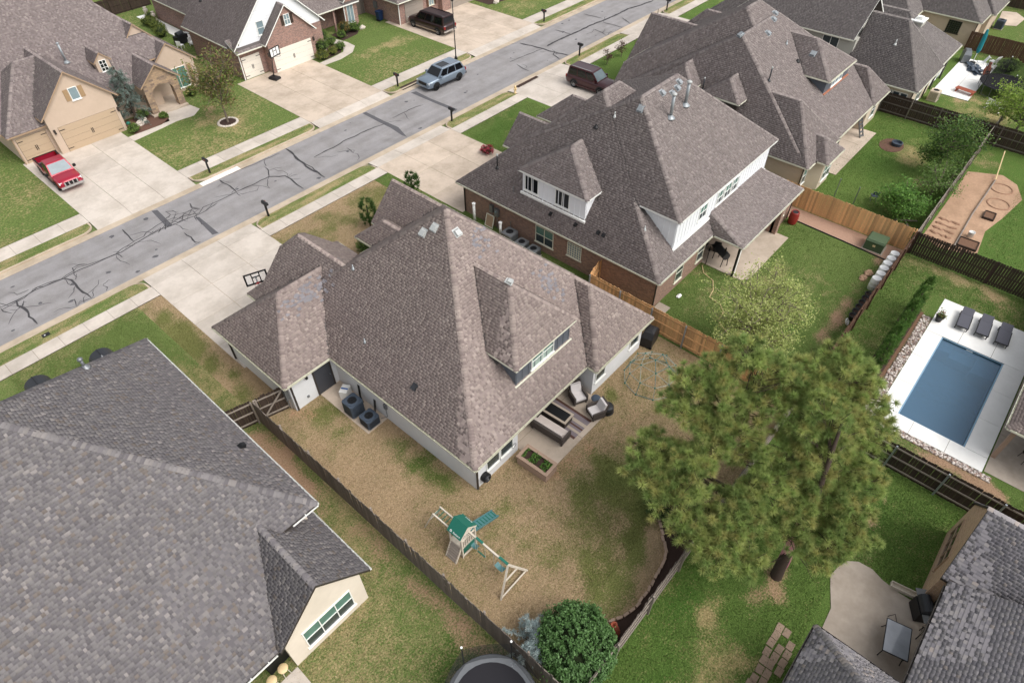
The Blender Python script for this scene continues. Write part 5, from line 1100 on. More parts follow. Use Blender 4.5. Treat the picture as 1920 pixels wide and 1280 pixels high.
def vehicle(name, label, cat, loc, rz, L_, W_, Ht, paint, kind='suv', rim='rim', lower=None, rails='chrome', front_glass='car_glass'):
    t = thing(name, label, cat, loc, rz); hw = W_/2; g = .26 if kind != 'truck' else .32; r = .39 if kind != 'suv' else .37; hood = 1.08 if Ht > 1.8 else 1.02; belt = hood+.03
    f, b = L_/2, -L_/2
    def ring(x, w, zb, zt, crown=.03):
        h_ = [(w*.9,zb),(w,zb+.14),(w*1.0,zb+(zt-zb)*.6),(w*.965,zt-.08),(w*.88,zt),(w*.4,zt+crown)]
        return [(x,y,z) for y, z in h_] + [(x,-y,z) for y, z in reversed(h_)]
    if kind == 'pickup':
        cab0, cabm, cab1 = f-1.28, f-2.0, f-3.05; bed = b
        st = [(f-.02,hw*.84,.45,.8),(f-.12,hw*.93,.36,.93),(f-.5,hw*.985,.3,hood-.05),(f-1.2,hw,.28,hood),(cab1-.02,hw,.28,belt)]
    else:
        cab0, cabm, cab1 = f-1.22, f-1.95, b+.12
        st = [(f-.02,hw*.82,.45,.78),(f-.12,hw*.93,.34,.93),(f-.5,hw*.985,.28,hood-.04),(f-1.25,hw,g,hood),(b+.9,hw,g,belt+.02),(b+.25,hw*.985,.3,belt+.02),(b+.04,hw*.93,.4,belt-.06),(b,hw*.9,.48,belt-.2)]
    part('body', MB().loft([ring(*s) for s in st]), paint, t, True)
    if kind == 'pickup':
        c0 = cab1-.05; wl = MB().box(b,c0,hw-.1,hw,.5,belt+.02).box(b,c0,-hw,-hw+.1,.5,belt+.02).box(b,b+.08,-hw+.1,hw-.1,.5,belt+.02).box(c0-.06,c0,-hw+.1,hw-.1,.5,belt+.02); part('bed_wall', wl, paint, t); part('bed_liner', MB().box(b+.08,c0-.06,-hw+.1,hw-.1,.5,.56).box(b+.02,c0-.02,hw-.13,hw-.02,belt+.02,belt+.045).box(b+.02,c0-.02,-hw+.02,-hw+.13,belt+.02,belt+.045).box(b+.0,b+.1,-hw+.1,hw-.1,belt+.02,belt+.045), 'black', t)
        part('lower_sill', MB().box(b+.1,c0,-hw+.03,hw-.03,.35,.5), paint, t)
    # glasshouse
    wt = hw*.76; wb = hw*.93; zt = Ht; z0 = belt-.03; tr = cab1+.0 if kind == 'pickup' else cab1+.05; t1 = cab1+.12 if kind == 'pickup' else cab1+(.42 if kind == 'suv' else .16)
    B_ = [(cab0,wb,z0),(tr,wb,z0)]; T_ = [(cabm,wt,zt-.04),(t1,wt,zt-.04)]
    cabin = MB().loft([[(cab0,-wb,z0),(cab0,wb,z0),(tr,wb,z0),(tr,-wb,z0)],[(cabm,-wt,zt-.05),(cabm,wt,zt-.05),(t1,wt,zt-.05),(t1,-wt,zt-.05)],[(cabm-.1,-wt*.93,zt),(cabm-.1,wt*.93,zt),(t1+.06,wt*.93,zt),(t1+.06,-wt*.93,zt)]])
    part('cabin', cabin, paint, t)
    def face(name, quad, mat, m0=.08, m1=.08, mt=.1, mbm=.06):
        """a pane inset in a four-sided face and set just proud of it: quad = bottom-left, bottom-right, top-right, top-left"""
        q = [Vector(v) for v in quad]; n_ = (q[1]-q[0]).cross(q[3]-q[0]).normalized()
        if n_.dot((q[0]+q[2])/2-Vector((-.2,0,z0))) < 0: n_ = -n_
        P_ = lambda u, v: q[0].lerp(q[1], u).lerp(q[3].lerp(q[2], u), v)+n_*.012
        part(name, MB().quad(P_(m0,mbm), P_(1-m1,mbm), P_(1-m1,1-mt), P_(m0,1-mt)), mat, t)
    face('windscreen', ((cab0,wb,z0),(cab0,-wb,z0),(cabm,-wt,zt-.05),(cabm,wt,zt-.05)), front_glass, .05, .05, .04, .12)
    face('rear_window', ((tr,-wb,z0),(tr,wb,z0),(t1,wt,zt-.05),(t1,-wt,zt-.05)), 'car_glass', .07, .07, .1, .12)
    for s in (1,-1):
        nx = 2 if kind == 'pickup' else 3
        for i in range(nx):
            u0, u1 = i/nx, (i+1)/nx; bl = [(cab0+(tr-cab0)*u, s*wb, z0) for u in (u0,u1)]; tl = [(cabm+(t1-cabm)*u, s*wt, zt-.05) for u in (u0,u1)]
            face('side_window', (bl[0], bl[1], tl[1], tl[0]), 'car_glass', .18 if i == 0 else .05, .05 if i < nx-1 else .14, .1, .1)
        part('mirror', MB().box(cab0-.42,cab0-.22,s*hw if s > 0 else -hw-.2,hw+.2 if s > 0 else s*hw,belt,belt+.17), 'black' if paint == 'paint_red' else paint, t)
        part('headlight', MB().box(f-.3,f-.06,s*hw*.9-.22 if s > 0 else -hw*.9,hw*.9 if s > 0 else -hw*.9+.22,.72,.9), 'lamp_glass', t)
        part('tail_light', MB().box(b-.015,b+.12,s*hw*.9-.14 if s > 0 else -hw*.93,hw*.93 if s > 0 else -hw*.9+.14,.75,1.02), 'red_lamp', t)
        if rails and kind != 'pickup': part('roof_rail', MB().bar((cabm-.25,s*wt*.86,zt+.03),(t1+.25,s*wt*.86,zt+.03),.04), rails, t)
        part('sill', MB().box(b+1.2,f-1.35,s*hw-.03 if s > 0 else -hw-.035,hw+.035 if s > 0 else -hw+.03,.28,.42), lower or 'black_plastic', t)
        for x in (f-.92, b+1.02):
            arch = MB(); n = 12
            for k in range(n):
                a0, a1 = math.pi*k/n, math.pi*(k+1)/n; q = lambda a, rr: (x+rr*math.cos(a), s*(hw+.006), r+rr*math.sin(a))
                arch.quad(q(a0,.0), q(a0,r+.08), q(a1,r+.08))
            part('wheel_arch', arch, 'black', t); wheel(t, x, s*(hw-.09), r, rim)
    part('grille', MB().box(f-.06,f+.01,-hw*.55,hw*.55,.6,.86), 'black', t); part('bumper', MB().box(f-.12,f+.05,-hw*.9,hw*.9,.4,.58), 'chrome' if kind != 'suv' or lower else paint, t); part('rear_bumper', MB().box(b-.07,b+.1,-hw*.92,hw*.92,.42,.6), 'chrome' if kind != 'suv' or lower else 'black_plastic', t)
    if kind == 'suv' and not lower: part('sunroof', MB().box(cabm-1.25,cabm-.2,-wt*.62,wt*.62,zt+.002,zt+.012), 'car_glass', t)
    return t
pk = vehicle('pickup_truck', 'red pickup truck with open black bed parked by the small garage door', 'pickup truck', (10.2,57.0,0.012), -92, 5.2, 1.85, 1.72, 'paint_red', 'pickup', front_glass='car_glass_sky')
for k in range(4): part('grille_bar', MB().box(2.6,2.63,-.5+.3*k,-.42+.3*k,.6,.88), 'chrome', pk)
vehicle('parked_suv', 'silver grey sport utility vehicle with black wheels parked at the far kerb', 'car', (42.3,46.55,ZR), 178, 4.9, 2.0, 1.72, 'paint_grey', 'suv', 'rim_black')
vehicle('parked_suv', 'long dark brown utility vehicle with tan lower trim parked before taupe garage door', 'car', (51.0,57.0,0.012), 92, 5.75, 2.03, 1.95, 'paint_brown', 'wagon', 'rim', 'paint_tan', 'black')
vehicle('parked_suv', 'maroon sport utility vehicle with bright windscreen parked on the pale drive', 'car', (50.6,34.5,0.012), -88, 4.9, 1.9, 1.86, 'paint_maroon', 'wagon', 'rim', 'paint_maroon', 'chrome', 'car_glass_sky')

# ------------------------------------------------------------ white house: rear patio and side yard
slabs('patio', 14.55, 19.95, 10.45, 15.2, 2.7, 2.4, 'concrete_tan', z=.04)
slabs('equipment_pad', 10.05, 11.42, 19.15, 23.28, 1.4, 4.2, 'concrete_tan', z=.03)
def armchair(label, loc, rz):
    t = thing('armchair', label, 'armchair', loc, rz, 'wicker patio armchairs')
    part('frame', MB().box(-.38,.38,-.36,.36,.14,.3).box(-.42,-.32,-.38,.36,.14,.62).box(.32,.42,-.38,.36,.14,.62).add([(-.36,.3,.3),(.36,.3,.3),(.36,.4,.3),(-.36,.4,.3),(-.34,.5,.98),(.34,.5,.98),(.34,.58,.96),(-.34,.58,.96)],[(3,2,1,0),(4,5,6,7),(0,1,5,4),(1,2,6,5),(2,3,7,6),(3,0,4,7)]), 'wicker', t)
    part('seat_cushion', MB().box(-.31,.31,-.36,.28,.3,.44), 'cushion', t); part('back_cushion', MB().add([(-.31,.17,.42),(.31,.17,.42),(.31,.31,.42),(-.31,.31,.42),(-.3,.37,.94),(.3,.37,.94),(.3,.5,.94),(-.3,.5,.94)],[(3,2,1,0),(4,5,6,7),(0,1,5,4),(1,2,6,5),(2,3,7,6),(3,0,4,7)]), 'cushion', t)
    for x in (-.34,.34):
        for y in (-.32,.32): part('leg', MB().box(x-.03,x+.03,y-.03,y+.03,0,.15), 'wicker', t)
    return t
armchair('wicker armchair with light cushions against the white wall corner', (19.15,12.2,.04), -25); armchair('wicker armchair with light cushions at the slab edge by the black cover', (18.95,10.85,.04), -115)
t = thing('sofa', 'wicker sofa with pale cushions facing the black-topped table', 'sofa', (16.45,11.95,.04), 93)
part('frame', MB().box(-1.0,1.0,-.36,.38,.15,.3).box(-1.03,-.93,-.38,.4,.15,.6).box(.93,1.03,-.38,.4,.15,.6).add([(-.98,.3,.3),(.98,.3,.3),(.98,.42,.3),(-.98,.42,.3),(-.98,.38,.78),(.98,.38,.78),(.98,.46,.76),(-.98,.46,.76)],[(3,2,1,0),(4,5,6,7),(0,1,5,4),(1,2,6,5),(2,3,7,6),(3,0,4,7)]), 'wicker', t)
for k in range(3): part('seat_cushion', MB().box(-.92+.615*k,-.31+.615*k,-.36,.24,.3,.45), 'cushion_warm', t); part('back_cushion', MB().box(-.92+.615*k,-.32+.615*k,.16,.34,.45,.82), 'cushion_warm', t)
for x in (-.95,.95):
    for y in (-.3,.34): part('leg', MB().box(x-.04,x+.04,y-.04,y+.04,0,.16), 'wicker', t)
t = thing('fire_table', 'low wicker fire table with black glass top between the seats', 'table', (17.4,12.25,.04), 93)
part('body', MB().box(-.72,.72,-.36,.36,.05,.52), 'wicker', t); part('top_frame', MB().box(-.78,.78,-.42,-.3,.52,.57).box(-.78,.78,.3,.42,.52,.57).box(-.78,-.66,-.3,.3,.52,.57).box(.66,.78,-.3,.3,.52,.57), 'rug_tan', t); part('top', MB().box(-.66,.66,-.3,.3,.52,.56), 'black', t)
rug = tag(part('striped_rug', MB().box(16.9,18.5,10.75,13.5,.044,.052), 'rug_grey'), 'striped brown and grey outdoor rug under the fire table', 'rug')
for x0, x1, m in ((16.9,17.05,'rug_dark'),(17.3,17.45,'rug_tan'),(17.6,17.7,'rug_dark'),(17.85,18.05,'rug_tan'),(18.35,18.5,'rug_dark')): part('stripe', MB().box(x0,x1,10.75,13.5,.052,.055), m, rug)
rug.rotation_euler = (0,0,0)
t = thing('side_table', 'small round dark side table on thin legs beside the armchairs', 'table', (19.55,11.3,.02)); part('top', MB().lathe([(.02,0),(.26,0),(.27,.02),(.25,.035),(.02,.03)], 18, (0,0,.5)), 'ac_blue', t, True)
for k in range(3): a = 2.1*k; part('leg', MB().tube([(.1*math.cos(a),.1*math.sin(a),.5),(.24*math.cos(a),.24*math.sin(a),0)], .012, 5), 'dark_metal', t)
t = thing('round_cover', 'low round black covered fire bowl at the patio corner', 'fire bowl', (19.6,10.55,0)); part('cover', MB().lathe([(.34,0),(.36,.25),(.33,.42),(.2,.47),(.01,.48)], 16), 'black_plastic', t, True); part('hem', MB().lathe([(.37,0),(.38,.05),(.36,.06)], 16), 'black', t)
t = thing('planter_box', 'raised wooden planter box with green seedlings at the patio corner', 'planter', (14.35,11.15,0), 2)
for z in (.0,.2,.4):
    part('board', MB().box(-.44,.44,-0.92,-.87,z+.01,z+.19), 'wood_planter', t); part('board', MB().box(-.44,.44,.87,0.92,z+.01,z+.19), 'wood_planter', t); part('board', MB().box(-.44,-.39,-.87,.87,z+.01,z+.19), 'wood_planter', t); part('board', MB().box(.39,.44,-.87,.87,z+.01,z+.19), 'wood_planter', t)
for q in ((-.49,-.31,-.96,.96),(.31,.49,-.96,.96),(-.31,.31,-.96,-.79),(-.31,.31,.79,.96)): part('cap_board', MB().box(*q,.6,.64), 'wood_planter', t)
part('soil', MB().box(-.38,.38,-.86,.86,.1,.5), 'mulch', t)
t = thing('covered_grill', 'grill under a black cover at the cedar fence end of the white house', 'grill', (25.5,11.7,0), 10); part('cover', MB().loft([[(x*.55,y*.34,0) for x,y in ((-1,-1),(1,-1),(1,1),(-1,1))],[(x*.56,y*.36,.75) for x,y in ((-1,-1),(1,-1),(1,1),(-1,1))],[(x*.36,y*.3,1.08) for x,y in ((-1,-1),(1,-1),(1,1),(-1,1))],[(x*.2,y*.12,1.15) for x,y in ((-1,-1),(1,-1),(1,1),(-1,1))]]), 'black_plastic', t); part('wheel', MB().tube([(-.58,-.3,.1),(-.52,-.3,.1)], .1, 12), 'rubber', t)
def ac(label, loc, s=.75, h=.8, mat='ac_blue', grp='air conditioning units'):
    t = thing('air_conditioner', label, 'air conditioner', loc, 0, grp); k = s/2; c = k*.82
    oc = [(k,-c),(k,c),(c,k),(-c,k),(-k,c),(-k,-c),(-c,-k),(c,-k)]
    part('casing', MB().prism(oc, .06, h), mat, t); part('top_panel', MB().lathe([(k*.62,0),(k*.98,0),(k*.98,.03),(k*.62,.035)], 8, (0,0,h), False), mat, t); part('base', MB().box(-k*1.05,k*1.05,-k*1.05,k*1.05,.01,.06), 'concrete_old', t)
    fan = MB()
    for i in range(3): a = 2.094*i; fan.add([(0,0,0),(k*.58*math.cos(a),k*.58*math.sin(a),.02),(k*.58*math.cos(a+.8),k*.58*math.sin(a+.8),.05)],[(0,1,2)])
    fan.v = [(x,y,z+h-.06) for x,y,z in fan.v]; part('fan_blade', fan, 'grey_metal', t); gr = MB()
    for q in (.2,.34,.48,.6): gr.tube([(k*q*math.cos(2*math.pi*j/16),k*q*math.sin(2*math.pi*j/16),h+.02) for j in range(17)], .008, 4, False)
    part('fan_guard', gr, 'dark_metal', t); part('fan_well', MB().tube([(0,0,h-.12),(0,0,h+.002)], k*.6, 16), 'black', t)
    lv = MB()
    for i in range(9):
        z = .14+i*(h-.22)/9
        lv.box(-c,c,-k-.006,-k+.002,z,z+.02).box(-k-.006,-k+.002,-c,c,z,z+.02)
    part('louvres', lv, 'black', t, kind='stuff'); return t
ac('tall blue-grey air conditioner on the pad by the white wall', (10.55,20.85,.03), .85, .95); ac('short blue-grey air conditioner on the pad by the white wall', (10.6,19.6,.03), .8, .65)
t = thing('cardboard_box', 'white carton with blue strip standing beside the garage side door', 'carton', (10.95,22.1,.03), 30); part('carton', MB().box(-.3,.3,-.22,.22,0,.6), 'concrete_white', t); part('strip', MB().box(-.05,.05,-.2,.2,.6,.606), 'bluebox', t)
t = thing('refrigerant_pipes', 'black insulated pipes running from the wall to the units', 'pipes', (11.1,20.4,0), world=True)
for dy in (0,.1): part('pipe', MB().tube([(11.42,21.3+dy,1.1),(11.3,21.2+dy,.35),(11.2,20.9+dy,.2),(11.0,20.85+dy,.25)], .03, 6), 'black', t); part('pipe', MB().tube([(11.42,20.0+dy,.9),(11.3,19.95+dy,.3),(11.1,19.8+dy,.18),(11.0,19.65+dy,.2)], .03, 6), 'black', t)
part('disconnect_box', MB().box(11.3,11.42,18.95,19.15,1.0,1.35).tube([(11.36,19.05,1.0),(11.33,19.0,.4),(11.1,19.3,.2)], .02, 6), 'grey_metal', t)
t = thing('hose_reel', 'round black hose reel hung on the white rear wall', 'hose reel', (11.95,12.53,.6), world=True)
part('reel', MB().tube([(11.95,12.55,.62),(11.95,12.3,.62)], .26, 18), 'black', t); part('hose', MB().tube([(11.95+.18*math.cos(2*math.pi*k/20),12.27,.62+.18*math.sin(2*math.pi*k/20)) for k in range(21)], .05, 6, False), 'dark_metal', t); part('hub', MB().tube([(11.95,12.32,.62),(11.95,12.24,.62)], .05, 10), 'grey_metal', t)
t = thing('red_ball', 'shiny red ball behind the short fence by the grey roof', 'ball', (5.6,22.55,0)); part('ball', MB().ico((0,0,.2),.2,3), 'red_lamp', t, True); part('valve', MB().box(-.01,.01,-.01,.01,.395,.403), 'black', t)
t = thing('water_hose_bib', 'thin grey hose coiled at the foot of the white wall', 'hose', (14.1,12.4,0), world=True); part('hose', MB().tube([(14.1+.16*math.cos(.7*k),12.45,.9+.16*math.sin(.7*k)) for k in range(10)], .015, 5), 'grey_metal', t)

plain('dome_tube', (158,166,156), .5, .2, var=.1)
# climbing dome: geodesic tubes and joints
t = thing('climbing_dome', 'geodesic climbing dome of pale and green tubes on the dry lawn', 'climbing dome', (23.15,10.0,0))
phi = (1+5**.5)/2; rr = 1.55; rings = [(0,1,0)]
pts = [Vector((0,0,rr*1.0))]; lay = [[0]]
for z, n, r_, ph in ((.86,5,.52,0),(.5,5,.86,36),(.5,5,.9,0),(0,10,1.02,0)):
    ids = []
    for k in range(n): a = R(ph+360*k/n); pts.append(Vector((r_*rr*math.cos(a), r_*rr*math.sin(a), z*rr+.03))); ids.append(len(pts)-1)
    lay.append(ids)
E_ = set()
for i in range(len(pts)):
    near = sorted(range(len(pts)), key=lambda j: (pts[i]-pts[j]).length)[1:7]
    for j in near:
        if (pts[i]-pts[j]).length < rr*.72: E_.add((min(i,j),max(i,j)))
for k, (i, j) in enumerate(sorted(E_)): part('tube', MB().tube([pts[i],pts[j]], .016, 6), 'dome_tube' if k % 3 else 'green_slide', t)
for p in pts: part('joint', MB().ico(p, .05, 1), 'green_plastic', t)

# swing set (parts in world coordinates, surveyed)
t = thing('swing_set', 'wooden swing set with green roof, slide, monkey bars and three swings', 'swing set', (8.9,10.9,0), world=True)
def wb(name, a, b, w=.07, h=None, m='wood_pale'): return part(name, MB().bar(a, b, w, h), m, t)
tx0, tx1, ty0, ty1 = 8.45, 9.3, 10.58, 11.3
for x in (tx0,tx1):
    for y in (ty0,ty1): wb('post', (x,y,0), (x,y,1.72), .07)
for z in (.1,.85):
    for y in (ty0,ty1): wb('rail', (tx0,y,z), (tx1,y,z), .05, .09)
    for x in (tx0,tx1): wb('rail', (x,ty0,z), (x,ty1,z), .05, .09)
for k in range(6): wb('deck_board', (tx0,ty0+.06+.12*k,.9), (tx1,ty0+.06+.12*k,.9), .11, .03)
for k in range(6): wb('slat', (tx0+.1+.13*k,ty0-.02,.9), (tx0+.1+.13*k,ty0-.02,1.45), .06, .02)
wb('rail', (tx0,ty0,1.47), (tx1,ty0,1.47), .05, .08); wb('rail', (tx0,ty1,1.47), (tx1,ty1,1.47), .05, .08)
part('green_panel', MB().box(tx0+.06,tx1-.06,ty0-.03,ty0-.01,.35,.8), 'green_plastic', t)
rz_, ez, mxx = 2.25, 1.75, (tx0+tx1)/2
for s, xe in ((-1,tx0-.08),(1,tx1+.1)):
    mb = MB().add([(mxx,ty0-.04,rz_),(mxx,ty1+.08,rz_),(xe,ty1+.08,ez),(xe,ty0-.04,ez),(mxx,ty0-.04,rz_-.03),(mxx,ty1+.08,rz_-.03),(xe,ty1+.08,ez-.03),(xe,ty0-.04,ez-.03)], [(0,1,2,3),(7,6,5,4),(0,3,7,4),(1,5,6,2),(3,2,6,7)])
    can = part('canopy', mb, 'green_plastic', t)
    fc = bpy.data.curves.new('lettering', 'FONT'); fc.body = 'Backyard'; fc.size = .11; fc.align_x = 'CENTER'; fc.align_y = 'CENTER'; fc.extrude = .001; fc.materials.append(MATS['white'])
    fo = bpy.data.objects.new('lettering', fc); COL.objects.link(fo); dg = bpy.context.evaluated_depsgraph_get(); me = bpy.data.meshes.new_from_object(fo.evaluated_get(dg)); bpy.data.objects.remove(fo)
    fo = bpy.data.objects.new('lettering', me); COL.objects.link(fo); fo.parent = can
    sl_ = Vector((mxx-xe,0,rz_-ez)).normalized(); al = Vector((0,-1,0)) if s < 0 else Vector((0,1,0)); n_ = al.cross(sl_)
    p = Vector((xe,(ty0+ty1)/2,ez))+sl_*.1+n_*.006+al*(.1 if s < 0 else 0)-Vector(WOFF[t.name]); fo.matrix_local = Matrix(((al.x,sl_.x,n_.x,p.x),(al.y,sl_.y,n_.y,p.y),(al.z,sl_.z,n_.z,p.z),(0,0,0,1)))
    if s < 0:
        q = Vector((xe,(ty0+ty1)/2,ez))+sl_*.1+n_*.006-al*.24
        part('emblem', MB().tube([q+(al*math.cos(6.283*k/12)+sl_*math.sin(6.283*k/12))*.045 for k in range(13)], .012, 4, False), 'white', can)
for y in (ty0-.02,ty1+.06):
    for xe in (tx0-.06,tx1+.08): wb('rafter', (mxx,y,rz_-.06), (xe,y,ez-.06), .05, .08)
    for q in (.3,.6): wb('gable_slat', (mxx-(mxx-tx0)*q,y,rz_-.12-(rz_-ez)*q), (mxx+(mxx-tx0)*q,y,rz_-.12-(rz_-ez)*q), .03, .06)
for k in range(7): u = k/6.5; wb('ramp_board', (tx0-.4+.4*u,ty0+.03,.06+.82*u), (tx0-.4+.4*u,ty1-.03,.06+.82*u), .1, .03, 'wood_rail')
for y in (ty0+.05,ty1-.05): wb('ramp_side', (tx0-.42,y,0), (tx0,y,.88), .05, .1)
sld = MB()
for a in ((0,-.26),): pass
s0, s1 = Vector((tx1,10.95,.9)), Vector((10.98,10.93,.12))
part('slide', MB().bar(s0, s1, .42, .03), 'green_slide', t)
for dy in (-.21,.21): part('slide_rim', MB().bar(s0+Vector((0,dy,.05)), s1+Vector((0,dy,.05)), .05, .12), 'green_slide', t)
for k in range(9): u = (k+.5)/9; c = s0.lerp(s1, u); part('slide_wave', MB().bar(c+Vector((0,-.19,.03)), c+Vector((0,.19,.03)), .05, .02), 'green_plastic', t)
for x in (8.55,9.0): wb('monkey_rail', (x,ty1,1.6), (x,12.45,1.6), .06, .09)
for k in range(5): wb('rung', (8.55,ty1+.2+.22*k,1.6), (9.0,ty1+.2+.22*k,1.6), .03, None, 'green_plastic')
wb('leg', (8.55,12.45,1.62), (8.35,13.0,0), .06); wb('leg', (9.0,12.45,1.62), (9.2,13.0,0), .06); wb('ladder_rung', (8.45,12.73,.8), (9.1,12.73,.8), .03); wb('ladder_rung', (8.5,12.6,1.2), (8.92,12.6,1.2), .03)
wb('swing_beam', (8.92,ty0,1.78), (8.92,8.2,1.78), .08, .11)
for x in (8.15,9.9): wb('leg', (8.92,8.25,1.8), (x,8.0,0), .08, .08)
wb('cross_brace', (8.2,8.0,.12), (9.85,8.0,.12), .05, .08); wb('cross_brace', (8.62,8.12,.95), (9.4,8.12,.95), .05, .08); wb('green_bracket', (8.92,8.25,1.85), (8.92,8.75,1.85), .11, .04, 'green_plastic'); wb('green_bracket', (8.92,9.7,1.85), (8.92,10.1,1.85), .11, .04, 'green_plastic')
for y, kind in ((10.45,0),(9.85,1),(8.85,0)):
    sw = MB()
    if kind == 0:
        for k in range(6):
            a0, a1 = -1+2*k/6, -1+2*(k+1)/6; f_ = lambda a: (y+.24*a, .46+.1*a*a); (ya, za), (yb, zb) = f_(a0), f_(a1); sw.quad((8.93,ya,za),(9.17,ya,za),(9.17,yb,zb),(8.93,yb,zb)).quad((8.93,yb,zb-.02),(9.17,yb,zb-.02),(9.17,ya,za-.02),(8.93,ya,za-.02))
    else: sw.bar((8.92,y-.22,.62),(8.92,y+.22,.62),.05)
    sx = part('swing_seat', sw, 'green_slide' if kind == 0 else 'green_plastic', t)
    part('chain', MB().tube([(8.92,y-.24,.57),(8.92,y-.24,1.74)], .01, 4).tube([(8.92,y+.24,.57),(8.92,y+.24,1.74)], .01, 4), 'steel_white', sx)

# mulch bed with brick edging, chimenea
bedp = [(16.6,5.3),(15.8,4.85),(15.3,4.3),(14.7,3.75),(13.6,3.5),(12.6,3.42),(11.7,3.42),(11.0,3.6),(10.4,3.95),(9.9,4.3)]
struct('mulch_bed', MB().prism([(9.6,3.0),(17.2,3.0),(17.2,5.4)]+bedp, -.02, .03), 'mulch')
ed = thing('brick_edging', 'curved row of pale edging bricks along the mulch bed', 'edging', (13,4,0), world=True)
em = [mesh_of('brick', MB().box(-.14,.14,-.06,.06,0,.1+.01*k), 'edging') for k in range(3)]
acc = 0
for a, b_ in zip(bedp[:-1], bedp[1:]):
    L_ = math.dist(a, b_); n = max(1, round(L_/.3))
    for k in range(n): u = (k+.5)/n; inst('brick', random.choice(em), ed, (a[0]+(b_[0]-a[0])*u+random.gauss(0,.015), a[1]+(b_[1]-a[1])*u+random.gauss(0,.015), 0), (0,0,math.atan2(b_[1]-a[1], b_[0]-a[0])+random.gauss(0,.06)))
t = thing('chimenea', 'terracotta chimenea standing at the end of the edging bricks', 'chimenea', (10.1,3.55,0), 40); part('pot', MB().lathe([(.12,0),(.2,.05),(.3,.25),(.33,.42),(.27,.62),(.14,.8),(.1,.95),(.11,1.1),(.14,1.12),(.09,1.1),(.07,.9)], 18), 'terracotta', t, True); part('mouth', MB().ico((.22,0,.4),.15,2), 'black', t); part('stand', MB().tube([(.3*math.cos(6.283*k/16),.3*math.sin(6.283*k/16),.12) for k in range(17)], .02, 5, False), 'black', t)

# ------------------------------------------------------------ lower-left neighbour: trampoline, stools
def trampoline(label, loc, r, ring, posts=6):
    t = thing('trampoline', label, 'trampoline', loc); n = 32
    part('mat', MB().lathe([(.01,.9),(r*.84,.9),(r*.84,.92),(.01,.925)], n), 'mat_black', t); part('pad', MB().lathe([(r*.84,.93),(r*1.0,.94),(r*1.02,.9),(r*.84,.9)], n, cap=False), ring, t)
    for k in range(posts):
        a = 2*math.pi*(k+.3)/posts; x, y = r*1.05*math.cos(a), r*1.05*math.sin(a); p = part('net_pole', MB().tube([(x*.97,y*.97,0),(x,y,.9),(x,y,2.5)], .025, 6), 'black', t); part('pole_cap', MB().ico((x,y,2.53),.05,1), 'white', p)
        part('leg', MB().tube([(x*.95,y*.95,.9),(x*.9,y*.9,.02),(r*.9*math.cos(a+.4),r*.9*math.sin(a+.4),.02),(r*.95*math.cos(a+.4),r*.95*math.sin(a+.4),.9)], .025, 6), 'grey_metal', t)
        a2 = 2*math.pi*(k+1.3)/posts; q = lambda aa, rr, z: (rr*math.cos(aa), rr*math.sin(aa), z)
        mb = MB(); m = 6
        for i in range(m):
            u0, u1 = i/m, (i+1)/m; s0_ = 1-.5*u0*(1-u0)*.5; s1_ = 1-.5*u1*(1-u1)*.5; b0, b1 = a+(a2-a)*u0, a+(a2-a)*u1
            mb.quad(q(b0,r*.98*s0_,.93), q(b1,r*.98*s1_,.93), q(b1,r*1.02*s1_,2.4-.5*u1*(1-u1)), q(b0,r*1.02*s0_,2.4-.5*u0*(1-u0)))
        part('net', mb, 'net', t)
    return t
trampoline('round trampoline with grey pad and black net beside the weathered fence', (4.7,5.35,0), 1.8, 'grey_metal'); trampoline('black trampoline under the bright green tree by the white slab', (75.0,4.6,0), 2.1, 'mat_black')
slabs('patio', -9, .7, 9.5, 12.4, 2.4, 2.9, 'concrete', z=.03)
for x, lb in ((.25,'round tan stool nearer the stucco wall corner'),(-.3,'round tan stool nearer the open patio')):
    t = thing('stool', lb, 'stool', (x,12.5 if x > 0 else 12.45,.03), 0, 'tan patio stools'); part('seat', MB().lathe([(.02,.58),(.2,.58),(.21,.62),(.19,.65),(.02,.655)], 18), 'trim_tan' if False else 'hydrant', t, True)
    for k in range(4): a = .8+1.57*k; part('leg', MB().tube([(.13*math.cos(a),.13*math.sin(a),.58),(.2*math.cos(a),.2*math.sin(a),0)], .015, 5), 'wood_pale', t)
t = thing('covered_grill', 'grill under a black cover by the gable wall corner', 'grill', (.3,13.25,.03), 5); part('cover', MB().loft([[(x*.5,y*.3,0) for x,y in ((-1,-1),(1,-1),(1,1),(-1,1))],[(x*.5,y*.3,.8) for x,y in ((-1,-1),(1,-1),(1,1),(-1,1))],[(x*.35,y*.2,1.1) for x,y in ((-1,-1),(1,-1),(1,1),(-1,1))]]), 'black', t); part('hem', MB().box(-.52,.52,-.32,.32,0,.04), 'black_plastic', t)

# ------------------------------------------------------------ brick house: side strip and rear yard
for x, y, s, h_, lb in ((27.3,24.4,.9,.95,'tall grey air conditioner by the brick side wall'),(27.25,23.25,.8,.7,'grey air conditioner in the middle of three by the brick wall'),(27.25,22.2,.8,.65,'short grey air conditioner below the brick house window')): ac(lb, (x,y,0), s, h_, 'grey_metal')
t = thing('meter_cluster', 'grey electric meter boxes and conduits on the brick side wall', 'electric meter', (27.95,26.2,0), world=True); part('meter', MB().box(27.85,28.05,26.0,26.35,1.1,1.7), 'grey_metal', t); part('panel', MB().box(27.88,28.05,26.55,26.85,1.2,1.8), 'grey_metal', t); part('conduit', MB().tube([(27.97,26.2,0),(27.97,26.2,1.1)], .03, 6).tube([(27.97,24.9,.3),(27.97,24.9,1.2)], .03, 6), 'grey_metal', t); part('dial', MB().tube([(27.86,26.18,1.5),(27.78,26.18,1.5)], .08, 12), 'glass_sky', t)
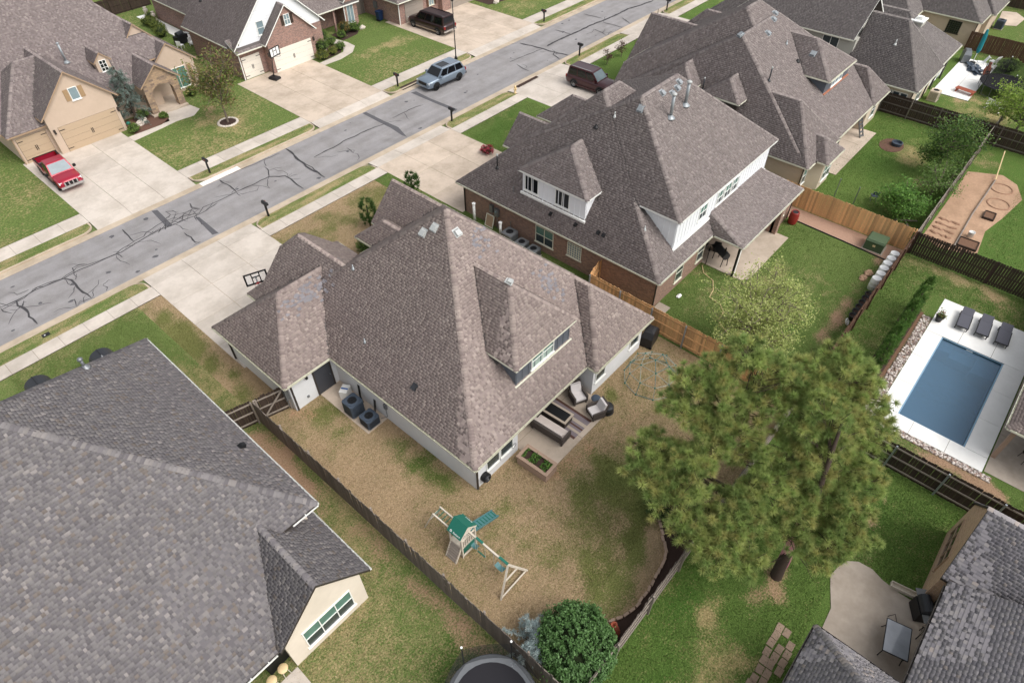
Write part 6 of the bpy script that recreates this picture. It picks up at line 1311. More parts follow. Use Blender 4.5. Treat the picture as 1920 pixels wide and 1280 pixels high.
for x, y, h_, lb in ((27.5,28.0,1.5,'white standing pipe by the corner of the brick house'),(27.55,25.5,1.0,'shorter white standing pipe beside the tall air conditioner')):
    t = thing('standpipe', lb, 'pipe', (x,y,0)); part('pipe', MB().tube([(0,0,0),(0,0,h_)], .1, 12), 'plastic_white', t, True); part('cap', MB().lathe([(.13,h_),(.14,h_+.1),(.05,h_+.16)], 12), 'white', t)
t = thing('leaning_frame', 'empty pale picture frame leaning on the brick side wall', 'frame', (27.7,26.8,0), 90); part('frame', MB().bar((-.35,0,0),(-.35,-.25,.9),.06).bar((.35,0,0),(.35,-.25,.9),.06).bar((-.35,-.25,.9),(.35,-.25,.9),.06).bar((-.35,0,.03),(.35,0,.03),.06), 'trim_cream', t); part('back', MB().quad((-.33,.01,.03),(.33,.01,.03),(.33,-.24,.88),(-.33,-.24,.88)), 'trim_tan', t)
ps = [(34.2,13.1),(34.2,11.0)]+[(34.95-.75*math.cos(1.57*k/6)+.0, 10.6-.75*math.sin(1.57*k/6)) for k in range(7)]+[(40.6,9.85),(40.6,11.0),(40.3,15.2),(34.3,15.2)]
struct('patio', MB().prism(list(reversed(ps)) if False else ps, -.05, .04), 'concrete_tan')
t = thing('grill', 'black barrel grill on legs under the brick house porch', 'grill', (35.0,12.2,.04), 60); part('barrel', MB().tube([(-.55,0,.85),(.55,0,.85)], .27, 14), 'dark_metal', t); part('shelf', MB().box(.6,1.0,-.25,.25,.78,.82), 'black', t); part('chimney', MB().tube([(-.4,.1,1.05),(-.4,.1,1.5)], .05, 8), 'black', t)
for x in (-.5,.5):
    for y in (-.25,.25): part('leg', MB().tube([(x,y*.7,.7),(x,y,0)], .03, 6), 'black', t)
t = thing('bicycle', 'black bicycle leaning inside the porch behind the grill', 'bicycle', (34.75,13.0,.04), 20)
for x in (-.5,.5): part('wheel', MB().tube([(x+.32*math.cos(6.283*k/20),0,.33+.32*math.sin(6.283*k/20)) for k in range(21)], .022, 5, False), 'rubber', t)
part('frame', MB().tube([(-.5,0,.33),(-.15,0,.75),(.35,0,.8),(.5,0,.33)], .02, 6).tube([(-.15,0,.75),(0,0,.33),(.35,0,.8)], .02, 6).tube([(-.5,0,.33),(0,0,.33)], .015, 6), 'black', t); part('handlebar', MB().tube([(.36,-.25,.98),(.35,0,.95),(.36,.25,.98)], .015, 6), 'black', t); part('saddle', MB().box(-.28,-.05,-.06,.06,.86,.9), 'black', t)
for x, y, m, lb in ((36.0,13.0,'black_plastic','black storage tub under the brick porch'),(36.3,14.1,'red_plastic','red storage tub under the brick porch'),(35.7,13.8,'grey_metal','grey storage tub under the brick porch')):
    t = thing('storage_tub', lb, 'tub', (x,y,.04), random.uniform(0,40)); part('tub', MB().loft([[(a*.25,b_*.18,0) for a,b_ in ((-1,-1),(1,-1),(1,1),(-1,1))],[(a*.3,b_*.22,.45) for a,b_ in ((-1,-1),(1,-1),(1,1),(-1,1))]]), m, t); part('lid', MB().box(-.32,.32,-.24,.24,.45,.5), 'black', t)
t = thing('rain_barrel', 'ribbed terracotta red rain barrel at the brick house corner', 'rain barrel', (42.45,10.45,0)); part('barrel', MB().lathe([(.26,0),(.3,.1),(.28,.16),(.33,.28),(.31,.34),(.35,.5),(.32,.56),(.34,.72),(.3,.8),(.31,.92),(.26,1.0),(.22,.98),(.2,.9)], 18), 'red_plastic', t, True); part('lid', MB().lathe([(.2,.96),(.19,.97),(.01,.97)], 16), 'black_plastic', t)
struct('gravel_bed', MB().prism([(43.0,11.5),(42.75,7),(42.6,3.5),(44.45,3.2),(44.5,12.0)], -.02, .02), 'gravel_tan')
tag(part('bed_edging', MB().tube([(42.9,10.4,.05),(42.75,7,.05),(42.55,3.6,.05)], .04, 6), 'black'), 'black plastic edging strip between gravel bed and lawn', 'edging')
t = thing('utility_box', 'green electrical utility box in the gravel by the cedar fence', 'utility box', (43.45,4.9,0), 2); part('body', MB().box(-.55,.55,-.6,.6,.05,.75), 'green_box', t); part('lid', MB().add([(-.6,-.64,.75),(.6,-.64,.75),(.6,.64,.75),(-.6,.64,.75),(-.5,-.55,.88),(.5,-.55,.88),(.5,.55,.88),(-.5,.55,.88)],[(3,2,1,0),(4,5,6,7),(0,1,5,4),(1,2,6,5),(2,3,7,6),(3,0,4,7)]), 'green_box', t); part('pad', MB().box(-.65,.65,-.7,.7,0,.05), 'concrete_old', t); part('warning_plate', MB().box(-.565,-.552,-.1,.08,.4,.55), 'hydrant', t)
bl = ['white plastic barrel at the end of the row beside the black pots','second white barrel from the black pots','third white barrel from the black pots','fourth white barrel from the black pots','fifth white barrel from the black pots','white plastic barrel at the end of the row nearest the utility box']
for k in range(6):
    t = thing('white_barrel', bl[k], 'barrel', (39.05+.67*k,3.42+random.uniform(-.04,.04),0), 0, 'white barrels along the fence'); part('barrel', MB().lathe([(.26,0),(.29,.03),(.29,.28),(.3,.3),(.29,.32),(.29,.58),(.3,.6),(.29,.62),(.29,.86),(.27,.885)], 18), 'plastic_white', t, True); part('lid', MB().lathe([(.28,.87),(.285,.91),(.26,.925),(.24,.905),(.01,.91)], 18), 'white', t); part('label_sticker', MB().quad((-.06,-.305,.45),(.06,-.305,.45),(.06,-.305,.62),(-.06,-.305,.62)), 'green_slide', t)
pl_ = ['black nursery pot beside the white barrels','second black pot from the white barrels','third black pot from the white barrels','fourth black pot from the white barrels','fifth black pot from the white barrels','black pot at the end of the row away from the barrels']
for k in range(6):
    t = thing('black_pot', pl_[k], 'pot', (37.9-.52*k,3.32,0), 0, 'black pots along the fence'); part('pot', MB().lathe([(.15,0),(.22,.36),(.25,.38),(.25,.42),(.21,.42),(.19,.3),(.01,.28)], 14), 'black_plastic', t, True); part('soil', MB().lathe([(.2,.31),(.1,.33),(.01,.34)], 12), 'mulch', t)
t = thing('wheel_hub', 'white spoked wheel lying against the last black pot', 'wheel', (34.75,3.4,0)); part('ring', MB().tube([(.2*math.cos(6.283*k/16),.1*math.sin(6.283*k/16),.2+.17*math.sin(6.283*k/16)) for k in range(17)], .03, 5, False), 'white', t); part('spokes', MB().bar((-.2,0,.2),(.2,0,.2),.03).bar((0,-.1,.03),(0,.1,.37),.03), 'white', t)
for x, y, lb, s in ((40.4,4.15,'longer of two tan rocks on the bare strip near the barrels',.3),(39.7,4.25,'flatter of two tan rocks on the bare strip near the barrels',.26)): tag(part('rock', MB().ico((x,y,.06),s,2,.5,(1.2,.8,.5)), 'soil'), lb, 'rock')
tag(part('crumpled_bag', MB().ico((30.2,12.45,.07),.16,2,.6,(1.3,.8,.5)), 'white'), 'white crumpled bag on the grass by the brick corner', 'bag')
tag(part('garden_hose', MB().tube([(33.9,12.9,.05)]+[(33.3-.55*k+.25*math.sin(k*1.7),12.2-.5*k+.25*math.cos(k*2.1),.03) for k in range(10)], .025, 5), 'hydrant'), 'yellow garden hose trailing across the lawn', 'hose')
struct('stepping_slab', MB().box(27.9,28.9,12.3,13.1,-.02,.05), 'concrete_old')

# ------------------------------------------------------------ tan house yard
slabs('patio', 50.8, 59.6, 10.6, 14.8, 3, 4.2, 'concrete_tan', z=.03)
t = thing('stair_ladder', 'dark ladder stairs hanging from the covered porch', 'ladder', (58.2,11.9,0), 80); 
for y in (-.25,.25): part('stile', MB().bar((-.6,y,0),(.5,y,2.3),.05,.1), 'grey_metal', t)
for k in range(8): u = (k+.5)/8; part('tread', MB().bar((-.6+1.1*u,-.25,2.3*u),(-.6+1.1*u,.25,2.3*u),.16,.03), 'grey_metal', t)
t = thing('fire_pit', 'dark fire pit ring in a patch of mulch on the lawn', 'fire pit', (58.7,8.6,0)); part('ring', MB().lathe([(.4,0),(.45,.28),(.38,.3),(.33,.1),(.01,.1)], 14), 'ac_blue', t); part('mulch', MB().prism([(1.25*math.cos(6.283*k/16)-.3,.95*math.sin(6.283*k/16)+.3) for k in range(16)], 0, .02), 'mulch_red', t)
t = thing('folding_chair', 'lone grey folding chair on the lawn behind the cedar fence', 'chair', (49.2,7.1,0), 120); part('seat', MB().box(-.22,.22,-.22,.22,.42,.45), 'ac_blue', t); part('backrest', MB().box(-.22,.22,.2,.23,.6,.85), 'ac_blue', t)
for x in (-.2,.2): part('leg', MB().bar((x,-.2,0),(x,.25,.88),.025), 'grey_metal', t); part('leg', MB().bar((x,.2,0),(x,-.2,.45),.025), 'grey_metal', t)
for x, y, lb in ((47.8,9.5,'bare metal stake behind the cedar fence nearer the bay window'),(47.6,8.0,'bare metal stake behind the cedar fence farther from the bay')): t = thing('metal_stake', lb, 'stake', (x,y,0)); part('stake', MB().tube([(0,0,0),(0,0,1.5)], .03, 6), 'grey_metal', t); part('collar', MB().tube([(0,0,1.5),(0,0,1.54)], .04, 6), 'galvanised', t)
t = thing('timber_cross', 'pale timber frame lying on the grass near the corner fence', 'frame', (48.0,4.3,0), 35); part('beam', MB().bar((-.9,0,.05),(.9,0,.05),.08), 'wood_rail', t); part('beam', MB().bar((0,-.8,.12),(0,.8,.12),.08), 'wood_rail', t)
# bare garden plot behind
gp = [(58.2,2.85),(52.8,2.8),(47.2,2.8),(46.4,1.6),(46.7,.4),(47.4,-.7),(50.5,-.4),(53,-.9),(56.6,-1.4),(58.6,-.6),(59.4,.6)]
struct('garden_soil', MB().prism(list(reversed(gp)), -.02, .012), 'soil')
for i in range(5): struct('soil_ridge', MB().tube([(47.2+.7*i+.2*random.random(),2.7-.1*k*1.6,-.05+.03*math.sin(k)) for k in range(11)], [.03]+[.14]*9+[.03], 8), 'soil_ring')
tag(part('garden_pole', MB().tube([(46.9,.75,.1),(52,.9,.12),(58,.85,.15)], .05, 6), 'wood_rail'), 'long grey pole lying across the bare garden plot', 'pole')
tag(part('garden_pole', MB().tube([(58,.85,.1),(61.5,1.4,.9)], .04, 6), 'hydrant'), 'yellow pole propped at the end of the bare plot', 'pole')
t = thing('bucket', 'white bucket at the edge of the garden plot', 'bucket', (49.1,.25,0)); part('pail', MB().lathe([(.17,0),(.2,.42),(.21,.43),(.19,.42),(.16,.1),(.01,.1)], 16), 'plastic_white', t, True); part('handle', MB().tube([(.2,0,.38),(.22,.12,.3),(0,.22,.25),(-.22,.12,.3),(-.2,0,.38)], .01, 5), 'grey_metal', t)
def rbed(label, x, y, w, d):
    t = thing('garden_bed', label, 'garden bed', (x,y,0), 3)
    for s in (-1,1): part('board', MB().box(-w,w,s*d-.03,s*d+.03,0,.18), 'wood_dark', t); part('board', MB().box(s*w-.03,s*w+.03,-d+.03,d-.03,0,.18), 'wood_dark', t)
    part('soil', MB().box(-w+.03,w-.03,-d+.03,d-.03,0,.12), 'soil_dark', t)
rbed('square wooden garden bed beside the white bucket', 48.0,.1,.55,.6); rbed('small dark square grate in the bare plot', 52.6,-.1,.5,.35)
for x, y, lb in ((57.2,.15,'ring bed with pale soil in the bare plot nearer the far fence'),(54.8,-.2,'ring bed in the bare plot nearer the white bucket')): t = thing('ring_bed', lb, 'garden bed', (x,y,0)); part('ring', MB().tube([(.75*math.cos(6.283*k/20),.75*math.sin(6.283*k/20),.0) for k in range(21)], .07, 6, False), 'soil_ring', t); part('mound', MB().lathe([(.5,.01),(.3,.06),(.1,.08),(.01,.08)], 14), 'soil', t)

# ------------------------------------------------------------ pool yard
pw = struct('pool_basin', MB().box(29.76,37.49,-4.79,-1.36,-1.9,-1.8).box(29.76,29.86,-4.79,-1.36,-1.8,-.02).box(37.39,37.49,-4.79,-1.36,-1.8,-.02).box(29.86,37.39,-4.79,-4.69,-1.8,-.02).box(29.86,37.39,-1.46,-1.36,-1.8,-.02), 'pool_shell')
part('step', MB().box(35.9,37.39,-4.69,-3.5,-1.8,-.45), 'pool_shell', pw); part('step', MB().box(36.5,37.39,-3.5,-2.2,-1.8,-.75), 'pool_shell', pw); part('bench', MB().box(36.6,37.39,-2.2,-1.46,-1.8,-.4), 'pool_shell', pw)
part('tile_band', MB().box(29.861,37.389,-4.69,-4.675,-.25,-.02).box(37.375,37.389,-4.67,-1.48,-.25,-.02), 'pool_tile', pw); part('skimmer', MB().box(37.36,37.374,-3.15,-2.8,-.16,-.06), 'white', pw)
struct('water', MB().add([(29.87,-4.68,-.1),(37.38,-4.68,-.1),(37.38,-1.47,-.1),(29.87,-1.47,-.1)],[(0,1,2,3)]), 'water')
for q in ((28.75,29.8,-5.85,-.45),(37.45,41.1,-5.85,-.45)): slabs('pool_deck', *q, 3.0, 1.8, 'concrete_white', z=.03)
for q in ((29.8,37.45,-1.4,-.45),(29.8,37.45,-5.85,-4.75)): slabs('pool_deck', *q, 2.6, 1.2, 'concrete_white', z=.03)
slabs('porch_slab', 28.9, 41, -12, -5.9, 3, 3, 'concrete_old', z=.02)
def lounger(label, x, y, rz):
    t = thing('sun_lounger', label, 'sun lounger', (x,y,.03), rz, 'grey pool loungers'); 
    part('sling', MB().box(-.95,.35,-.31,.31,.3,.33), 'sling', t); part('backrest', MB().add([(.36,-.31,.3),(.36,.31,.3),(.36,.31,.33),(.36,-.31,.33),(.95,-.31,.42),(.95,.31,.42),(.95,.31,.45),(.95,-.31,.45)],[(0,1,2,3),(7,6,5,4),(0,4,5,1),(1,5,6,2),(2,6,7,3),(3,7,4,0)]), 'sling', t)
    part('frame', MB().bar((-.97,-.34,.3),(.4,-.34,.3),.05).bar((-.97,.34,.3),(.4,.34,.3),.05).bar((-.97,-.34,.3),(-.97,.34,.3),.05), 'black', t)
    for a in (-.85,.6):
        for b_ in (-.32,.32): part('leg', MB().box(a-.025,a+.025,b_-.025,b_+.025,0,.3), 'black', t)
lounger('grey sling lounger on the pool deck beside the potted plant', 39.6,-1.95,4); lounger('grey sling lounger in the middle of three on the pool deck', 39.7,-3.02,4); lounger('grey sling lounger on the pool deck farthest from the potted plant', 39.65,-4.1,4)
struct('mulch_bed', MB().prism([(31.3,.3),(39.1,.3),(39.3,1.15),(31.3,1.15)], -.02, .025), 'mulch')
struct('mulch_strip', MB().prism([(29.4,.12),(38.9,.12),(38.9,.32),(29.4,.32)], -.02, .02), 'soil_dark')
# river stones: the ones that show largest singly, the rest as stuff
rb_ = thing('gravel_border', 'border of pale and grey river stones round the white pool deck', 'gravel', (29,-.2,0), world=True)
part('bed', MB().box(28.3,38.7,-.43,.1,-.02,.012).box(28.3,28.73,-6.3,-.43,-.02,.012), 'joint', rb_)
sm = []
for k in range(12):
    mb = MB().ico((0,0,0), 1, 0, .5, (1,.8,.55)); me = bpy.data.meshes.new('stone'); me.from_pydata(mb.v, [], mb.f); c = random.choice(((190,178,170),(150,138,132),(216,208,200),(128,112,106),(172,146,132)))
    ca = me.color_attributes.new('Col','FLOAT_COLOR','POINT'); ca.data.foreach_set('color', [*lin(c),1]*len(me.vertices)); me.materials.append(MATS['stone']); sm.append((me, mb, lin(c)))
def stones(n, fx, single):
    V, F_, C_ = [], [], []
    for i in range(n):
        x, y = fx(); s = random.uniform(.05,.1); k = random.randrange(12); rz = random.uniform(0,6.28)
        if i < single: inst('stone', sm[k][0], rb_, (x,y,.03), (random.uniform(-.3,.3),0,rz), (s,s,s))
        else:
            o = len(V); c_, s_ = math.cos(rz)*s, math.sin(rz)*s
            V += [(x+a*c_-b_*s_, y+a*s_+b_*c_, .03+z*s) for a, b_, z in sm[k][1].v]; F_ += [i2+o for f_ in sm[k][1].f for i2 in f_]; C_ += [sm[k][2]]*len(sm[k][1].v)
    npmesh('stones', 'stone', np.array(V), F_, [3]*(len(F_)//3), np.array(C_), rb_, 'stuff')
stones(1400, lambda: (random.uniform(28.35,28.7), random.uniform(-6.25,-.3)) if random.random() < .45 else (random.uniform(28.35,38.65), random.uniform(-.4,.08)), 280)
for x, y, lb in ((38.7,-.75,'dark pot with spiky plant at the deck corner by the loungers'),(29.1,-.8,'dark pot with leafy plant at the deck corner under the pines')): t = thing('plant_pot', lb, 'plant pot', (x,y,.03)); part('pot', MB().lathe([(.16,0),(.25,.38),(.27,.42),(.23,.42),(.2,.34),(.01,.33)], 16), 'black_plastic', t, True); POTS = globals().setdefault('POTS', []); POTS.append(t)
t = thing('patio_chairs', 'black wire patio chair under the porch roof edge', 'chair', (30.9,-7.3,.02), 30); t.name = 'patio_chair'; part('seat', MB().box(-.24,.24,-.24,.24,.42,.46), 'black', t); part('backrest', MB().box(-.24,.24,.22,.26,.46,.9), 'black', t)
for x in (-.22,.22):
    for y in (-.22,.22): part('leg', MB().tube([(x,y,.42),(x*1.2,y*1.2,0)], .015, 5), 'black', t)

# ------------------------------------------------------------ white slab yard at the top right
slabs('patio', 71.1, 81.2, 6.4, 9.6, 5.0, 1.7, 'concrete_white', z=.05)
t = thing('closed_umbrella', 'tall closed teal patio umbrella by the red-brown fence', 'umbrella', (80.3,8.5,.05)); part('canopy', MB().tube([(0,0,1.0),(0,0,1.3),(.05,.05,2.6),(.08,.1,3.2)], [.1,.22,.2,.1], 10), 'teal', t); part('pole', MB().tube([(0,0,0),(0,0,1.1)], .03, 6), 'white', t); part('base', MB().lathe([(.3,0),(.28,.1),(.05,.14)], 14), 'black', t)
t = thing('wooden_lounger', 'red-stained wooden bench lounger on the white slab', 'bench', (72.6,7.15,.05), 80)
for k in range(5): part('slat', MB().box(-.85,.85,-.34+.14*k,-.22+.14*k,.3,.33), 'terracotta', t)
for x in (-.7,.7): part('leg', MB().box(x-.04,x+.04,-.3,.32,0,.3), 'terracotta', t)
t = thing('covered_grill', 'grill under a silver cover beside the teal umbrella', 'grill', (80.2,9.3,.05), 20); part('cover', MB().loft([[(x*.6,y*.35,0) for x,y in ((-1,-1),(1,-1),(1,1),(-1,1))],[(x*.6,y*.35,.8) for x,y in ((-1,-1),(1,-1),(1,1),(-1,1))],[(x*.4,y*.25,1.15) for x,y in ((-1,-1),(1,-1),(1,1),(-1,1))]]), 'grey_metal', t); part('hem', MB().box(-.62,.62,-.37,.37,0,.05), 'black', t)
for x, y, rz, lb in ((80.0,7.8,200,'white plastic chair at the foot of the teal umbrella'),(81.0,6.9,150,'white reclined plastic chair at the slab corner')): t = thing('white_chair', lb, 'chair', (x,y,.05), rz, 'white plastic chairs'); part('seat', MB().box(-.28,.28,-.28,.28,.35,.4), 'white', t); part('backrest', MB().add([(-.28,.24,.4),(.28,.24,.4),(.28,.28,.4),(-.28,.28,.4),(-.26,.5,1.0),(.26,.5,1.0),(.26,.54,1.0),(-.26,.54,1.0)],[(3,2,1,0),(4,5,6,7),(0,1,5,4),(1,2,6,5),(2,3,7,6),(3,0,4,7)]), 'white', t); [part('leg', MB().box(a-.025,a+.025,b_-.025,b_+.025,0,.36), 'white', t) for a in (-.25,.25) for b_ in (-.25,.25)]
t = thing('folded_tarp', 'grey crumpled tarpaulin lying on the white slab', 'tarpaulin', (78.7,7.9,.05), 30); part('sheet', MB().ico((0,0,.12),.9,3,.9,(1.2,.6,.22)), 'ac_blue', t); part('tie', MB().tube([(-.5,-.3,.2),(0,0,.35),(.5,.3,.2)], .02, 5), 'white', t)
t = thing('chimenea', 'clay chimenea on the far edge of the white slab', 'chimenea', (78.0,6.75,.05)); part('pot', MB().lathe([(.15,0),(.3,.3),(.33,.5),(.25,.75),(.12,.95),(.12,1.2),(.15,1.22)], 14), 'terracotta', t, True); part('mouth', MB().ico((-.22,-.1,.45),.14,1), 'black', t)
ac('beige air conditioner by the pale beige house corner', (69.3,9.0,0), .85, .9, 'stucco_beige'); ac('pale air conditioner beside the tan house past the brown fence', (92.0,9.0,0), .85, .9, 'ac_blue')
t = thing('white_bench', 'white slatted garden bench on the patchy lawn', 'bench', (70.8,4.2,0), 70)
for k in range(4): part('slat', MB().box(-.7,.7,-.25+.13*k,-.15+.13*k,.4,.43), 'white', t); part('back_slat', MB().box(-.7,.7,.26,.29,.48+.12*k,.56+.12*k), 'white', t)
for x in (-.65,.65): part('leg', MB().box(x-.03,x+.03,-.25,.29,0,.41), 'white', t)
struct('patio', MB().prism([(93,9.4),(94,7.6),(97,7.4),(98.5,8.6),(98,10)], -.02, .04), 'concrete_tan')

# ------------------------------------------------------------ lower-right yard
struct('patio', MB().prism([(16.2,-2.95),(14.7,-3.1),(14.7,-9),(20.1,-9),(20.1,-5.85),(19.8,-5.3),(19.8,-4.8),(19.9,-4.1),(20.1,-3.6),(20.05,-3.0),(19.75,-2.6),(19.2,-2.4),(18.6,-2.3),(18.1,-2.5),(17.2,-2.9)][::-1], -.05, .03), 'concrete_old')
t = thing('glass_table', 'rectangular glass patio table with black wire frame on the slab', 'table', (17.3,-5.35,.03), 12); part('glass_top', MB().box(-.7,.7,-.45,.45,.7,.715), 'table_glass', t); part('frame', MB().bar((-.72,-.47,.7),(.72,-.47,.7),.03).bar((-.72,.47,.7),(.72,.47,.7),.03).bar((-.72,-.47,.7),(-.72,.47,.7),.03).bar((.72,-.47,.7),(.72,.47,.7),.03).tube([(.7,.1,.7),(.95,.25,.85),(.8,.47,.7)], .018, 5), 'black', t)
for x in (-.65,.65):
    for y in (-.42,.42): part('leg', MB().tube([(x,y,.7),(x*.9,y*.9,.35),(x,y,0)], .02, 5), 'black', t)
t = thing('grill', 'black gas grill under the eave of the tan brick house', 'grill', (19.4,-5.75,.03), 30); part('cart', MB().box(-.4,.4,-.28,.28,.05,.75), 'black', t); part('lid', MB().tube([(-.38,0,.85),(.38,0,.85)], .26, 14), 'dark_metal', t); part('shelf', MB().box(.4,.75,-.22,.22,.74,.78), 'grey_metal', t); part('shelf', MB().box(-.75,-.4,-.22,.22,.74,.78), 'grey_metal', t)
t = thing('wire_bench', 'black wire bench in the shade of the patio eave', 'bench', (18.5,-6.6,.03), 90)
for k in range(7): part('wire', MB().bar((-.6,-.2+.065*k,.42),(.6,-.2+.065*k,.42),.02), 'black', t)
for x in (-.55,.55): part('leg', MB().tube([(x,-.2,.42),(x,-.22,0)], .02, 5).tube([(x,.2,.42),(x,.24,0)], .02, 5), 'black', t)
t = thing('wooden_trough', 'pale narrow wooden trough at the slab edge by the brick wall', 'trough', (20.0,-4.95,.0), 100); part('trough', MB().box(-.5,.5,-.12,.12,0,.05).box(-.5,.5,-.14,-.11,0,.2).box(-.5,.5,.11,.14,0,.2), 'wood_pale', t); part('end', MB().box(-.52,-.5,-.13,.13,0,.2).box(.5,.52,-.13,.13,0,.2), 'wood_pale', t)
pv = thing('paver_path', 'tan square pavers laid in grass beside the grey wing roof', 'paving', (14,-2,0), world=True)
for i in range(12):
    for j in range(3):
        if random.random() < (.95, .8, .5)[j]: inst('paver', bpy.data.meshes.get('paver') or mesh_of('paver', MB().box(-.19,.19,-.14,.14,-.02,.03), 'paver'), pv, (15.0-.41*i+random.gauss(0,.025), -1.6-.33*j-.02*i+random.gauss(0,.025), 0), (0,0,random.gauss(0,.04)))
# ------------------------------------------------------------ front yards across the street
struct('mulch_bed', MB().prism([(17.4,59.3),(20.6,59.3),(20.9,60.2),(20.4,61.0),(19.8,62.2),(17.5,62.4)], -.02, .03), 'mulch_red')
wk = [(16.75,58.3),(19.6,58.6),(21.0,58.8),(22.6,58.6),(23.6,59.4),(23.4,60.8),(21.2,60.9),(20.9,59.9),(19.8,59.2),(16.75,59.3)]
struct('front_walk', MB().prism(wk, -.05, .03), 'concrete')
struct('front_walk', MB().prism([(37.05,58.3),(39,58.2),(41,58.7),(42.2,59.8),(42.3,61.2),(41.8,63.8),(40.8,63.8),(41.2,61.4),(41.1,60.3),(40.4,59.5),(38.9,59.2),(37.05,59.1)], -.05, .03), 'concrete')
struct('mulch_bed', MB().prism([(37.9,59.3),(40.2,59.6),(40.9,60.5),(40.9,61.6),(40.5,63.6),(38.0,64)], -.02, .025), 'mulch'); struct('mulch_bed', MB().prism([(42.3,61.9),(44.5,62.2),(45.6,63.2),(45.8,64.3),(42.4,64.2)], -.02, .025), 'mulch')
struct('mulch_bed', MB().prism([(60.6,57.2),(63.5,56.6),(66,58),(66,60.5),(60.6,60.5)], -.02, .025), 'mulch')
for i, (x, y, s, lb) in enumerate(((18.6,60.6,.38,'larger white boulder in the mulch by the stone arch'),(19.1,61.2,.28,'smaller white boulder in the mulch by the stone arch'),(39.6,60.4,.3,'white boulder among shrubs at the curved brick house walk'),(39.2,61.1,.22,'tan boulder among shrubs at the curved brick house walk'),(45.9,63.0,.3,'white round stone at the end of the brick house bed'),(61.6,56.9,.35,'white boulder at the dark bed past the long drive'))): tag(part('boulder', MB().ico((x,y,s*.4),s,2,.5,(1.2,.8,.7)), 'rock'), lb, 'boulder')
t = thing('glazed_ball', 'green gazing ball beside the tan garage corner', 'garden ball', (17.6,60.55,0)); part('ball', MB().ico((0,0,.55),.17,2), 'green_plastic', t, True); part('stand', MB().lathe([(.1,0),(.06,.1),(.05,.4),(.1,.42)], 10), 'green_slide', t)
t = thing('tree_ring', 'ring of white stones round mulch at the foot of the front tree', 'tree ring', (23.9,55.1,0)); part('mulch', MB().prism([(.75*math.cos(6.283*k/20),.75*math.sin(6.283*k/20)) for k in range(20)], 0, .05), 'mulch', t)
sme = mesh_of('stone', MB().ico((0,0,0),.14,1,.4,(1.2,.8,.6)), 'rock')
for k in range(22): a = 6.283*k/22; inst('stone', sme, t, (.82*math.cos(a),.82*math.sin(a),.05), (0,0,a+1.57+random.gauss(0,.2)))
t = thing('wheelie_bin', 'dark blue wheeled bin against the brick side wall', 'bin', (48.75,63.3,0), 90); part('bin', MB().loft([[(a*.24,b_*.26,.08) for a,b_ in ((-1,-1),(1,-1),(1,1),(-1,1))],[(a*.3,b_*.33,1.0) for a,b_ in ((-1,-1),(1,-1),(1,1),(-1,1))]]), 'blue_bin', t); part('lid', MB().box(-.33,.33,-.36,.36,1.0,1.07), 'blue_bin', t); part('wheel', MB().tube([(-.25,.26,.1),(.25,.26,.1)], .1, 10), 'rubber', t)
slabs('side_slab', 30.9, 32.2, 73.5, 86, 2.6, 3, 'concrete_white', z=.02)
for x, y, lb in ((31.8,85.0,'pale stone garden statue nearer the round shrubs'),(31.7,83.0,'pale stone garden statue on the white side slab')): t = thing('garden_statue', lb, 'statue', (x,y,.02)); part('pedestal', MB().box(-.2,.2,-.2,.2,0,.4), 'rock', t); part('urn', MB().lathe([(.1,.4),(.22,.55),(.28,.8),(.15,.95),(.2,1.05),(.05,1.1)], 12), 'rock', t)
t = thing('covered_grill', 'dark grill and cart clutter between the two far houses', 'grill', (30.4,74.6,0), 15); part('body', MB().box(-.7,.7,-.35,.35,.1,.9), 'black', t); part('lid', MB().tube([(-.4,0,1.0),(.4,0,1.0)], .28, 12), 'dark_metal', t); part('shelf', MB().box(.7,1.1,-.3,.3,.8,.85), 'steel_white', t)
for x, y, rz, lb in ((30.9,73.2,30,'white resin chair beside the cluttered grill'),(29.6,73.4,120,'white resin chair nearer the tan stucco gable')): t = thing('white_chair', lb, 'chair', (x,y,0), rz, 'white plastic chairs'); part('seat', MB().box(-.26,.26,-.26,.26,.38,.42), 'white', t); part('backrest', MB().box(-.26,.26,.23,.27,.42,.88), 'white', t); [part('leg', MB().box(a-.025,a+.025,b_-.025,b_+.025,0,.38), 'white', t) for a in (-.23,.23) for b_ in (-.23,.23)]
# ------------------------------------------------------------ vegetation
def unit(v): return v/np.maximum(np.linalg.norm(v, axis=-1, keepdims=True), 1e-9)
def leaf_mesh(name, parent, P_, size, pal, mat='leaf', bias=0.6, aspect=0.55, outdir=None, jit=0.3):
    """one rhombic leaf per point"""
    n = len(P_); P_ = np.asarray(P_, float); nr = rng.normal(size=(n,3)); nr[:,2] = np.abs(nr[:,2])+bias
    if outdir is not None: nr += outdir
    nr = unit(nr); u = unit(np.cross(nr, rng.normal(size=(n,3)))); v = np.cross(nr, u)
    s = size*rng.uniform(1-jit, 1+jit, (n,1))
    V = np.stack([P_-u*s, P_-v*s*aspect, P_+u*s, P_+v*s*aspect], 1).reshape(-1,3)
    pc = np.array([lin(c) for c in pal])[rng.integers(0, len(pal), n)]*rng.uniform(.85,1.15,(n,1))
    return npmesh(name, mat, V, np.arange(4*n), np.full(n, 4), np.repeat(pc, 4, 0), parent, 'stuff')
def limb(mb, a, b, r0, r1, bend=.15, n=5):
    a, b = Vector(a), Vector(b); off = Vector((random.gauss(0,1),random.gauss(0,1),random.gauss(0,.6)))*(b-a).length*bend
    pts = [a.lerp(b, k/n)+off*math.sin(math.pi*k/n) for k in range(n+1)]; mb.tube(pts, [r0+(r1-r0)*k/n for k in range(n+1)], 6, False); return pts
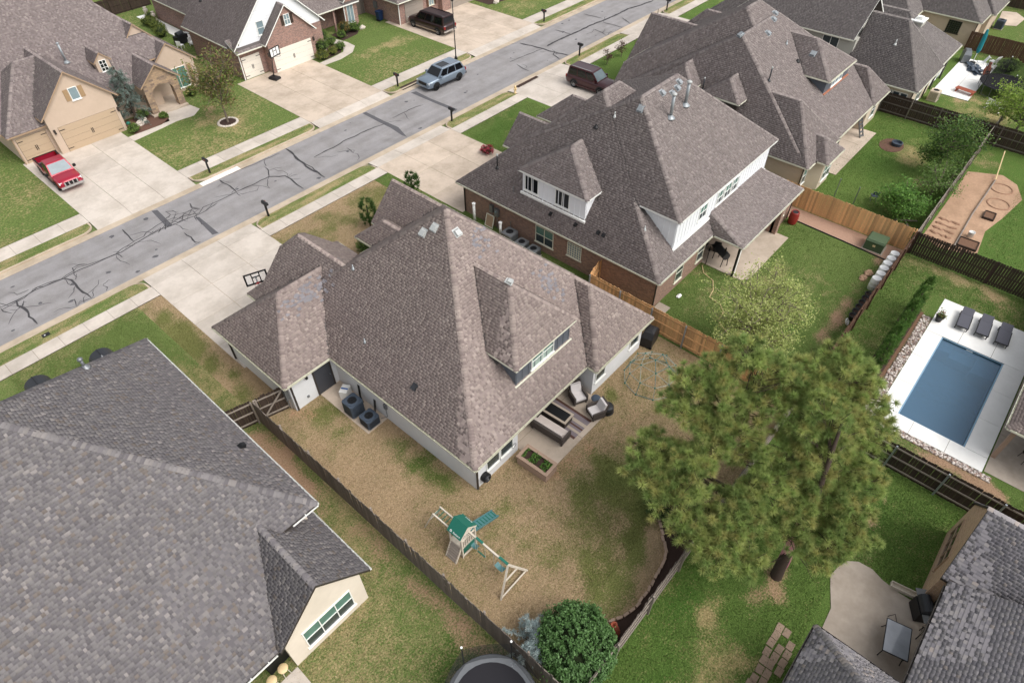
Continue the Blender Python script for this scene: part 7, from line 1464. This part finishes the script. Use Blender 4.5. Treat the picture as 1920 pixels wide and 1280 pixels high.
def broadleaf(label, loc, h, rad, n, size, pal, trunk=.1, base=.3, limbs=9, clump=.45, bark='bark_grey', group=None, squash=1.0, name='tree', lean=(0,0), low=.25):
    t = thing(name, label, 'tree', (*loc,0), 0, group); mb = MB(); top = Vector((lean[0],lean[1],h*.95))
    tp = limb(mb, (0,0,-.05), (lean[0]*.4,lean[1]*.4,h*base), trunk, trunk*.75, .03); limb(mb, tp[-1], top, trunk*.75, .012, .05, 7)
    ends = []
    for k in range(limbs):
        a = 2*math.pi*(k+random.random()*.6)/limbs; zz = random.uniform(low, .98); rr = rad*math.sqrt(max(1-((zz-.5)/.55)**2*.75, .08))*random.uniform(.7,1.0)
        s_ = Vector((lean[0]*.4,lean[1]*.4,h*base)).lerp(top, random.uniform(0,.55)); e = Vector((rr*math.cos(a)+lean[0]*zz, rr*math.sin(a)*squash+lean[1]*zz, h*(base+(1-base)*zz)))
        pts = limb(mb, s_, e, trunk*.4, .012, .12); ends += [pts[-1], pts[-2], pts[-3]]
        for _ in range(4):
            q = pts[random.randint(2,4)]; e2 = q+Vector((random.gauss(0,.28*rad),random.gauss(0,.28*rad),random.uniform(.0,.3)*rad)); limb(mb, q, e2, trunk*.16, .008, .1, 3); ends += [e2, (q+e2)/2]
    part('trunk', mb, bark, t, True); ends = np.array([tuple(e) for e in ends])
    P_ = ends[rng.integers(0,len(ends),n)]+rng.normal(size=(n,3))*clump*np.array([1,1,.7]); leaf_mesh('crown', t, P_, size, pal); return t
def needle_mesh(name, parent, C, D, pal_in, pal_out, per=44, length=.3, width=.014, spread=.9, mat='needle'):
    """tufts of needles: every needle is a thin blade leaving the tuft centre C around direction D"""
    m = len(C); n = m*per; ci = np.repeat(np.arange(m), per); d = unit(D)[ci]*.75+rng.normal(size=(n,3))*spread; d = unit(d); L_ = length*rng.uniform(.65,1.1,(n,1))
    s = unit(np.cross(d, rng.normal(size=(n,3))))*width; b0 = C[ci]+d*.02
    V = np.stack([b0-s, b0+s, b0+d*L_], 1).reshape(-1,3)
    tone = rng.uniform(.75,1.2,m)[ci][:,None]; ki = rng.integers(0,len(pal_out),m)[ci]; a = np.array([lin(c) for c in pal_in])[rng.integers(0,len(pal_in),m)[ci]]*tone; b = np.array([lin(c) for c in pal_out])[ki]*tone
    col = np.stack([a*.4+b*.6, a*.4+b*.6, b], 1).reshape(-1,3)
    return npmesh(name, mat, V, np.arange(3*n), np.full(n,3), col, parent, 'stuff')
def pine(label, loc, h, rad, lean, lobes, seed, per=95, bare=.3):
    """lobes: (dx, dy, z, r) masses of foliage carried by their own limbs"""
    random.seed(seed); t = thing('pine_tree', label, 'tree', (*loc,0), 0, 'pines in the corner of the yards'); mb = MB()
    tp = [Vector((lean[0]*(k/8)**1.2, lean[1]*(k/8)**1.2, h*.96*k/8-.05)) for k in range(9)]
    for p in tp[1:]: p.x += random.gauss(0,.07); p.y += random.gauss(0,.07)
    mb.tube(tp, [.24*(1-k/9)+.03 for k in range(9)], 10, False)
    at = lambda z: tp[min(int(z/h/.96*8), 7)].lerp(tp[min(int(z/h/.96*8)+1, 8)], z/h/.96*8-int(z/h/.96*8))
    C, D = [], []
    for dx, dy, z, r in lobes:
        r *= 1.06
        c = Vector((dx,dy,z)); s_ = at(max(min(z-.35*math.hypot(dx,dy)-.3, h*.93), h*bare)); pts = limb(mb, s_, c-Vector((0,0,.25*r)), .09, .035, .08, 6)
        m = int(25*r*r+12)
        for _ in range(m):
            v = Vector((random.gauss(0,1),random.gauss(0,1),random.gauss(.35,.8))).normalized(); rr = r*random.uniform(.62,1.02); e = c+Vector((v.x*rr, v.y*rr, v.z*rr*.62))
            limb(mb, pts[random.randint(3,6)], e, .022, .009, .08, 3); C.append(tuple(e)); D.append((v.x,v.y,v.z+.5))
            if random.random() < .9: q = e-v*random.uniform(.18,.4)*r+Vector((random.gauss(0,.12),random.gauss(0,.12),.05)); C.append(tuple(q)); D.append((v.x,v.y,v.z+.8))
        for p in pts[3:6]:      # foliage along the limb itself
            for _ in range(4): C.append(tuple(p+Vector((random.gauss(0,.22),random.gauss(0,.22),random.gauss(.15,.15))))); D.append((random.gauss(0,.5),random.gauss(0,.5),1))
    for _ in range(9):      # bare dead twigs low on the trunk
        z = random.uniform(.18,.5)*h; a = random.uniform(0,6.28); p = at(z); limb(mb, p, p+Vector((1.3*math.cos(a),1.3*math.sin(a),random.uniform(-.2,.3))), .03, .008, .1, 3)
    part('trunk', mb, 'bark', t, True); C, D = np.array(C), np.array(D)
    needle_mesh('crown', t, C, D, ((92,112,58),(100,118,62),(104,114,62)), ((172,188,112),(158,178,104),(184,192,118),(142,164,96),(188,184,116)), per, .3, .0095); return t
LOBES_A = [(3.29,0.67,9.4,0.86),(2.35,1.28,8.8,0.83),(3.87,-0.46,8.8,0.9),(1.58,1.9,8.2,0.84),(2.08,0.44,7.9,0.82),(0.76,1.73,7.4,0.9),(3.26,-0.55,7.6,1.03),(1.32,0.74,7,1.0),(-0.25,1.35,5.5,0.99),(-0.11,0.3,6,0.86),(-1.16,1.71,5,0.93),(-0.97,1.01,4.7,0.87),(-0.64,0.07,5.3,0.84),(0.76,0.05,6.4,0.83),(1.81,-1.32,6,0.85),(-1.44,0.14,4.6,1.03),(-1.03,-1.16,4.3,1.01),(-0.61,-2.18,4.3,1.0),(-1.58,-2.15,3.7,1.0),(-0.81,-3.25,3.3,0.85),(-1.66,-1.1,3.8,0.88),(0.23,-2.04,4.9,0.96),(1.17,-2.37,5.3,0.98),(-0.34,1.96,5.6,1.01),(1.95,-0.48,6.9,1.02)]
LOBES_B = [(1.86,2.11,6.2,0.82),(2.31,1.01,6,0.95),(3.25,0.14,5.6,0.97),(2.88,1.05,7,0.93),(1.49,0.82,5.2,0.84),(2.07,-0.22,5,0.92),(0.4,0.67,4.5,0.82),(1.66,-0.86,4.6,1.03),(0.74,-0.83,3.9,1.02),(0.04,-0.94,3.5,0.94),(0.49,1.96,5.6,0.88),(3.13,-0.58,5.1,1.03),(2.18,2.2,7.4,0.94),(2.74,1.78,8,1.02),(-0.39,0.45,3.9,1.01),(1.26,-1.53,3.8,0.93),(1.7,1.4,6.3,0.9)]
LOBES_C = [(0.45,0.1,8.5,0.95),(1.13,-0.72,8.2,0.91),(-0.5,0.75,8.5,0.84),(0.27,-0.55,7.5,0.88),(1.27,-1.44,7.3,1.0),(-0.42,-0.38,6.9,0.81),(0.32,-1.52,6.5,0.81),(0.91,-2.15,6.1,0.96),(-0.78,0.57,7.5,0.87),(-1.03,1.25,8,0.93),(0.3,-2.25,5.4,0.92),(0.91,0.11,8.9,0.89),(-0.6,0.07,7.8,1.05)]
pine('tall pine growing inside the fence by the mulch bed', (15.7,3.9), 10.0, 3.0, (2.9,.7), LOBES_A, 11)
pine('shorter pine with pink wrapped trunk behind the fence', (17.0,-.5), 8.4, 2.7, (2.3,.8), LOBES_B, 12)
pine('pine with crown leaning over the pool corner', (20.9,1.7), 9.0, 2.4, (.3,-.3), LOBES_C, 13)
t = bpy.data.objects['pine_tree.001']; wr = MB().tube([(2.3*(z_/8.06)**1.2, .8*(z_/8.06)**1.2, z_) for z_ in (.8,1.4,2.0,2.6,3.2,3.7)], [.26,.25,.24,.22,.2,.19], 12); part('pink_wrap', wr, 'pink', t, True)
random.seed(21)
broadleaf('spring pear tree with pale yellow-green leaves behind the cedar fence', (28.3,6.9), 5.6, 2.6, 15000, .055, ((176,184,112),(158,170,96),(188,192,126),(142,156,84)), .13, .22, 34, .24, 'bark_grey')
broadleaf('dark green garden tree by the grey yard fence', (55.9,4.8), 5.2, 2.0, 6500, .085, ((74,104,46),(92,122,56),(60,88,40),(110,136,66)), .1, .15, 16, .3, low=.1)
broadleaf('low bright green bush tree behind the cedar fence', (48.2,5.0), 2.6, 1.7, 5000, .08, ((92,132,54),(108,146,64),(78,116,46)), .07, .08, 14, .28, low=.05)
broadleaf('small wispy shrub tree beside the dark garden tree', (52.6,4.0), 2.6, 1.6, 1900, .07, ((92,122,58),(110,136,70)), .06, .1, 12, .3, low=.1)
broadleaf('bright lime green tree over the trampoline yard fence', (66.3,1.6), 5.0, 2.9, 7500, .09, ((134,158,66),(118,146,56),(150,170,80)), .12, .2, 18, .32, low=.1)
broadleaf('young street-front tree with sparse brownish green leaves in a stone ring', (23.9,55.1), 6.4, 2.3, 4200, .1, ((116,128,62),(92,112,52),(134,122,78),(124,106,76)), .1, .25, 26, .3, low=.12)
# weeping blue cedar in front of the stucco house
t = thing('blue_cedar', 'tall narrow weeping blue-grey cedar beside the stone arch', 'tree', (18.6,61.6,0)); mb = MB(); C, D = [], []
limb(mb, (0,0,0), (.2,.3,4.9), .12, .02, .03, 8)
for k in range(64):
    z = random.uniform(.6,4.7); a = random.uniform(0,6.28); r = (1.95-.32*z)*random.uniform(.6,1.15); pts = limb(mb, (.04*z,.06*z,z), (r*math.cos(a)+.04*z, r*math.sin(a)+.06*z, z-.35*r), .03, .008, .1, 5)
    for p in pts[2:]: C += [tuple(p+Vector((random.gauss(0,.1),random.gauss(0,.1),-.08*j))) for j in range(3)]; D += [(math.cos(a),math.sin(a),.2)]*3
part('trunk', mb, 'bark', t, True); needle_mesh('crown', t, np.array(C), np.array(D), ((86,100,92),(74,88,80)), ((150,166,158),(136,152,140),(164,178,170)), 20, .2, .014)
# blue spruce shrub at the fence
t = thing('blue_spruce', 'small silvery blue spruce leaning over the weathered fence', 'shrub', (7.5,5.55,0)); mb = MB(); C, D = [], []
limb(mb, (0,0,0), (0,0,1.5), .06, .01, .03, 5)
for k in range(34):
    z = random.uniform(.15,1.45); a = random.uniform(0,6.28); r = (1.35-.6*z)*random.uniform(.8,1.3); pts = limb(mb, (0,0,z), (r*math.cos(a), r*math.sin(a), z+.12*r), .022, .006, .08, 6)
    for p in pts[1:]:
        for j in range(3): C.append(tuple(p+Vector((random.gauss(0,.07),random.gauss(0,.07),random.gauss(0,.04))))); D.append((math.cos(a),math.sin(a),.5))
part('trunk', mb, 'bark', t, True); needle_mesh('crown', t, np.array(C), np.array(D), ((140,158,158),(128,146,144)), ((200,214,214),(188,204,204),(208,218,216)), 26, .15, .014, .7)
# dense holly: upright sprigs over a ball
def dense_shrub(label, loc, rx, rz, nsprig, pal_d, pal_l, name='shrub', leaf=.055, up=.5, per=16, group=None, cat='shrub'):
    t = thing(name, label, cat, (*loc,0), 0, group); P_, O_ = [], []
    v = unit(rng.normal(size=(nsprig,3))); v[:,2] = np.abs(v[:,2])*1.0-.25; v = unit(v)
    bumpy = np.array([1+.16*mnoise.noise(Vector(q)*2.6+Vector((loc[0],loc[1],0))) for q in v])[:,None]*rng.uniform(.86,1.04,(nsprig,1))
    c = v*bumpy*np.array([rx,rx,rz*.5])+np.array([0,0,rz*.5]); axis = unit(v+np.array([0,0,up]))
    P_ = (c[:,None,:]+axis[:,None,:]*rng.uniform(-.15,.22,(nsprig,per,1))*min(rx,1)+rng.normal(size=(nsprig,per,3))*leaf*.9).reshape(-1,3)
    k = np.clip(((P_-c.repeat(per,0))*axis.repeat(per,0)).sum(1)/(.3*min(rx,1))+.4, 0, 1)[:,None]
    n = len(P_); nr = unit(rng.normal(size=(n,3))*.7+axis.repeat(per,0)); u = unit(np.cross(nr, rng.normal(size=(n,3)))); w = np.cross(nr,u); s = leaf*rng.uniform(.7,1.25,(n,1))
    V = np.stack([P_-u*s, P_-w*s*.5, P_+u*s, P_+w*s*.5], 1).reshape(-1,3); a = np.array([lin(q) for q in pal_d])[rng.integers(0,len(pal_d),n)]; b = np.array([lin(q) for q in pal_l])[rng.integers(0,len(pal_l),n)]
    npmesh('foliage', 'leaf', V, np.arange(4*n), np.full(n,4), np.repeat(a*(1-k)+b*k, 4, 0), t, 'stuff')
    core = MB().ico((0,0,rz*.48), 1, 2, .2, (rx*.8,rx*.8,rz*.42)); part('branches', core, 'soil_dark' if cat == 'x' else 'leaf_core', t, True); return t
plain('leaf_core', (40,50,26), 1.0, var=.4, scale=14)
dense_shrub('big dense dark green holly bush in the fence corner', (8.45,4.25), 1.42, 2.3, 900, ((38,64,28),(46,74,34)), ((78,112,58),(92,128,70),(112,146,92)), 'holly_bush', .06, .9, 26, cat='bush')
BX = ((62,84,36),(70,92,40)); BL = ((104,128,62),(116,138,68),(92,118,54))
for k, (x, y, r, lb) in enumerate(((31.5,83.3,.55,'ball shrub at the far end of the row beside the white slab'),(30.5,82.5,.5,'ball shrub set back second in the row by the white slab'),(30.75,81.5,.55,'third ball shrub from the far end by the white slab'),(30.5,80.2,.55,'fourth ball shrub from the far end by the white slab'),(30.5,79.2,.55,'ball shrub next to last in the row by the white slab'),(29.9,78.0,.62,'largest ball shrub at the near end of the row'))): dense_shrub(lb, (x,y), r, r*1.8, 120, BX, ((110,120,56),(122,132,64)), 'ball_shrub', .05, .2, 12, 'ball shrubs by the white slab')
for x, y, r, h_, lb in ((38.9,61.2,.75,1.2,'large green shrub against the brick garage side'),(37.8,59.6,.6,.85,'low olive shrub at the drive corner of the brick house'),(40.8,62.0,.45,.75,'round shrub at the inner bend of the curved walk'),(40.55,60.1,.42,.8,'round shrub at the outer bend of the curved walk'),(39.3,59.75,.4,.8,'round olive shrub beside the curved walk start'),(40.2,63.1,.8,1.5,'loose flowering shrub under the brick house porch'),(42.7,62.6,.42,.7,'round shrub where the curved walk meets the porch'),(44.8,63.1,.7,.95,'wide green shrub below the white bay window'),(43.7,63.3,.6,1.2,'reddish twiggy shrub before the porch post'),
    (17.6,59.75,.42,.7,'round green shrub at the tan garage corner'),(19.3,61.5,.5,.8,'green shrub behind the white boulders'),(20.6,60.3,.3,.45,'tiny shrub at the foot of the stone arch'),(26.3,61.6,.8,1.4,'green shrub below the arched window'),(27.4,62.6,1.0,1.8,'tall rust-tinged shrub between the two far houses'),(24.6,62.4,.5,.8,'olive shrub right of the stone arch'),(63.0,58.4,.9,1.3,'green shrub in the dark bed past the long drive'),(20.2,31.2,.7,1.0,'bright green bush by the white house porch'),(8.9,72.8,1.2,1.6,'green shrub at the left side of the stucco house'),(4.6,62,.9,1.1,'leafy shrub at the left edge before the small garage')):
    red = 'red' in lb or 'rust' in lb; olive = 'olive' in lb
    dense_shrub(lb, (x,y), r, h_, int(150*max(r,.5)), BX if not red else ((92,70,44),(80,84,44)), BL if not (red or olive) else (((134,104,62),(112,116,60)) if red else ((126,130,60),(112,116,54))), 'shrub', .06, .4, 12)
for x, y, lb in ((56.0,36.5,'dark red-leaved young shrub nearer the maroon vehicle drive'),(58.5,36.5,'dark red-leaved young shrub farther up the lawn walk'),(60.6,35.6,'dark red-leaved young shrub at the roof edge')): broadleaf(lb, (x,y), 1.6, .5, 420, .06, ((96,52,46),(80,70,44),(74,40,40)), .04, .2, 7, .12, 'bark_grey', 'red shrubs by the walk', name='red_shrub')['category'] = 'shrub'
for x, y, h_, lb in ((22.1,33.3,2.3,'upright dark evergreen by the porch of the white house'),(27.1,34.2,1.7,'upright dark evergreen beside the tan concrete drive')):
    t = thing('arborvitae', lb, 'shrub', (x,y,0), 0, 'upright evergreens'); C, D = [], []
    for k in range(90): z = random.uniform(.1,.98)*h_; a = random.uniform(0,6.28); r = .5*math.sin(min(z/h_*2.2+.4,2.9)); C.append((r*math.cos(a),r*math.sin(a),z)); D.append((.3*math.cos(a),.3*math.sin(a),1.5))
    needle_mesh('crown', t, np.array(C), np.array(D), ((44,66,32),), ((84,116,58),(72,104,50)), 26, .3, .016, .45); part('trunk', MB().tube([(0,0,0),(0,0,h_*.8)], .05, 6), 'bark', t)
cl = ['end cypress of the row nearest the pines','second cypress from the pines end','third cypress from the pines end','fourth cypress from the pines end','fifth cypress from the pines end','sixth cypress from the pines end','seventh cypress from the pines end','end cypress of the row nearest the loungers']
for k in range(8):
    t = thing('cypress', 'slender '+cl[k]+' in the mulch strip', 'cypress', (32.2+.92*k,.72,0), 0, 'slender cypresses beside the pool'); C, D = [], []; h_ = random.uniform(2.2,2.8)
    for j in range(120): z = random.uniform(.05,1)*h_; a = random.uniform(0,6.28); r = .3*math.sin(min(z/h_*2.4+.5,3.0)); C.append((r*math.cos(a),r*math.sin(a),z)); D.append((.3*math.cos(a),.3*math.sin(a),1.5))
    needle_mesh('crown', t, np.array(C), np.array(D), ((56,84,38),), ((100,136,64),(84,122,56),(116,146,76)), 20, .22, .016, .5); part('trunk', MB().tube([(0,0,0),(0,0,h_*.8)], .04, 6), 'bark', t)
for t in POTS: leaf_mesh('plant', t, rng.normal(size=(160,3))*np.array([.14,.14,.13])+np.array([0,0,.52]), .09, ((96,116,62),(130,96,70),(110,130,72)), aspect=.25)
t = bpy.data.objects['planter_box']; P_ = np.stack([rng.uniform(-.34,.34,700), rng.uniform(-.8,.8,700), rng.uniform(.5,.66,700)], -1); leaf_mesh('seedlings', t, P_[np.sin(P_[:,1]*9) > -.5], .05, ((86,124,52),(104,140,62),(70,104,44)))
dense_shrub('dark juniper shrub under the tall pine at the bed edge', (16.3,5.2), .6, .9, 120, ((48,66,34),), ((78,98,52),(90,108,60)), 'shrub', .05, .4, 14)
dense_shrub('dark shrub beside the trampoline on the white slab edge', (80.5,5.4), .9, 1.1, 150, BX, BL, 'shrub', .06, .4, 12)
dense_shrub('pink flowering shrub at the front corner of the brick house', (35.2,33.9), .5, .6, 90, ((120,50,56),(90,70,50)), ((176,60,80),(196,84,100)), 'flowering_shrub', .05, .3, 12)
